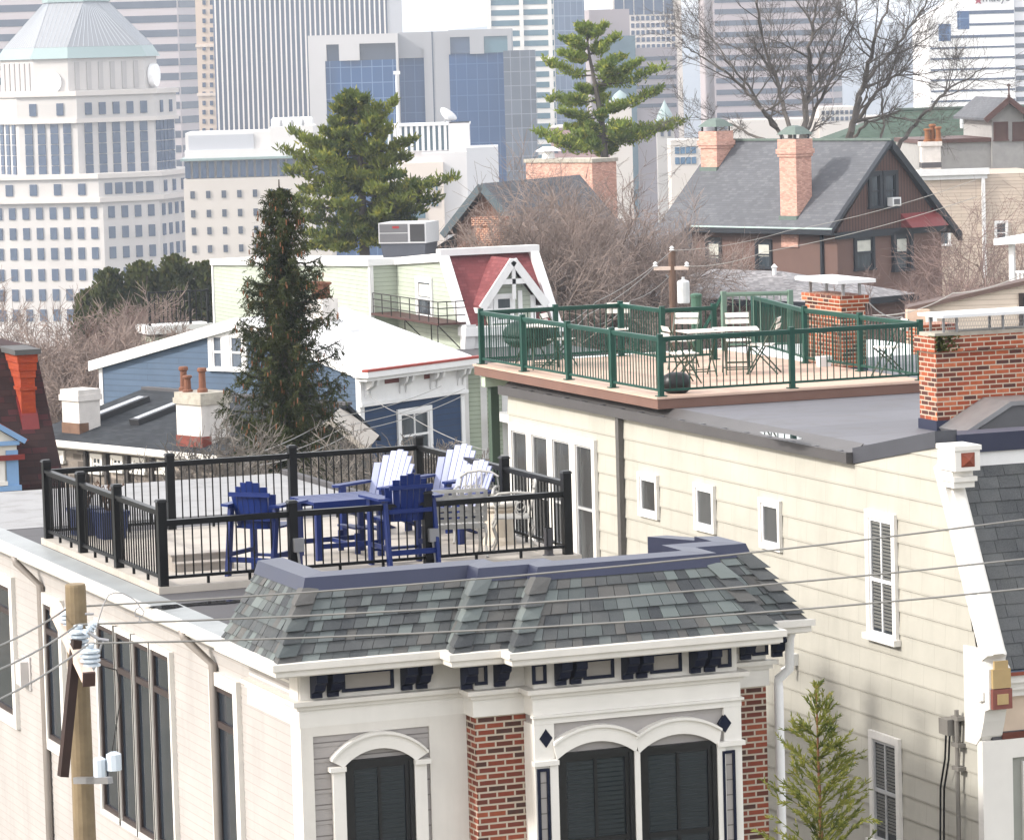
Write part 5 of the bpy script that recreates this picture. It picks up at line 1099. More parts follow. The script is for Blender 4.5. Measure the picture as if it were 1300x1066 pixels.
b=MB(); q0=FU.front(1152,394,-.6); q1=FU.front(1181,411,-.6); b.box(q0.x,q1.x,-.6,-.1,0,q1.z+.32); b.build('side_wall',plain('peach stucco',(.52,.37,.28),.8),Ug)
q0=FU.front(1293,372);q1=FU.front(1312,414); window(Ug,('f',0.0),q0.x,q1.z-.5,q1.x,q0.z,cas=.06,mc=BRN,mg=GLASS,rows=1,split=[],proud=.05)
q0=FU.front(1172,395,-.1);q1=FU.front(1181,411,-.1); window(Ug,('f',-.6),q0.x,q1.z-.3,q1.x+.1,q0.z,cas=.05,mg=GLASSB,rows=1,split=[])
P0=PD(1283,362,104); FV=Fr((P0.x,P0.y,0),-YAW-.45); zf=P0.z
Vp=fthing('porch','white wooden porch with square post and picket rail at the right edge','porch',FV)
pz=FV.front(1270,305); 
b=MB(); b.hexa([(-.35,-.3,pz.z-.12),(3,-.3,pz.z+.1),(3,3,pz.z+.1),(-.35,3,pz.z-.12),(-.35,-.3,pz.z+.05),(3,-.3,pz.z+.42),(3,3,pz.z+.42),(-.35,3,pz.z+.05)]); b.build('roof',WHITE2,Vp)
for x in (-.04,2.4): MB().box(x,x+.14,0,.14,0,pz.z-.05).build('post',WHITE2,Vp)
MB().box(-.2,3,-.2,3,zf-.25,zf-.02).build('floor',WHITE2,Vp); MB().box(-.1,2.9,-.1,2.9,0,zf-.251).build('base_wall',plain('brick red base',(.25,.12,.09),.8),Vp)
b=MB(); b.box(.1,2.4,.03,.1,zf+.32,zf+.38); 
for k in range(20): b.box(.16+.11*k,.22+.11*k,.04,.09,zf,zf+.32)
b.build('picket_rail',WHITE2,Vp)
# small brick stack right behind the deck corner
P0=PD(1168,480,70); FX=Fr((P0.x,P0.y,0),0)
Xb=fthing('brick_stack','short red brick stack just behind the near brick chimney','chimney',FX)
zt1=FX.front(1178,412).z; w_=FX.front(1192,440).x+.25; b=MB(); b.box(0.08,w_,0,.5,0,zt1-.3); b.build('stack',BRK2,Xb); b=MB(); b.box(0.02,w_+.06,-.06,.56,zt1-.3,zt1); b.build('corbelled_top',BRK2,Xb)
P0=PD(1100,478,82); FY=Fr((P0.x,P0.y,0),0); 
Yb=fthing('flat_roof_building','low building with a white coated flat roof behind the brick chimney','building',FY)
z1=P0.z; w_=FY.front(1185,470).x; b=MB(); b.box(-3,w_+3,0,9,0,z1-.1); b.build('wall',plain('white painted block',(.55,.55,.56),.8),Yb); MB().box(-3.1,w_+3.1,-.1,9.1,z1-.1,z1).build('roof',WROOF,Yb)
# ================================================================== furniture on deck A
BLUE=plain('cobalt blue outdoor plastic',(.005,.03,.21),.42,.10,6,spec=.3); PALEB=plain('sunlit pale blue slats',(.34,.37,.55),.45,.06,2)  # pale slats hold the sun's glare on the blue backs in their colour
ALU=plain('weathered white cast metal',(.40,.39,.365),.5,.15,8)
def dk(x,y): return PZ(x,y,zA)
def fan_back(b,w0,w1,z0,z1,n,lean,y0,th=.022,arc=.10):
    """reclined fan of slats with an arched top; chair faces +y, back leans to -y"""
    for i in range(n):
        f0=(i+.05)/n-.5; f1=(i+.95)/n-.5; m=(f0+f1)/2
        h=(z1-z0)-arc*(abs(m))**2*1.0*4*.5
        def pt(f,t,dy): 
            w=w0+(w1-w0)*t; z=z0+h*t; return V((f*w,y0-lean*(z-z0)+dy+.26*f*f,z))
        b.hexa([pt(f0,0,0),pt(f0,0,-th),pt(f1,0,-th),pt(f1,0,0),pt(f0,1,0),pt(f0,1,-th),pt(f1,1,-th),pt(f1,1,0)])
    return b
def adirondack(name,label,p,rz,tall,group,s=1.0):
    t=thing(name,label,'chair',p,rz,group); t.scale=(s,s,s)
    hs=.56 if tall else .36; hb=1.10 if tall else .98; ln=.16 if tall else .48; yb_=-.22
    b=MB()
    for i in range(6): y=-.20+.085*i; z=hs-.02+ (0.0 if tall else (.0+.018*i)); b.box(-.27,.27,y,y+.075,z,z+.025)
    b.build('seat',BLUE,t)
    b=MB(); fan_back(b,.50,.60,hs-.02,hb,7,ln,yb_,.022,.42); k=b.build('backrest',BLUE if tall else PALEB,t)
    for zz in ((hs+.08,hs+.36) if tall else (hs+.10,hs+.36)):
        b=MB(); yy=yb_-ln*(zz-hs)-.03; b.box(-.27,.27,yy-.028,yy-.002,zz,zz+.05); b.build('back_rail',BLUE,k)
    ha=hs+.24
    for sx in (-1,1):
        b=MB(); b.prism([(sx*.27,-.36,ha),(sx*.40,-.30,ha),(sx*.42,.30,ha),(sx*.36,.36,ha),(sx*.28,.34,ha)],(0,0,.028)); b.build('armrest',BLUE,t)
        b=MB(); b.box(sx*.30-.02,sx*.30+.02,.20,.30,0,ha); b.build('leg',BLUE,t)
        b=MB(); 
        if tall: b.hexa([(sx*.30-.02,-.40,0),(sx*.30+.02,-.40,0),(sx*.30+.02,-.31,0),(sx*.30-.02,-.31,0),(sx*.30-.02,-.28,ha),(sx*.30+.02,-.28,ha),(sx*.30+.02,-.19,ha),(sx*.30-.02,-.19,ha)])
        else: b.hexa([(sx*.27-.02,-.75,0),(sx*.27+.02,-.75,0),(sx*.27+.02,-.66,0),(sx*.27-.02,-.66,0),(sx*.27-.02,.30,hs-.04),(sx*.27+.02,.30,hs-.04),(sx*.27+.02,.30,hs+.05),(sx*.27-.02,.30,hs+.05)])
        b.build('leg',BLUE,t)
    if tall:
        MB().box(-.28,.28,.22,.30,.16,.19).build('foot_rail',BLUE,t); MB().box(-.28,.28,-.34,-.31,.16,.22).build('foot_rail',BLUE,t)
        for sx in (-.3,.3): MB().box(sx-.018,sx+.018,-.3,.22,.22,.27).build('side_rail',BLUE,t)
    return t
GA='blue slatted chairs on the roof deck'
def plc(x,y,dz=0): return dk(x,y)
adirondack('bar_chair','tall blue slatted bar chair left of the blue table, back to the street',tuple(dk(338,727)),math.radians(-48),True,GA,1.04)
adirondack('bar_chair','tall blue slatted bar chair right of the table, arched back to the street',tuple(dk(512,717)),math.radians(2),True,GA,1.04)
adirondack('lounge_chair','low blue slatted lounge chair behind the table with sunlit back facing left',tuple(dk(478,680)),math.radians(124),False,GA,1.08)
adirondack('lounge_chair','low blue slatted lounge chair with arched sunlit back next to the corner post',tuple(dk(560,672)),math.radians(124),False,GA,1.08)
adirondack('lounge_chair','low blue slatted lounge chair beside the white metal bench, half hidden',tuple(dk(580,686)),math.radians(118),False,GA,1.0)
# foot stool
q=dk(462,699); t=thing('foot_stool','low blue slatted foot stool in front of the lounge chair','stool',tuple(q),math.radians(98))
b=MB()
for i in range(5): b.hexa([(-.25,-.25+.1*i,.26+.012*i),(.25,-.25+.1*i,.26+.012*i),(.25,-.165+.1*i,.26+.012*i),(-.25,-.165+.1*i,.26+.012*i),(-.25,-.25+.1*i,.285+.012*i),(.25,-.25+.1*i,.285+.012*i),(.25,-.165+.1*i,.285+.012*i),(-.25,-.165+.1*i,.285+.012*i)])
b.build('seat',BLUE,t)
for sx in (-.23,.23):
    for sy in (-.22,.2): MB().box(sx-.02,sx+.02,sy-.03,sy+.03,0,.26).build('leg',BLUE,t)
# bar table
q=(dk(376,708)+dk(486,700))/2; 
t=thing('bar_table','tall blue bar table with a flat slatted top','table',(q.x,q.y-.05,zA),math.radians(3))
ht=.73; b=MB()
for i in range(6): b.box(-.50,.50,-.42+.14*i,-.42+.135*(i+1)+.0,ht-.035,ht)
b.build('tabletop',BLUE,t)
MB().box(-.51,.51,-.435,-.421,ht-.11,ht+.002).build('apron',BLUE,t); MB().box(-.46,.46,.36,.38,ht-.13,ht-.036).build('apron',BLUE,t)
for sx in (-.42,.40):
    for sy in (-.34,.30): MB().box(sx-.035,sx+.035,sy-.035,sy+.035,0,ht-.036).build('leg',BLUE,t)
b=MB(); b.box(-.385,.365,-.35,-.32,.14,.2).box(-.385,.365,.29,.32,.14,.2).box(-.02,.02,-.319,.289,.145,.195); b.build('stretcher',BLUE,t)
# cast metal furniture
def cast_chair(name,label,p,rz,w,group,lattice):
    t=thing(name,label,'bench' if w>.7 else 'chair',p,rz,group); hw=w/2
    b=MB()
    n=7 if not lattice else int(w/.09)
    if lattice:
        for i in range(n+1): x=-hw+w*i/n; b.beam((x,-.2,.44),(x,-.28,.84),.05,.012)
        for k in range(6): z=.46+.075*k; b.beam((-hw,-.2-.08*(z-.44)/.4,z),(hw,-.2-.08*(z-.44)/.4,z),.012,.045)
    else:
        for i in range(n+1):
            x=-hw+w*i/n; b.tube([(x*.8,-.2,.44),(x*1.02,-.25,.62),(x*.9,-.29,.80+.05*math.cos(x/hw*1.5))],.012,5)
        for k in range(n):
            x=-hw*.8+1.6*hw*(k+.5)/n; b.tube([(x+.05*math.cos(a_),-.245-.02*math.sin(a_),.62+.06*math.sin(a_)) for a_ in [2*math.pi*j/8 for j in range(9)]],.009,4)
        b.tube([(-hw*1.0,-.27,.78),(-hw*.6,-.29,.84),(0,-.29,.86),(hw*.6,-.29,.84),(hw*1.0,-.27,.78)],.018,6)
    b.build('backrest',ALU,t)
    b=MB(); m=max(5,int(w/.07))
    for i in range(m): x=-hw+w*(i+.5)/m; b.box(x-.024,x+.024,-.2,.22,.405,.42)
    b.box(-hw,hw,.2,.23,.36,.42).box(-hw,hw,-.22,-.2,.36,.42); b.build('seat',ALU,t)
    for sx in (-1,1):
        b=MB(); x=sx*hw; b.tube([(x,-.26,.66),(x,-.05,.68),(x,.16,.67),(x,.24,.62),(x,.2,.57),(x,.16,.60)],.018,6); b.tube([(x,.2,.42),(x,.21,.56),(x,.14,.66)],.015,6)
        b.tube([(x+.05*0,-.1+.06*math.cos(a_),.54+.08*math.sin(a_)) for a_ in [2*math.pi*j/9 for j in range(10)]],.01,5); b.build('armrest',ALU,t)
        for fy in (.2,-.2):
            b=MB(); s_=1 if fy>0 else -1; b.tube([(x,fy,.4),(x,fy+.05*s_,.3),(x,fy+.0,.15),(x,fy+.05*s_,.03),(x,fy+.09*s_,.0)],[.022,.02,.015,.016,.02],6); b.build('leg',ALU,t)
    return t
GM='white cast metal seats on the roof deck'
cast_chair('garden_bench','white cast metal garden bench with square lattice back by the front rail',tuple(dk(574,706)),math.radians(-10),.78,GM,True)
cast_chair('garden_chair','white cast metal chair with scrolled back behind the lattice bench',tuple(dk(606,686)),math.radians(150),.50,GM,False)
cast_chair('garden_chair','white cast metal armchair nearest the right corner post of the deck',tuple(dk(652,697)),math.radians(70),.52,GM,False)
q=dk(634,690); t=thing('pedestal','round cream stone pedestal with a pale cushion on top','pedestal',tuple(q))
b=MB(); b.lathe((0,0,0),[(.22,0),(.21,.05),(.185,.1),(.18,.40),(.22,.44),(.22,.47)],18); b.build('drum',plain('cream stone',(.52,.46,.38),.8,.12,6,bmp=.2),t,smooth=False)
b=MB(); b.lathe((0,0,.47),[(.20,0),(.25,.02),(.26,.055),(.2,.085),(.0,.09)],18); b.build('cushion',plain('pale cushion',(.60,.57,.52),.8),t,smooth=True)
q=dk(257,722); t=thing('deck_step','two low beige plank steps standing on the cream deck by the front rail','step',tuple(q),math.radians(-1))
BEI=plain('beige step planks',(.40,.36,.32),.7,.1,3)
for k in range(2):
    b=MB(); b.box(-.36,.36,-.14+.2*k,.06+.2*k,.0,.085*(k+1)); b.box(-.38,.38,-.16+.2*k,.06+.2*k,.0855*(k+1),.0855*(k+1)+.02); b.build('tread',BEI,t)
# planters with dead plants
DEAD=plain('dead brown stems',(.16,.085,.05),.9,.3,8)
for k,(x,y) in enumerate(((91,688),(122,692))):
    q=dk(x,y-8); q.x+=.2
    t=thing('planter',('square blue planter with a dry twiggy plant near the far left corner post','square blue planter with a dry twiggy plant, second along the left rail')[k],'planter',tuple(q),.1,'blue planters on the roof deck')
    b=MB(); b.hexa([(-.15,-.15,0),(.15,-.15,0),(.15,.15,0),(-.15,.15,0),(-.2,-.2,.36),(.2,-.2,.36),(.2,.2,.36),(-.2,.2,.36)]); b.build('pot',plain('dusty blue planter',(.02,.05,.20),.5),t)
    b=MB()
    for i in range(26):
        a_=RU(0,6.28); l=RU(.2,.42); x2,y2=math.cos(a_)*l*.5,math.sin(a_)*l*.5; b.tube([(x2*.2,y2*.2,.34),(x2*.6,y2*.6,.34+l*.7),(x2,y2,.34+l)],[.006,.005,.002],4,False)
        for j in range(3): f=RU(.4,1); b.face([(x2*f,y2*f,.34+l*f),(x2*f+.05,y2*f+.01,.35+l*f),(x2*f+.04,y2*f+.03,.38+l*f)])
    b.build('dry_plant',DEAD,t,uv=False)
# ================================================================== furniture on deck B
SLATW=plain('white bistro slats',(.66,.63,.58),.5,.06,3); BISG=plain('olive green steel',(.07,.11,.07),.45,.15,4)
def db(x,y): return PZ(x,y,zdB)
def bistro_chair(name,label,p,rz):
    t=thing(name,label,'chair',p,rz,'folding bistro chairs on the tan roof deck'); 
    b=MB()
    for i in range(6): b.box(-.19,.19,-.18+.065*i,-.18+.065*i+.052,.45,.465)
    b.build('seat',SLATW,t)
    b=MB()
    for z in (.70,.80): b.hexa([(-.20,-.26-.0,z),(.20,-.26,z),(.20,-.245,z),(-.20,-.245,z),(-.20,-.285,z+.075),(.20,-.285,z+.075),(.20,-.27,z+.075),(-.20,-.27,z+.075)])
    b.build('backrest',SLATW,t)
    for sx in (-.2,.2):
        b=MB(); b.tube([(sx,.22,0),(sx,-.02,.40),(sx,-.28,.88)],.013,5); b.build('leg',BISG,t)
        b=MB(); b.tube([(sx*.9,-.27,0),(sx*.9,-.03,.26),(sx*.9,.19,.45)],.013,5); b.build('leg',BISG,t)
    b=MB(); b.tube([(-.2,.15,.12),(.2,.15,.12)],.01,5); b.tube([(-.18,-.2,.08),(.18,-.2,.08)],.01,5); b.build('stretcher',BISG,t)
    return t
def bistro_table(name,label,p,rz,w,round_):
    t=thing(name,label,'table',p,rz,'folding bistro tables on the tan roof deck')
    b=MB()
    if round_: b.lathe((0,0,.69),[(w/2,0),(w/2,.02),(0,.021)],20)
    else:
        for i in range(8): b.box(-w/2,w/2,-w/2+w*i/8,-w/2+w*(i+.86)/8,.69,.71)
    b.build('tabletop',SLATW,t)
    for sx in (-.2,.2):
        b=MB(); b.tube([(sx,.26,0),(sx,-.22,.69)],.013,5); b.build('leg',BISG,t)
        b=MB(); b.tube([(sx*.85,-.26,0),(sx*.85,.22,.69)],.013,5); b.build('leg',BISG,t)
    b=MB(); b.tube([(-.2,.2,.08),(.2,.2,.08)],.01,5); b.tube([(-.17,-.2,.08),(.17,-.2,.08)],.01,5); b.build('stretcher',BISG,t)
    return t
rb=-YAW
bistro_chair('folding_chair','white slatted folding chair at the far back rail, facing forward',tuple(db(785,452)),rb+math.pi*.97)
bistro_chair('folding_chair','white slatted folding chair behind the corner post left of the square table',tuple(db(868,468)),rb+math.pi*.9)
bistro_chair('folding_chair','white slatted folding chair low in front near the black bundle, side on',tuple(db(868,486)),rb-1.3)
bistro_chair('folding_chair','white slatted folding chair right of the square table with legs crossed, back tilted',tuple(db(968,474)),rb+1.35)
bistro_chair('folding_chair','white slatted folding chair standing behind the low white table, facing forward',tuple(db(938,468)),rb+math.pi)
bistro_chair('folding_chair','white slatted folding chair alone beside the brick chimney at right',tuple(db(1128,478)),rb+1.75)
bistro_chair('folding_chair','white slatted folding chair at left end near the covered grill',tuple(db(712,466)),rb-1.9)
bistro_table('bistro_table','small square white slatted table on green crossed legs in the middle',tuple(db(890,477)),rb+.3,.6,False)
bistro_table('bistro_table','low white slatted table right of the small square table, near the tilted chair',tuple(db(935,474)),rb,.7,False)
bistro_table('bistro_table','small white slatted table by the left rail',tuple(db(692,468)),rb-.1,.62,False)
q=db(655,466); q.x+=.25
t=thing('grill','covered dark green grill dome behind the left green rail','grill',tuple(q),rb); t.scale=(.85,.85,.78)
b=MB(); b.lathe((0,0,.62),[(.50,0),(.52,.06),(.48,.18),(.36,.30),(.16,.37),(0,.38)],20); b.build('lid',plain('dark green cover',(.03,.075,.06),.6,.15),t,smooth=True)
b=MB(); b.lathe((0,0,.38),[(.10,0),(.34,.04),(.48,.14),(.5,.239)],20); b.build('bowl',MC['dark green cover'],t,smooth=True)
for a_ in (0.3,2.4,4.5): MB().tube([(.2*math.cos(a_),.2*math.sin(a_),.42),(.4*math.cos(a_),.4*math.sin(a_),0)],.02,6).build('leg',BISG,t)
q=db(857,499); b=MB(); n=10
pr=[(.02,-.20),(.12,-.19),(.165,-.10),(.17,.0),(.16,.12),(.11,.19),(.02,.20)]
b.tube([(z,0,.15) for r,z in pr],[r for r,z in pr],14)
o=tag(b.build('bundle',plain('black vinyl',(.012,.012,.014),.4,.3,8,bmp=.3),smooth=True),'round black vinyl bundle at the foot of the front corner post','bundle'); o.location=(q.x+.02,q.y-.02,q.z); o.rotation_euler=(0,0,rb)
q=db(1046,465); b=MB(); b.hexa([(-.09,-.07,0),(.09,-.07,0),(.09,.07,0),(-.09,.07,0),(-.11,-.09,.16),(.11,-.09,.16),(.11,.09,.16),(-.11,.09,.16)]); o=tag(b.build('box',WHITE2),'small white box on the tan deck below the rear brick chimney','box'); o.location=q
# ================================================================== power pole and wires in front of house A
WOODP=plain('weathered utility pole wood',(.34,.255,.15),.85,.25,3,bmp=.4,dirty=.4)
DWOOD=plain('dark creosoted brace',(.055,.025,.018),.8,.2,3)
WIRE=plain('grey weathered wire',(.33,.32,.30),.5,.1); CER=plain('grey glazed ceramic',(.50,.56,.62),.25,.06,3,spec=.6)
pt=PD(95.5,741,37); t=thing('utility_pole','weathered wooden utility pole top with grey insulators on a slanting crossarm','utility pole',(pt.x,pt.y,0))
b=MB(); b.tube([(0,0,0),(0,0,pt.z-.02),(0,0,pt.z)],[.14,.098,.092],16); b.build('pole',WOODP,t,smooth=False)
lo3=lambda P:V(P)-V((pt.x,pt.y,0))
e0=lo3(PD(70,772,37.6)); e1=lo3(PD(113,862,36.2)); PEA=plain('pale crossarm wood',(.58,.46,.39),.8,.15,4)
b=MB(); b.beam(e0,e1,.10,.12); b.build('crossarm',PEA,t); dd_=(e1-e0).normalized()
b=MB(); b.beam(e1-dd_*.02,e1+dd_*.012,.115,.135); b.build('end_cap',plain('rusty end plate',(.12,.06,.05),.7),t)
b=MB(); b.beam(lo3(PD(97,812,36.7)),lo3(PD(80,985,36.7)),.08,.12); b.build('brace',DWOOD,t)
tops=[]
for (x,y0,y1,d_) in ((88.5,770,799,37.2),(100.5,792,826,36.8),(115,816,851,36.4)):
    a_=lo3(PD(x,y1,d_)); h=(y1-y0)/5000*d_; pr=[(.035,0)]
    for k in range(4): z=h*(.12+.17*k); pr+=[(.052,z),(.095,z+.012),(.095,z+.03),(.052,z+.045)]
    pr+=[(.03,h*.82),(.045,h*.88),(.045,h*.97),(.02,h)]
    b=MB(); b.lathe(a_,pr,14); o=b.build('insulator',CER,t,smooth=False); tops.append(V((pt.x,pt.y,0))+a_+V((0,0,h)))
    MB().tube([a_-V((0,0,.14)),a_],.012,6).build('pin',METALG,o)
a_=lo3(PD(109,806,36.6)); b=MB(); ax=V((.10,0,.12)); b.tube([a_+ax*f for f in (0,.15,.2,.35,.4,.55,.6,.75,.8,1)],[.05,.03,.055,.03,.055,.03,.055,.03,.045,.02],10); b.build('cutout',CER,t)
b=MB(); P_=lambda x,y,d_=36.5:lo3(PD(x,y,d_))
b.tube([P_(112,802),P_(125,811),P_(138,813)],.018,6); b.build('switch_arm',METALG,t); MB().tube([P_(124,838),P_(128,820),P_(133,811)],.012,6).build('brace_rod',METALG,t); MB().tube([P_(108,779),P_(119,779)],.012,5).build('bolt',METALG,t)
b=MB(); b.tube([P_(*q) for q in ((121,802),(126,784),(131,768),(138,755),(146,752),(156,753),(166,758),(174,764),(178,771))],.006,5); b.tube([P_(*q) for q in ((173,772),(171,777),(172,782),(181,782),(183,776),(178,770),(173,773))],.006,5); b.tube([P_(*q) for q in ((177,782),(177,786),(179,788),(177,790),(176,788))],.006,5); b.build('loop_wire',METALG,t)
b=MB(); b.tube([P_(*q) for q in ((118,842),(148,850),(154,880),(146,930),(140,965))],.006,5); b.build('drop_wire',plain('black wire',(.02,.02,.02),.5),t)
b=MB(); b.lathe(P_(127,985,36.4),[(.06,0),(.06,.16),(.03,.18)],10); b.lathe(P_(145,977,36.4),[(.07,0),(.07,.15),(.03,.17)],10); b.build('arrester',CER,t); MB().beam(P_(140,990,36.6),P_(96,990,37),.06).build('arrester_arm',METALG,t)
def wire(label,pts,r,group,sag=.0,m=None):
    b=MB(); out=[]
    for a_,c_ in zip(pts[:-1],pts[1:]):
        a_,c_=V(a_),V(c_); n=10
        for k in range(n): f=k/n; out.append(a_.lerp(c_,f)-V((0,0,sag*4*f*(1-f))))
    out.append(V(pts[-1])); b.tube(out,r,5)
    return tag(b.build('power_line',m or WIRE,uv=False),label,'wire',group)
GW='overhead lines across the front of the houses'
def far_(x,y,Y): return PY(x,y,Y)
for k,(rx,ry,lx,ly,lb) in enumerate(((1420,642.5,-130,850,'uppermost of the three overhead wires in front of the houses'),(1420,695,-130,884,'middle one of the three overhead wires in front of the houses'),(1420,734,-130,930,'lowest of the three overhead wires in front of the houses'))):
    T_=tops[k]; R3=PY(rx,ry,T_.y-.5*k+.3); L3_=PD(lx,ly,(33.5,33.2,33.0)[k]); R4=R3+(R3-T_)*2.0; L4=L3_+(L3_-T_)*4.0
    wire(lb,[tuple(L4),tuple(L3_),tuple(T_),tuple(R3),tuple(R4)],.010,GW,.12)
# ================================================================== trees and shrubs
BARK=plain('grey brown bark',(.19,.165,.145),.9,.25,2,bmp=.4); BARKD=plain('dark winter bark',(.10,.08,.065),.9,.3,2); TWIG=plain('brown winter twigs',(.37,.285,.245),.9,.3,.6); TWIG2=plain('reddish winter twigs',(.36,.25,.22),.9,.25,.6); TWIGG=plain('pale grey twigs',(.30,.265,.23),.9,.2,1)
def rv(s=1.0): return V((RU(-s,s),RU(-s,s),RU(-s,s)))
def twig(b,p,d,L,r,lev,kids,curl=.35,up=.12,n=3,seg=3,rmin=.006,spread=.8):
    if lev<=0: seg=2
    p=V(p); d=V(d).normalized(); pts=[p.copy()]; q=p.copy()
    for i in range(seg):
        d=(d+rv(curl)*.5+V((0,0,up))).normalized(); q=q+d*(L/seg); pts.append(q.copy())
    rs=[max(rmin*.5,r*(1-.62*i/seg)) for i in range(seg+1)]
    b.tube(pts,rs,n if r>.03 else 3,False)
    if lev<=0: return
    for k in range(kids):
        f=RU(.25,1.0); i=min(seg-1,int(f*seg)); c=pts[i].lerp(pts[i+1],f*seg-i)
        dd=(pts[i+1]-pts[i]).normalized(); s=dd.orthogonal().normalized(); s.rotate(Matrix.Rotation(RU(0,6.28),3,dd))
        nd_=(dd+s*RU(.45,1.15)*spread).normalized()
        twig(b,c,nd_,L*RU(.45,.75),max(rmin,r*RU(.4,.6)),lev-1,kids,curl,up,n,seg,rmin,spread)
def brush(name,label,x0,x1,ytop,ybot,d,dep,stems,lev,kids,m,group,kind=None,rmin=.008,r0=.05,zb=0.0,tops=None,Lf=.5,mass=True):
    """a bare shrub or small tree: forking stems from the ground, twigs to the outline"""
    t=None; pc=PD((x0+x1)/2,ybot,d); w=(x1-x0)/5000*d; zt=PD((x0+x1)/2,ytop,d).z; zg=pc.z if zb is None else zb
    b=MB(); H=zt-zg
    for s in range(stems):
        f=RU(-.5,.5); px=V((pc.x,pc.y,zg))+rt*(f*w*.55)+fw*RU(-dep,dep)*.5
        hh=H*RU(.40,.60)*(1-.35*abs(f)); 
        twig(b,px,V((0,0,1))+rt*(f*1.1)+fw*RU(-.4,.4),hh,r0*RU(.7,1.2),lev,kids,.62,.05,4,4,rmin,1.15)
    return tag(b.build(name,m,uv=False),label,'shrub' if kind is None else kind,group)
# ---- spruce hung with cones
def needles(b,p,d,L,w,n,droop):
    for i in range(n):
        f=RU(0,1); c=V(p)+V(d)*(L*f); s=rv(1); s.z-=droop; s.normalize(); k=RU(.6,1.2)*w; e=c+s*k; q=s.cross(V(d)+rv(.3)).normalized()*(k*.22)
        b.face([c-q*.5,e-q*.4,e+q*.4,c+q*.5])
def spruce(label,px,ytop,ybot,d,wpx,zb=0.0):
    pt=PD(px,ytop,d); H=pt.z-zb; t=thing('spruce_tree',label,'tree',(pt.x,pt.y,zb)); R=wpx/2/5000*d
    b=MB(); b.tube([(0,0,0),(.08,0,H*.4),(-.04,0,H*.75),(0,0,H)],[.22,.17,.09,.015],8); b.build('trunk',BARKD,t)
    b=MB(); wd=MB(); co=MB(); z=H*.03; lvl=0; zvis=H-(ybot-ytop)/5000*d
    while z<H*.985:
        f=1-(z-zvis)/(H-zvis) if z>zvis else 1.0
        rr=R*min(1.0,(max(0,f-.012)**.5)*1.08+.02)
        nb=9 if f>.3 else 6
        for k in range(nb):
            a=2*math.pi*(k/nb)+lvl*1.1+RU(-.3,.3); L=rr*RU(.55,1.14); 
            q_=RA(); L*=.5 if q_<.10 else 1.32 if q_>.93 else 1
            o=V((math.cos(a),math.sin(a),0)); pts=[]
            for i in range(6):
                s=i/5; zz=z+RU(-.03,.03)- .34*L*math.sin(s*2.0)+ .26*L*s*s
                pts.append(o*(L*s)+V((0,0,zz))+rv(.02))
            wd.tube(pts,[.03*(1-s/5.5)+.004 for s in range(6)],4,False)
            dn=56 if z>zvis-.8 else 6
            for i in range(1,6):
                sd=pts[i]-pts[i-1]; ln=sd.length; sd.normalize()
                for q in range(max(3,int(ln*24))):
                    c=pts[i-1]+sd*(ln*RA()); lat=sd.cross(V((0,0,1))).normalized()*RU(-1,1); tw=(lat*.5+sd*.35+V((0,0,-RU(.25,1.0)))).normalized(); tl=RU(.22,.55)*(.6+.5*f)
                    needles(b,c,tw,tl,.085,dn//3,.25)
                needles(b,pts[i-1],sd,ln,.10,dn//2,.2)
            if f<.98 and RA()<.75:
                for _ in range(3 if f>.1 else 2):
                    i=random.choice((3,4,5)); c=pts[i]+V((0,0,-.08))+rv(.09); h=RU(.10,.15); r=.018
                    co.tube([c,c-V((0,0,h*.3)),c-V((0,0,h*.8)),c-V((0,0,h))],[r*.5,r,r*.9,r*.2],5)
        z+=.20+.10*f; lvl+=1
    wd.build('branches',BARKD,t,uv=False); b.build('crown',leafy('spruce needles',(.045,.068,.024),(.115,.14,.042),(.21,.165,.05),1.3,.25),t,uv=False)
    co.build('cones',plain('orange brown cones',(.36,.15,.065),.8,.25,3),t,uv=False)['kind']='stuff'
    return t
spruce('tall dark spruce hung with orange brown cones behind the deck',354,228,580,92,158)
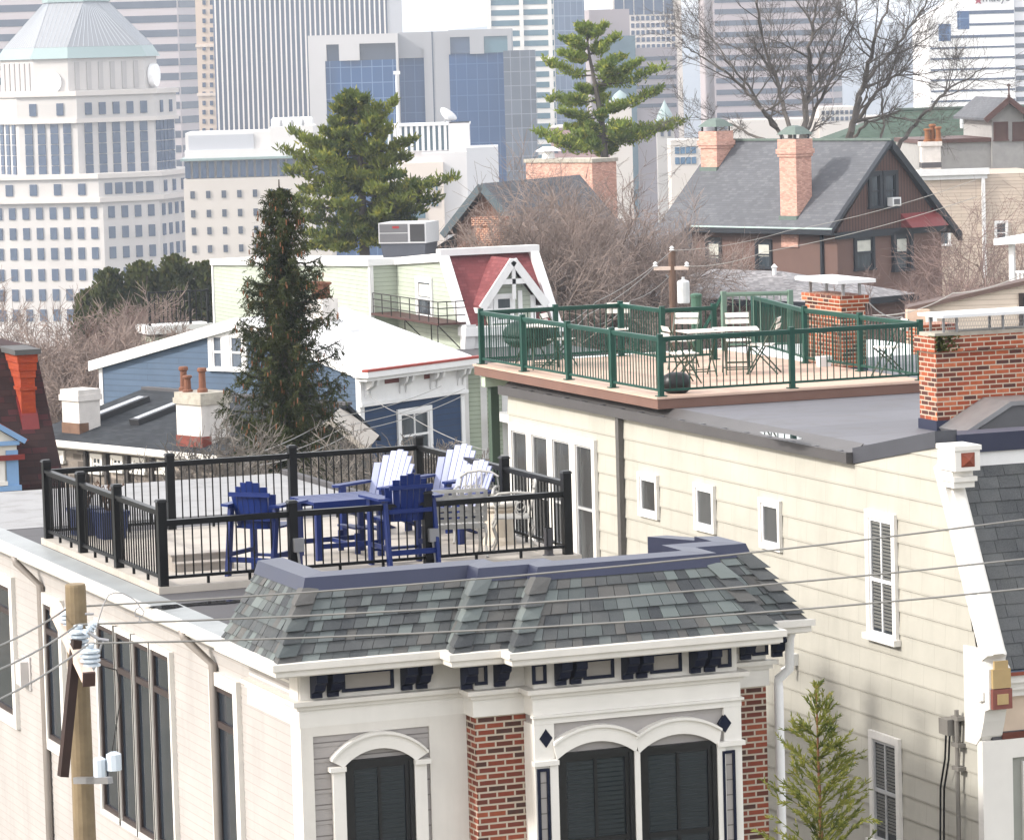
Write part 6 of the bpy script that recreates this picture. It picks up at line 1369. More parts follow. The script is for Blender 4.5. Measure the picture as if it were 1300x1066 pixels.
# ---- pines: every limb has its own reach, needle pads along its outer part
def pine(label,px,ytop,d,trunk,limbs,m,seed,tuft,zb,pad=1.0,nn=30,vf=.4):
    random.seed(seed); pt=PD(px,ytop,d); sc=d/5000; t=thing('pine_tree',label,'tree',(pt.x,pt.y,zb)); O=V((pt.x,pt.y,zb)); H=pt.z-zb
    tp=[PD(x,y,d)-O for x,y in trunk]; tp=[V((tp[-1].x,tp[-1].y,0))]+tp[::-1]
    b=MB(); n=len(tp); b.tube(tp,[.34-.30*i/(n-1) for i in range(n)],8); b.build('trunk',BARK,t)
    def at(z):
        for p,q in zip(tp[:-1],tp[1:]):
            if p.z<=z<=q.z: return p.lerp(q,(z-p.z)/max(1e-6,q.z-p.z))
        return tp[-1]
    wd=MB(); c=MB()
    def cl(p,r,k_):
        for i in range(k_):
            o=rv(1)
            if o.length>1: continue
            p2=V(p)+V((o.x*r,o.y*r,o.z*r*vf)); s=V((RU(-1,1),RU(-1,1),RU(.1,1.5))).normalized(); k=RU(.5,1.1)*tuft; q=s.orthogonal().normalized(); q.rotate(Matrix.Rotation(RU(0,6.28),3,s)); q*=k*.13
            c.face([p2-q,p2+s*k*.6-q*.9,p2+s*k,p2+s*k*.6+q*.9,p2+q])
    def limb_(p0,tip,f0):
        L=(tip-p0).length; sag=V((0,0,-.07*L)); pts=[]
        for i in range(7): s=i/6; pts.append(p0.lerp(tip,s)+sag*math.sin(math.pi*min(1,s*1.15))+V((0,0,.10*L*max(0,s-.5)))+rv(.02*L)*(s>0))
        wd.tube(pts,[max(.015,.02+.012*L*(1-s/6.5)) for s in range(7)],4,False)
        for i in range(1,7):
            s=i/6
            if s<f0: continue
            r=(.30+.16*math.sin(math.pi*s))*pad*min(1.25,.55+.16*L)
            cl(pts[i]+rv(.08),r,nn); cl(pts[i].lerp(pts[i-1],.5)+rv(.1),r*.9,int(nn*.8))
            dr=(pts[i]-pts[i-1]).normalized(); sd=dr.cross(V((0,0,1))).normalized()
            for sg in (-1,1):
                w=.34*L*RU(.4,1.0)*(1-.75*abs(s-.55)); e=pts[i]+sd*sg*w*.6+dr*w*.7+V((0,0,.10*w)); wd.tube([pts[i-1],e],[.022,.01],3,False); cl(e,r*.85,int(nn*.9)); cl(pts[i].lerp(e,.55),r*.7,int(nn*.6))
    for (y0,tx,ty) in limbs:
        p0=at(H-(y0-ytop)*sc); tip=PD(tx,ty,d+RU(-1.2,1.2))-O; limb_(p0,tip,.28)
        L=(tip-p0).length
        for sg in (-1,1):
            if RA()<.85:
                a=RU(.5,1.1)*sg; dv=(tip-p0); hor=V((dv.x,dv.y,0)); hor.rotate(Matrix.Rotation(a*1.2,3,V((0,0,1)))); limb_(p0+V((0,0,RU(-.3,.3))),p0+hor*RU(.6,.9)+V((0,0,dv.z*RU(.5,1.0))),.35)
    cl(tp[-1]-V((0,0,.2)),.28,nn*2); cl(tp[-1]-V((0,0,.7)),.4,nn*2)
    wd.build('branches',BARK,t,uv=False); c.build('crown',m,t,uv=False); return t
PIN1=leafy('dark pine needles',(.13,.20,.05),(.30,.35,.07),(.50,.46,.08),.45,.5); PIN2=leafy('yellow green pine needles',(.17,.27,.05),(.32,.41,.07),(.55,.52,.10),.4,.45)
pine('dense dark green pine tree behind the grey rooftop unit',450,116,190,[(450,116),(452,150),(457,190),(459,240),(462,300),(464,345)],
 [(128,440,124),(130,461,130),(142,433,140),(150,466,152),(155,425,158),(165,478,141),(172,414,172),(176,496,140),(186,404,190),(190,517,186),(196,490,170),(202,380,181),(208,512,205),(214,371,201),(222,505,226),(228,374,224),(236,392,246),(240,527,244),(246,562,240),(254,548,258),(258,380,262),(266,530,272),(270,392,284),(276,520,284),(284,396,304),(290,500,296),(298,402,318),(300,480,310),(240,430,238),(215,440,214),(262,430,266),(230,480,222),(282,440,288)],PIN1,11,.42,-4,.88,30,.95)
pine('open yellow green pine with tiered branches in front of the towers',743,30,236,[(743,30),(748,70),(756,110),(763,150),(768,200),(770,240)],
 [(44,735,36),(48,767,36),(62,719,54),(70,782,50),(76,714,72),(84,786,78),(96,700,84),(100,806,86),(112,738,116),(106,833,94),(126,702,130),(134,835,122),(144,716,148),(140,790,136),(160,724,165),(164,857,162),(172,688,174),(176,846,168),(180,800,176),(186,705,186),(192,780,190)],PIN2,5,.42,-4,.78,30,1.0)
# ---- arborvitae hedge
def hedge(name,label,pts,d,h0,m):
    t=None
random.seed(21)
HED=leafy('dark hedge foliage',(.065,.09,.03),(.15,.175,.05),(.25,.20,.06),.5,.3)
for k,(x,yt,w,yb,lab) in enumerate(((112,372,40,430,'ragged dark evergreen at the left end of the hedge'),(138,345,62,425,'dark rounded evergreen with reddish leaf edge left of centre'),(178,336,74,425,'broad dark evergreen in the middle of the hedge'),(222,328,70,425,'tall dark evergreen with a spiky top near the black terrace railing'),(262,336,50,420,'dark evergreen close to the green house corner'))):
    d=205; pt=PD(x,yt,d); zz_=gz_(pt.x,pt.y)-1; t=thing('evergreen_bush',lab,'tree',(pt.x,pt.y,zz_),0,'dark evergreens below the towers'); H=pt.z-zz_; ph=RU(0,6); R=w/2/5000*d*1.1; b=MB(); MB().tube([(0,0,0),(0,0,H*.9)],[.2,.03],6).build('trunk',BARKD,t)
    for i in range(5200):
        z=H-abs(random.gauss(0,2.6)); 
        if z<0: continue
        f=min(1,((H-z)/ (H*.38))**.6); a=RU(0,6.28); r=R*f*(RA()**.35)*(1+.16*math.sin(5*a+z*2+ph)+.16*math.sin(z*3.1+3*a+ph))+RU(0,.5)*(RA()<.15); p=V((r*math.cos(a),r*math.sin(a),z)); s=V((math.cos(a)*.5,math.sin(a)*.5,1)).normalized()+rv(.5); s.normalize(); kx=RU(.14,.34); q=s.orthogonal().normalized(); q.rotate(Matrix.Rotation(RU(0,6.28),3,s)); q*=kx*.3
        b.face([p-q,p+s*kx*.7-q,p+s*kx,p+s*kx*.7+q,p+q])
    b.build('crown',HED,t,uv=False)
# ---- bare shrubs
random.seed(4)
GS='bare brown shrubs on the slope at left'
for k,(x0,x1,yt,yb,lab) in enumerate(((-30,50,375,470,'bare brown shrub at the left edge below the white tower'),(30,110,388,480,'bare brown shrub above the stone house roof, left part'),(85,165,372,490,'bare brown shrub directly left of the blue gable'),(135,205,368,430,'bare reddish shrub below the evergreen hedge'),(180,262,378,430,'bare shrub under the black terrace railing'))):
    brush('bare_shrub',lab,x0,x1,yt,yb,(150,140,145,175,172)[k],5,17,4,5,(TWIG,TWIG,TWIG,TWIG2,TWIG)[k],GS,rmin=.013,r0=.07,zb=0)
GB='bare brown shrubs in front of the brown houses'
for k,(x0,x1,yt,yb,lab) in enumerate(((665,730,205,390,'dense bare shrub right of the red mansard house'),(710,785,196,390,'tallest dense bare shrub in front of the brown wing'),(760,820,200,385,'dense bare shrub in front of the garage roof'),(815,855,235,345,'thin bare shrub against the long grey roof'))):
    brush('bare_shrub',lab,x0,x1,yt,yb,(168,178,174,186)[k],5,12,4,5,TWIG,GB,rmin=.012,r0=.10,zb=0)
GR='bare reddish shrubs by the tan house'
for k,(x0,x1,yt,yb,lab) in enumerate(((1152,1190,292,400,'low bare reddish shrub right of the brown house'),(1205,1245,215,390,'bare reddish shrub in front of the tan siding'),(1262,1330,178,390,'tall bare reddish shrub at the right edge'))):
    brush('bare_shrub',lab,x0,x1,yt,yb,(160,175,165)[k],4,8,4,4,TWIG2,GR,rmin=.010,r0=.08,zb=0)
# twisted pale shrub and ivy behind deck A
random.seed(9)
for k,(x0,x1,yt,yb,lab) in enumerate(((235,330,528,605,'pale leafless shrub in front of the spruce at left'),(385,480,535,640,'pale tangled leafless shrub in front of the blue house corner'),(500,580,540,650,'pale crooked leafless branches beside the shaded blue wall'))):
    brush('bare_bush',lab,x0,x1,yt,yb,(80,76,86)[k],3,16,4,4,TWIGG,'pale leafless bushes behind the black railing',rmin=.010,r0=.05,zb=5.0)
b=MB()
for i in range(5200):
    x=RU(180,470); d=RU(72,80); p=PD(x,618,d); p.z+= -.9+RU(-.5,.7)+.35*math.sin(x*.05); s=rv(1)+V((0,0,.6)); s.normalize(); kx=RU(.05,.13); q=s.orthogonal().normalized()*kx*.5; b.face([p-q,p+s*kx,p+q])
tag(b.build('ground_ivy',leafy('ivy leaves',(.05,.065,.025),(.10,.10,.045),(.19,.13,.085),3,.2),uv=False),None,None,kind='stuff')
# ---- big bare trees behind the brown house
random.seed(31)
def limb(b,pix,d,r0,r1,kids,L,lev=3,dj=2.5):
    pts=[PD(x,y,d+RU(-dj,dj)) for x,y in pix]; fine=[]
    for i in range(len(pts)-1):
        for k in range(4): 
            f=k/4; fine.append(pts[i].lerp(pts[i+1],f)+rv(.10))
    fine.append(pts[-1]); n=len(fine)
    b.tube(fine,[.78*(r0+(r1-r0)*i/(n-1)) for i in range(n)],6,False)
    for k in range(kids):
        f=RU(.12,1)**.8; i=min(n-2,int(f*(n-1))); c=fine[i].lerp(fine[i+1],RA()); dd=(fine[i+1]-fine[i]).normalized(); s=dd.orthogonal().normalized(); s.rotate(Matrix.Rotation(RU(0,6.28),3,dd))
        twig(b,c,dd+s*RU(.5,1.2),L*RU(.5,1.1),max(.02,(r0+(r1-r0)*f)*.45),lev,4,.35,.06,4,4,.010,.85)
TREES=[('bare_tree','wide bare tree with several grey trunks in front of the banded tower',232,1010,[
 ([(1010,260),(1018,190),(1024,140),(1028,95),(1027,60),(1035,20),(1040,-25)],.30,.06,26),
 ([(1012,230),(1002,165),(990,120),(982,85),(968,50),(960,5),(955,-25)],.20,.04,22),
 ([(1005,200),(985,165),(968,140),(945,112),(920,90),(888,72),(868,60)],.19,.03,22),
 ([(1000,205),(970,178),(935,160),(905,152),(875,150)],.14,.02,15),
 ([(985,160),(955,120),(930,85),(905,50),(880,20)],.13,.025,18),
 ([(1020,180),(1035,140),(1050,110),(1065,70),(1085,30),(1090,-15)],.16,.03,20),
 ([(1026,100),(1050,60),(1062,35),(1070,5)],.10,.03,14)]),
 ('bare_tree','bare tree with one arching limb reaching right over the green roof',236,1085,[
 ([(1078,260),(1078,175),(1086,140),(1093,115),(1103,80),(1110,50),(1125,15),(1130,-20)],.32,.05,22),
 ([(1090,150),(1108,125),(1132,100),(1150,88),(1165,70)],.18,.03,15),
 ([(1097,105),(1118,80),(1140,55),(1158,30),(1178,0),(1190,-15)],.16,.04,18),
 ([(1120,240),(1143,178),(1160,160),(1180,138),(1205,112),(1228,100),(1252,85)],.20,.03,15),
 ([(1082,175),(1100,155),(1125,147),(1150,150),(1170,156)],.13,.03,14),
 ([(1118,190),(1122,150),(1118,120),(1122,90)],.12,.03,12)])]
for nm,lab,d,bx,limbs in TREES:
    p=PD(bx,260,d); t=thing(nm,lab,'tree',(p.x,p.y,0)); b=MB(); p0=PD(bx,262,d)
    for pix,r0,r1,kids in limbs: limb(b,pix,d,r0,r1,int(kids*.68),3.3)
    tr=MB(); tr.tube([(p.x,p.y,0),tuple(p0)],[.5,.36],10)
    o=tr.build('trunk',BARK,t); o.location=(-p.x,-p.y,0); o=b.build('limbs',BARK,t,uv=False); o.location=(-p.x,-p.y,0)
# ---- small conifer tip in the gap between the houses
random.seed(3)
pt=PD(1036,870,40); zb=0; t=thing('young_conifer','tip of a young yellow green conifer in front of the cream wall','tree',(pt.x,pt.y,0)); H=pt.z
b=MB(); b.tube([(0,0,0),(.02,0,H*.8),(0,0,H)],[.07,.025,.005],6); b.build('trunk',plain('orange young bark',(.28,.12,.05),.8,.2,6),t)
c=MB()
z=H-2.6
def spray(p,d,L,n,w):
    for i in range(n):
        f=RA(); q=V(p)+V(d)*(L*f); s=(V(d)*.9+rv(.55)).normalized(); k=RU(.5,1)*w; x_=s.orthogonal().normalized(); x_.rotate(Matrix.Rotation(RU(0,6.28),3,s)); x_*=k*.10; c.face([q-x_,q+s*k*.6-x_,q+s*k,q+s*k*.6+x_,q+x_])
zz=H-.05
while zz>H-2.8:
    f=(H-zz); R=min(.62,.07+.36*f)
    for k in range(5 if f<.5 else 7):
        a=RU(0,6.28); o=V((math.cos(a),math.sin(a),1.35 if f<.5 else .75)).normalized(); p=V((0,0,zz)); L=R*RU(.7,1.2); b2=p+o*L; c.tube([p,b2],[.008,.003],3,False); spray(p,o,L,int(12+40*L),.075)
        if f>.3:
            for _ in range(3): q=p.lerp(b2,RU(.4,1)); o2=(o+rv(.6)).normalized(); spray(q,o2,.16,16,.07)
    zz-=.12
spray((0,0,H-.3),(0,0,1),.32,60,.08)
c.build('crown',leafy('young conifer needles',(.16,.22,.05),(.36,.38,.08),(.5,.42,.12),4,.5),t,uv=False)
# ================================================================== distant utility pole and service wires
random.seed(2)
pt=PD(853,318,150); t=thing('utility_pole','distant wooden utility pole with crossarm and a grey transformer drum','utility pole',(pt.x,pt.y,0))
lo3=lambda P:V(P)-V((pt.x,pt.y,0))
b=MB(); b.tube([(0,0,0),(0,0,pt.z)],[.19,.14],10); b.build('pole',plain('red brown pole wood',(.22,.13,.09),.9,.2,3),t)
b=MB(); b.beam(lo3(PD(830,341,150)),lo3(PD(874,340,150)),.12,.14); o=b.build('crossarm',PEA,t)
b=MB(); b.beam(lo3(PD(845,349,150.2)),lo3(PD(853,356,150.2)),.05); b.build('arm_brace',METALG,t)
for x,y in ((832,336),(872,336),(853,316)):
    b=MB(); b.lathe(lo3(PD(x,y+3,150)),[(.07,0),(.11,.04),(.06,.09),(.10,.13),(.03,.2)],8); b.build('insulator',plain('white ceramic',(.65,.65,.65),.3),t)
q=lo3(PD(868,385,149.6)); b=MB(); b.lathe(q,[(.22,0),(.24,.03),(.24,.80),(.2,.86),(.06,.9),(.06,1.0)],14); b.build('transformer',plain('pale grey transformer paint',(.52,.53,.53),.4),t,smooth=False)
P15=lambda x,y,d:tuple(PD(x,y,d))
GW2='thin service wires strung behind the green deck'
for lab,pts,r in (('thin wire from the distant pole top rising right past the brown house',[P15(853,318,150),P15(1000,293,140),P15(1240,228,125)],.010),
 ('thin wire from the distant crossarm rising right past the brown house',[P15(872,338,150),P15(970,320,142),P15(1240,250,125)],.012),
 ('thin wire from the distant pole top falling left behind the green deck',[P15(853,318,150),P15(757,383,135),P15(690,425,128)],.011),
 ('thin wire from the distant crossarm falling left behind the green deck',[P15(832,338,150),P15(745,400,135),P15(690,440,128)],.011),
 ('thin pole guy wire falling left under the crossarm',[P15(850,350,150),P15(800,382,140),P15(760,412,130)],.009),
 ('slack wire rising right in front of the cream siding',[P15(1108,400,88),P15(1210,372,86),P15(1320,335,84)],.012),
 ('short wire dropping from the rear brick chimney',[P15(1098,378,80),P15(1145,402,84),P15(1180,420,86)],.012)):
    wire(lab,pts,r,GW2,.15)
for lab,pts,r in (('upper service wire in front of the spruce and blue cornice',[P15(290,585,80),P15(420,530,95),P15(560,490,116)],.011),
 ('middle service wire in front of the blue house',[P15(310,588,80),P15(440,540,95),P15(590,493,118)],.011),
 ('lower service wire in front of the blue house',[P15(330,590,80),P15(450,547,95),P15(590,501,118)],.011),
 ('service wire falling right across the shaded blue front wall',[P15(466,499,117),P15(520,528,105),P15(640,578,92)],.011)):
    wire(lab,pts,r,'service wires in front of the blue house',.12)
# ================================================================== downtown towers
ZT=-92
def tfr(x,y,d,rot=0.0):
    p=PD(x,y,d); return Fr((p.x,p.y,ZT),-YAW+rot)
def many(T,name,b,mat,items,limit=100):
    """place one shared mesh many times as parts; items = list of (loc, rotz, scale)"""
    src=b.build(name,mat,T); first=True
    for i,(loc,rz,sc) in enumerate(items):
        o=src if first else src.copy()
        if not first: COL.objects.link(o); o.parent=T
        first=False; o.location=loc; o.rotation_euler=(0,0,rz); o.scale=sc
LIME=courses('pale limestone',(.50,.475,.455),3.4,4,line=(.5,.46,.42),lw=.02,var=.04,amt=.5,bmp=.05,big=.02)
TGL=glass('tower blue glass',(.06,.105,.20),.25,(.09,.145,.25),.02); TGD=glass('tower dark glass',(.09,.115,.17),.2,(.12,.15,.21),.02); TGC=glass('tower teal glass',(.10,.22,.30),.15,(.16,.30,.36),.02)
TEALM=plain('pale teal copper',(.30,.39,.385),.5,.08,.05); LEAD=plain('lead grey standing seam',(.33,.34,.36),.5,.05,.05)
unit=lambda:MB().box(-.5,.5,-.5,.5,-.5,.5)
# ---- white tower with clock and pyramid roof
d=850; s=d/5000; FA_=tfr(104,200,d); T1=fthing('office_tower','white stone tower with a pyramid roof and a round clock face','tower',FA_)
PL=lambda x,y:FA_.front(x,y)
def octo(L,c):
    H=(L+1.41421*c)/2; out=[]
    for k in range(4):
        a=math.radians(-60+90*k); n=V((math.sin(a),-math.cos(a),0)); t=V((math.cos(a),math.sin(a),0))
        out+=[n*H-t*(L/2),n*H+t*(L/2)]
    return out
def stack(b,L,c,z0,z1,L2=None,c2=None):
    A0=octo(L,c); A1=octo(L2 or L,c2 if c2 is not None else c); n=len(A0); base=len(b.v)
    b.v+=[(p.x,p.y,z0) for p in A0]+[(p.x,p.y,z1) for p in A1]
    for i in range(n): j=(i+1)%n; b.f.append((base+i,base+j,base+n+j,base+n+i)); b.t.append(None)
    b.f.append(tuple(base+n+i for i in range(n))); b.t.append(None); return b
zz=lambda y:PL(104,y).z
b=MB(); stack(b,76*s,150*s,0,zz(250)); stack(b,82*s,140*s,zz(250),zz(222)); stack(b,104*s,78*s,zz(222),zz(152)); stack(b,106*s,80*s,zz(152),zz(118)); stack(b,104*s,46*s,zz(118),zz(74)); b.build('shaft',LIME,T1)
b=MB(); stack(b,110*s,80*s,zz(152)-.4,zz(152)+.5); stack(b,110*s,82*s,zz(119)-.3,zz(119)+.7); stack(b,86*s,148*s,zz(250)-.4,zz(250)+.6); stack(b,86*s,142*s,zz(222)-.2,zz(222)+.8); b.build('string_course',plain('white stone course',(.54,.50,.465),.7,.04,.05),T1)
b=MB(); stack(b,108*s,50*s,zz(74),zz(60),100*s,44*s); b.build('copper_cornice',TEALM,T1)
b=MB(); stack(b,100*s,44*s,zz(60)+.02,zz(3),16*s,46*s); b.build('pyramid_roof',LEAD,T1); b=MB(); stack(b,18*s,48*s,zz(3),zz(-6)); b.build('lantern',TEALM,T1)
b=MB(); A0=octo(100*s,44*s); A1=octo(16*s,46*s)
for k in range(8):
    p,q=A0[k],A0[(k+1)%8]; p1,q1=A1[k],A1[(k+1)%8]; n=14 if k%2==0 else 8
    for i in range(n+1): f=i/n; a_=p.lerp(q,f); c_=p1.lerp(q1,f); b.beam((a_.x,a_.y,zz(60)+.05),(c_.x,c_.y,zz(3)+.03),.07)
b.build('roof_seams',plain('pale seam metal',(.42,.45,.49),.5),T1,uv=False)
win=[]; tall=[]; dk_=[]
def facewin(L,c,a,yc,hpx,n,wpx,pad,dest,mul=1.0):
    al=L if (a in (-60,30)) else c; H=((L+1.41421*c)/2) if a in (-60,30) else ((c+1.41421*L)/2)
    ar=math.radians(a); n_=V((math.sin(ar),-math.cos(ar),0)); t_=V((math.cos(ar),math.sin(ar),0)); span=(al-2*pad*s)
    for i in range(n):
        f=((i+.5)/n-.5)*span; p=n_*(H)+t_*f; dest.append(((p.x,p.y,zz(yc)),ar,(wpx*s,.5,hpx*s)))
for y in (265,290,315,341,366,391): facewin(76*s,150*s,30,y,14.5,4,8.5,2,win); facewin(76*s,150*s,-15,y,14.5,8,8.5,3,win); facewin(76*s,150*s,75,y,14.5,6,10,3,win)
for kk in range(5):
    for a,n in ((30,5),(-15,4),(75,5),(-60,5)): facewin(104*s,78*s,a,160.5+13.2*kk,12.2,n,10,5,tall)
for a,n in ((30,5),(-15,4),(75,4)): facewin(82*s,140*s,a,236,14,n,9.5,6,win)
for a,n in ((30,5),(75,2)): facewin(106*s,80*s,a,137,15,n,9,6,win)
facewin(106*s,80*s,-15,137,15,2,9,4,win)
facewin(104*s,46*s,30,96,34,6,6,4,dk_); facewin(104*s,46*s,-60,96,34,6,6,4,dk_)
many(T1,'window',unit(),TGL,(tall+win)[:100])
rest=(tall+win)[100:]
if rest:
    b=MB()
    for loc,rz,sc in rest:
        c_,s_=math.cos(rz),math.sin(rz); P=[]
        for z in (-.5,.5):
            for x,y in ((-.5,-.5),(.5,-.5),(.5,.5),(-.5,.5)): P.append((loc[0]+c_*x*sc[0]-s_*y*sc[1],loc[1]+s_*x*sc[0]+c_*y*sc[1],loc[2]+z*sc[2]))
        b.hexa(P)
    b.build('windows',TGL,T1,uv=False)['kind']='stuff'
many(T1,'louvre',unit(),plain('grey stone louvre',(.40,.38,.37),.7,.05,.1),dk_)
ar=math.radians(-15); H=((46*s+1.41421*104*s)/2); n_=V((math.sin(ar),-math.cos(ar),0)); b=MB(); cpt=n_*(H+.15); 
tt=V((math.cos(ar),math.sin(ar),0)); b.prism([cpt+tt*(2.45*math.cos(q))+V((0,0,zz(103)+2.45*math.sin(q))) for q in [2*math.pi*k/28 for k in range(28)]],n_*.35); o=b.build('clock_face',plain('white clock glass',(.85,.85,.85),.4,.02),T1)
b=MB(); b.beam(cpt+n_*.4+V((0,0,zz(103))),cpt+n_*.4+tt*.8+V((0,0,zz(103)+1.3)),.12,.05); b.beam(cpt+n_*.4+V((0,0,zz(103))),cpt+n_*.4-tt*1.5+V((0,0,zz(103)+.6)),.1,.05); b.build('clock_hands',plain('grey clock hands',(.4,.4,.42),.5),o)
ar=math.radians(75); n_=V((math.sin(ar),-math.cos(ar),0)); tt=V((math.cos(ar),math.sin(ar),0)); cpt=n_*(H+.15); b=MB(); b.prism([cpt+tt*(2.45*math.cos(q))+V((0,0,zz(98)+2.45*math.sin(q))) for q in [2*math.pi*k/28 for k in range(28)]],n_*1.2); b.build('clock_face',MC['white clock glass'],T1)
def banded(name,label,x0,x1,xs,ytop,d,pitch,bh,y0,mw,mg,depth=40,rot=0.0,name2='window_band',ybot=330,side=True):
    f=tfr(x0,y0,d,rot); T=fthing(name,label,'tower',f); w=f.front(x1,y0).x; zt=f.front(x0,ytop).z; ch=f.front(xs,y0).x-w if xs else 0
    b=MB(); b.prism([(0,0,0),(w,0,0),(w+ch,max(ch*2.2,.1),0),(w+ch,depth,0),(0,depth,0)],(0,0,zt)) if ch else b.box(0,w,0,depth,0,zt); b.build('wall',mw,T)
    it=[]; y=y0
    while y<ybot: 
        z=f.front(x0,y).z
        if z<zt-1: it.append(z)
        y+=pitch
    hb=bh/5000*d
    m=MB().box(.4,w-.2,-.12,.5,-hb/2,hb/2)
    if ch: 
        dv=V((ch,ch*2.2,0)); nn=V((dv.y,-dv.x,0)).normalized()*.12; a_=V((w,0,0))+dv*.05+nn; c_=V((w,0,0))+dv*.95+nn
        m.hexa([a_+V((0,0,-hb/2)),c_+V((0,0,-hb/2)),c_-nn*3+V((0,0,-hb/2)),a_-nn*3+V((0,0,-hb/2)),a_+V((0,0,hb/2)),c_+V((0,0,hb/2)),c_-nn*3+V((0,0,hb/2)),a_-nn*3+V((0,0,hb/2))])
    many(T,name2,m,mg,[((0,0,z),0,(1,1,1)) for z in it]); return T,f,w,zt
PINKM=plain('pinkish granite',(.46,.41,.415),.7,.04,.02); PINK2=plain('dusty rose granite',(.43,.37,.375),.7,.04,.02)
banded('office_tower','broad pinkish tower with dark ribbon windows behind the clock tower',-40,225,251,-70,1150,18.4,9,12.7,PINKM,TGD,60,.02)
# ---- slim beige tower
d=1040; f=tfr(251,100,d,.02); T=fthing('office_tower','slim beige stone tower with small punched windows','tower',f); w=f.front(281,100).x; zt=f.front(265,-60).z
b=MB(); b.box(0,w,0,18,0,zt); b.build('shaft',plain('beige stone',(.58,.46,.36),.7,.04,.02),T); b=MB()
for y in (58,120): z=f.front(265,y).z; b.box(-.3,w+.3,-.3,18.3,z-.4,z+.4)
b.build('string_course',plain('pale beige stone',(.66,.55,.46),.7),T)
it=[]
for y in [3.5+11.6*k for k in range(-3,19)]:
    for x in (259,268.5,277): p=f.front(x,y); it.append(((p.x,0,p.z),0,(.85,.4,1.2)))
many(T,'window',unit(),TGL,it)
# ---- vertically striped tower
d=1000; f=tfr(273,100,d,.03); T=fthing('office_tower','tall tower of closely set white vertical ribs over dark glass','tower',f); w=f.front(494,100).x; w2=f.front(513,100).x; zt=f.front(300,-75).z
MB().box(0,w,0,40,0,zt).build('glass_wall',glass('dusty blue glass',(.15,.20,.31),.25,(.18,.24,.36),.02),T); b=MB(); b.box(w+.01,w2,-.2,40,0,zt); b.build('end_wall',plain('grey end wall',(.40,.41,.44),.7,.04,.02),T)
n=35; many(T,'rib',MB().box(-.20,.20,-.5,.3,0,zt),plain('white vertical ribs',(.64,.60,.57),.6,.03,.02),[((w*(k+.5)/n,0,0),0,(1,1,1)) for k in range(n)])
# ---- low white government block
d=650; f=tfr(234,260,d,.02); T=fthing('office_building','low white stone building with a green cornice and a column row','building',f)
X=lambda x:f.front(x,260).x; Z=lambda y:f.front(300,y).z
STW=plain('white limestone',(.51,.47,.43),.7,.05,.05)
b=MB(); b.box(0,X(420),0,30,0,Z(226)); b.box(.3,X(420)-.2,.6,29,Z(226),Z(203)); b.build('wall',STW,T); b=MB(); b.box(-.4,X(421),-.5,30,Z(203),Z(200)); b.build('cornice',TEALM,T)
b=MB(); b.box(X(236),X(421),1.5,25,Z(200),Z(190)); b.box(X(237),X(345),2.5,20,Z(190),Z(168)); b.box(X(345),X(400),1.8,20,Z(190),Z(163)); b.build('penthouse',plain('white penthouse wall',(.58,.56,.55),.7,.04,.05),T)
MB().box(X(241),X(324),2.2,2.6,Z(194),Z(171)).build('louvre_screen',plain('grey louvres',(.42,.43,.46),.6,.05,.1),T)
many(T,'window',MB().box(-.45,.45,0,.9,Z(225),Z(204)),TGL,[((X(240+10*k),0.0,0),0,(1,1,1)) for k in range(18)])
it=[]
for r,y in enumerate((246,270,292,315)):
    for k in range(9): it.append(((X(245+19.8*k),0,Z(y)),0,(.72,.3,1.2)))
many(T,'window',unit(),TGD,it)
b=MB()
for k in range(7): b.lathe((X(352+7*k),6+k%2,Z(164)),[(.8,0),(.8,1.2),(.5,1.6)],8)
b.build('rooftop_plant',WHITE2,T)
# ---- blue glass block with grey frames
d=900; f=tfr(393,120,d,-.02); T=fthing('office_building','blue glass office block set in pale grey concrete frames','building',f); X=lambda x:f.front(x,120).x; Z=lambda y:f.front(450,y).z
CONC=plain('pale grey concrete',(.46,.45,.45),.7,.04,.03); CONS=plain('mid grey concrete',(.37,.37,.385),.7,.04,.03)
b=MB(); b.box(0,X(414),0,20,0,Z(44)).box(X(414),X(507),0,20,Z(56),Z(44)).box(X(414),X(416),0,20,Z(77),Z(56)).box(X(432),X(458),0,20,Z(77),Z(56)).box(X(504),X(507),0,20,0,Z(56)); b.build('frame',CONC,T)
b=MB(); b.box(X(507)+.01,X(541),3,20,Z(76),Z(43)).box(X(539),X(571),2,20,0,Z(43)).box(X(571),X(651),1,20,Z(51),Z(42)).box(X(571),X(573),1,20,Z(73),Z(51)).box(X(598),X(616),1,20,Z(73),Z(51)).box(X(646),X(651),1,20,0,Z(51)); b.build('frame',CONS,T)
GRID=courses('blue curtain wall',(.04,.14,.36),3.6,2.4,line=(.16,.24,.38),lw=.03,var=.05,rough=.2,amt=.7,bmp=0,big=.03)
MB().box(X(414),X(504),.8,19,0,Z(77)).build('curtain_wall',GRID,T); b=MB(); b.box(X(507),X(539),4,19,0,Z(76)).box(X(571),X(646),1.8,19,0,Z(72)); b.build('curtain_wall',courses('shaded blue curtain wall',(.035,.12,.32),3.6,2.4,line=(.08,.15,.28),lw=.03,var=.05,rough=.2,amt=.5,bmp=0,big=.03),T)  # darker copy of the blue glass, the shadowed side's shade put into its colour
for x0,x1,y0,y1,m in ((415,432,55,77,TGL),(458,504,55,77,TGD),(573,598,51,72,TGL),(616,646,51,72,TGC)): MB().box(X(x0),X(x1),1.5,3,Z(y1),Z(y0)).build('window',m,T)
MB().box(X(549.5),X(551),1.9,2.1,0,Z(43)).build('joint',TGD,T); b=MB(); b.box(X(641),X(681),-6,15,0,Z(70)); b.build('glass_annex',courses('mirror glass',(.20,.23,.28),3.2,2.2,line=(.3,.32,.36),lw=.03,var=.25,rough=.1,amt=.5,bmp=0,big=.06),T)
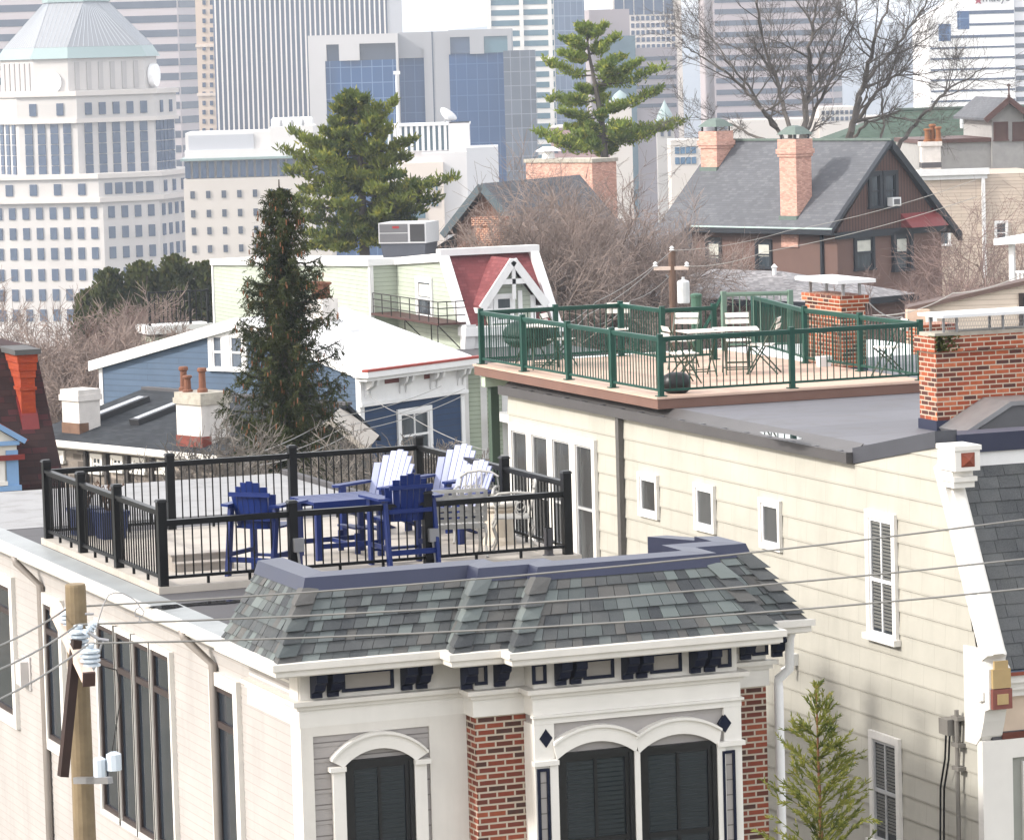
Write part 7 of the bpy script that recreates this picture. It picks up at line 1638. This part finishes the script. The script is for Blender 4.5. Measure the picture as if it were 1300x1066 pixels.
# ---- white low blocks with dish
d=700; f=tfr(490,220,d,0); T=fthing('office_building','stepped white building with glazed top storey carrying a satellite dish','building',f); X=lambda x:f.front(x,220).x; Z=lambda y:f.front(550,y).z
b=MB(); b.box(X(536),X(593),0,18,0,Z(194)).box(X(570),X(597),6,20,0,Z(158)).box(X(488),X(570),7,20,0,Z(192)); b.build('wall',plain('white stucco',(.56,.545,.545),.7,.03,.05),T); b=MB(); b.prism([(X(593),0,0),(X(633),4,0),(X(633),18,0),(X(593),18,0)],(0,0,Z(189))); b.build('side_block',plain('pale grey stucco',(.58,.575,.59),.7,.03,.05),T)
MB().box(X(490),X(570),7.2,20,Z(192),Z(161)).build('glazed_storey',TGC,T); many(T,'mullion',MB().box(-.25,.25,6.6,7.3,Z(193),Z(160)),WHITE2,[((X(494+7.2*k),0,0),0,(1,1,1)) for k in range(11)])
MB().box(X(486),X(598),6.4,20.2,Z(160.5),Z(158)).build('coping',WHITE2,T)
b=MB(); b.box(X(512),X(563),-1,8,0,Z(206)); b.build('wall',plain('beige stone block',(.60,.53,.47),.7,.05,.05),T); it=[]
for y in (233,252,272):
    for x in (521,532): it.append(((X(x),-1,Z(y)),0,(1.9,.4,1.2)))
for y in (236,256):
    for x in (542,548,554): it.append(((X(x),-1,Z(y)),0,(.35,.4,1.6)))
many(T,'window',unit(),TGC,it)
p=f.front(566,150,10); b=MB(); ax=V((.55,-.35,.75)).normalized(); c0=V((p.x,10,p.z)); 
b.tube([c0+ax*z for z in (0,.25,.7,1.0)],[.1,1.0,1.6,1.75],16); o=b.build('satellite_dish',WHITE2,T,smooth=True); b=MB(); b.tube([c0,(c0.x-.3,10,Z(159))],.15,6); b.build('dish_mount',METALG,o)
p=f.front(503,94,4); b=MB(); b.tube([(p.x,4,Z(200)),(p.x,4,p.z)],[.28,.16],8); b.box(p.x-.5,p.x+.7,3.7,4.3,p.z-.1,p.z+.5); b.build('mast',WHITE2,T)
# ---- white banded tower with blue glass flank
T,f,w,zt=banded('office_tower','white banded tower with teal windows and a pale blue glass flank',619,703,None,-70,960,13.2,7,4,plain('white banded stone',(.62,.60,.57),.7,.04,.03),TGC,30,0,'window_band',330)
b=MB(); x1=f.front(744,60).x; b.prism([(w+.01,0,0),(x1,9,0),(x1,30,0),(w+.01,30,0)],(0,0,zt)); b.build('glass_flank',courses('pale blue curtain wall',(.22,.29,.42),3.6,2.4,line=(.30,.36,.46),lw=.04,var=.08,rough=.2,amt=.5,bmp=0,big=.03),T)
many(T,'pier',MB().box(-.5,.5,-.4,.3,0,zt),MC['white banded stone'],[((f.front(x,60).x,0,0),0,(1,1,1)) for x in (622,663,699)])
# ---- buildings behind the open pine
d=1080; f=tfr(780,100,d,0); T=fthing('office_tower','pale grid fronted tower with blue panes rising behind the open pine','tower',f); X=lambda x:f.front(x,60).x; Z=lambda y:f.front(800,y).z
b=MB(); b.box(0,X(866),0,25,0,Z(-60)); b.build('shaft',plain('cream grid stone',(.58,.52,.47),.7,.04,.03),T)
it=[((X(787+12.6*k),0,Z(y)),0,(2.4,.3,6.5)) for k in range(6) for y in (-22,4)]; it+=[((X(804+6.4*k),0,Z(y)),0,(.9,.3,1.2)) for k in range(9) for y in (24,33,42,51,60,69,78,87)]
many(T,'window',unit(),TGL,it[:100])
d=1000; f=tfr(750,100,d,.1); T=fthing('office_building','dusty rose block with flat roof behind the open pine','building',f); X=lambda x:f.front(x,60).x; Z=lambda y:f.front(780,y).z
b=MB(); b.box(0,X(800),0,20,0,Z(12)); b.box(X(770),X(862),4,24,0,Z(62)); b.build('wall',PINK2,T); many(T,'window_band',MB().box(X(772),X(860),3.8,4.2,-.5,.5),TGD,[((0,0,Z(y)),0,(1,1,1)) for y in (76,88,100,112,124,136)]); b=MB(); b.box(X(764),X(806),-1,3,0,Z(46)); b.build('glazed_bay',TGC,T)
d=820; f=tfr(700,190,d,-.1); T=fthing('brick_block','pinkish brick block low behind the open pine trunk','building',f); X=lambda x:f.front(x,190).x; Z=lambda y:f.front(740,y).z
b=MB(); b.box(0,X(768),0,20,0,Z(162)); b.build('wall',plain('rose brick',(.46,.29,.28),.8,.06,.05),T); b=MB(); b.box(-.3,X(769),-.3,20.3,Z(162),Z(160)); b.build('coping',STW,T); many(T,'window',unit(),TGD,[((X(706+9*k),0,Z(y)),0,(.8,.3,1.2)) for k in range(7) for y in (175,190)])
d=780; f=tfr(834,170,d,0); T=fthing('church_tower','old stone tower with a pale green conical spire','tower',f); X=lambda x:f.front(x,170).x; Z=lambda y:f.front(845,y).z; c=X(845)
b=MB(); b.box(0,2*c,0,2*c,0,Z(157)); b.build('shaft',plain('greyed stone',(.42,.40,.38),.8,.06,.1),T); b=MB(); b.lathe((c,c,Z(157)),[(c*1.15,0),(c*.8,2),(c*.35,3.4),(.05,4.6)],12); b.build('spire',TEALM,T); many(T,'window',unit(),TGD,[((c+dx,0,Z(168)),0,(.6,.3,1.6)) for dx in (-.7,.7)])
f=tfr(774,132,d+30,0); T=fthing('domed_hall','pale hall with a low green dome behind the open pine','building',f); X=lambda x:f.front(x,140).x; Z=lambda y:f.front(788,y).z; c=X(788)
b=MB(); b.box(0,2*c,0,2*c,0,Z(128)); b.build('wall',STW,T); b=MB(); b.lathe((c,c,Z(128)),[(c*.85,0),(c*.8,.5),(c*.55,1.3),(c*.2,1.9),(.02,2.2)],14); b.build('dome',TEALM,T,smooth=True)
f=tfr(852,205,700,0); T=fthing('office_building','white building with bright blue windows left of the pink chimney','building',f); X=lambda x:f.front(x,205).x; Z=lambda y:f.front(868,y).z
b=MB(); b.box(0,X(890),0,15,0,Z(178)); b.build('wall',STW,T); many(T,'window',unit(),glass('bright blue glass',(.10,.24,.42),.1,(.16,.32,.5),.1),[((X(860+7*k),0,Z(y)),0,(.8,.3,1.2)) for k in range(4) for y in (191,204)])
# ---- banded pink tower behind the bare trees
banded('office_tower','pinkish banded tower seen through the big bare trees',905,1055,1071,-70,1080,14.6,6.5,1,PINK2,TGD,50,.03,'window_band',260)
f=tfr(1040,150,900,0); T=fthing('office_building','pale low block at the foot of the pink banded tower','building',f); X=lambda x:f.front(x,150).x; Z=lambda y:f.front(1060,y).z
b=MB(); b.box(0,X(1085),0,20,0,Z(136)).box(X(1100),X(1180),4,24,0,Z(150)).box(X(930),0,2,20,0,Z(150)); b.build('wall',STW,T); many(T,'window',unit(),TGD,[((X(1045+6*k),0,Z(y)),0,(.7,.3,.9)) for k in range(7) for y in (143,151)])
# ---- white store headquarters with thin blue bands and the sign
d=900; f=tfr(1180,100,d,0.02); T=fthing('office_tower','white tower with thin blue bands and a red starred store sign at top','tower',f); X=lambda x:f.front(x,70).x; Z=lambda y:f.front(1230,y).z
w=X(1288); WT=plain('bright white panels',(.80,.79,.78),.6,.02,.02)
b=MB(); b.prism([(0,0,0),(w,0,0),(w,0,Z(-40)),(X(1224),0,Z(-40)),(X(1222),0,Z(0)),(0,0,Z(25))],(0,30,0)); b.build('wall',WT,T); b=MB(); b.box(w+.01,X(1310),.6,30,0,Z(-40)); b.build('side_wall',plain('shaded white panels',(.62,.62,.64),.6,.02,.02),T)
it=[(0,w+X(1300)*0,y) for y in (60.5,74,88,101,115,128,142,156)]
many(T,'window_band',MB().box(.3,w,-.12,.4,-.2,.2),TGL,[((0,0,Z(y)),0,(1,1,1)) for _,_,y in it])
b=MB(); b.box(X(1207),w,-.12,.4,Z(47.5)-.15,Z(44.8)).box(X(1216),w,-.125,.4,Z(33)-.0,Z(30)).box(X(1231),w,-.12,.4,Z(18.5),Z(14)); b.build('window_band',TGL,T)
for x0,x1,y0,y1 in ((1192,1207.5,30,51.5),(1216,1231,14,37)): MB().box(X(x0),X(x1),-.13,.4,Z(y1),Z(y0)).build('window',GRID,T)
many(T,'side_band',MB().box(w+.3,X(1310),.48,1,-.5,.5),TGD,[((0,0,Z(y)),0,(1,1,1)) for y in (14,31,46,60,74,88,101,115,128)])
cu=bpy.data.curves.new('sign','FONT'); cu.body='macys'; cu.size=2.6; cu.extrude=.06; cu.align_x='LEFT'; so=bpy.data.objects.new('sign',cu); COL.objects.link(so)
dg=bpy.context.evaluated_depsgraph_get(); me=bpy.data.meshes.new_from_object(so.evaluated_get(dg)); bpy.data.objects.remove(so)
me.materials.clear(); me.materials.append(plain('grey sign letters',(.20,.20,.22),.5)); so=bpy.data.objects.new('sign_lettering',me); COL.objects.link(so); so.parent=T; so.location=(X(1248),-.2,Z(3)); so.rotation_euler=(math.pi/2,0,0)
b=MB(); c=(X(1243),Z(1)); pts_=[]
for k in range(10): r=(1.1,.45)[k%2]; a=math.pi/2+k*math.pi/5; pts_.append((c[0]+r*math.cos(a),-.15,c[1]+r*math.sin(a)))
b.prism(pts_,(0,-.1,0)); b.build('star',plain('red sign star',(.6,.02,.06),.5),T)
# ================================================================== air: hazy winter light over the basin
b=MB(); b.box(-7600,7600,-400,9200,-94,75)
m=bpy.data.materials.new('hazy air'); m.use_nodes=True; nt_=m.node_tree; nt_.nodes.clear(); out=nt_.nodes.new('ShaderNodeOutputMaterial'); pv=nt_.nodes.new('ShaderNodeVolumePrincipled'); pv.inputs['Density'].default_value=.00023; pv.inputs['Color'].default_value=(.80,.88,1,1); pv.inputs['Anisotropy'].default_value=.1
nt_.links.new(pv.outputs[0],out.inputs['Volume'])
tag(b.build('haze',m,uv=False),None,None,kind='stuff')
# ================================================================== light, sky, air
SUN_EL,SUN_AZ=math.radians(33),math.radians(-86)
w=bpy.data.worlds.new('World'); S.world=w; w.use_nodes=True; nt=w.node_tree; bg=nt.nodes['Background']
sk=nt.nodes.new('ShaderNodeTexSky'); sk.sky_type='NISHITA'; sk.sun_disc=False; sk.sun_elevation=SUN_EL; sk.sun_rotation=SUN_AZ
sk.air_density=1.0; sk.dust_density=3.5; sk.ozone_density=1.0; sk.altitude=200
# thin bright winter overcast: the clear sky is largely veiled by white cloud
mx=nt.nodes.new('ShaderNodeMix'); mx.data_type='RGBA'; mx.inputs[0].default_value=.62; mx.inputs[7].default_value=(7.4,7.15,6.9,1); nt.links.new(sk.outputs[0],mx.inputs[6]); nt.links.new(mx.outputs[2],bg.inputs[0]); bg.inputs[1].default_value=.10
sd=V((math.sin(SUN_AZ)*math.cos(SUN_EL),math.cos(SUN_AZ)*math.cos(SUN_EL),math.sin(SUN_EL)))
L=bpy.data.lights.new('sun','SUN'); L.energy=1.2; L.angle=math.radians(4); L.color=(1,.965,.91)
lo_=bpy.data.objects.new('sun',L); COL.objects.link(lo_); lo_.rotation_euler=(-sd).to_track_quat('-Z','Y').to_euler(); lo_.location=(0,0,60)
S.view_settings.view_transform='Standard'; S.view_settings.look='None'; S.view_settings.exposure=1.85; S.view_settings.gamma=1
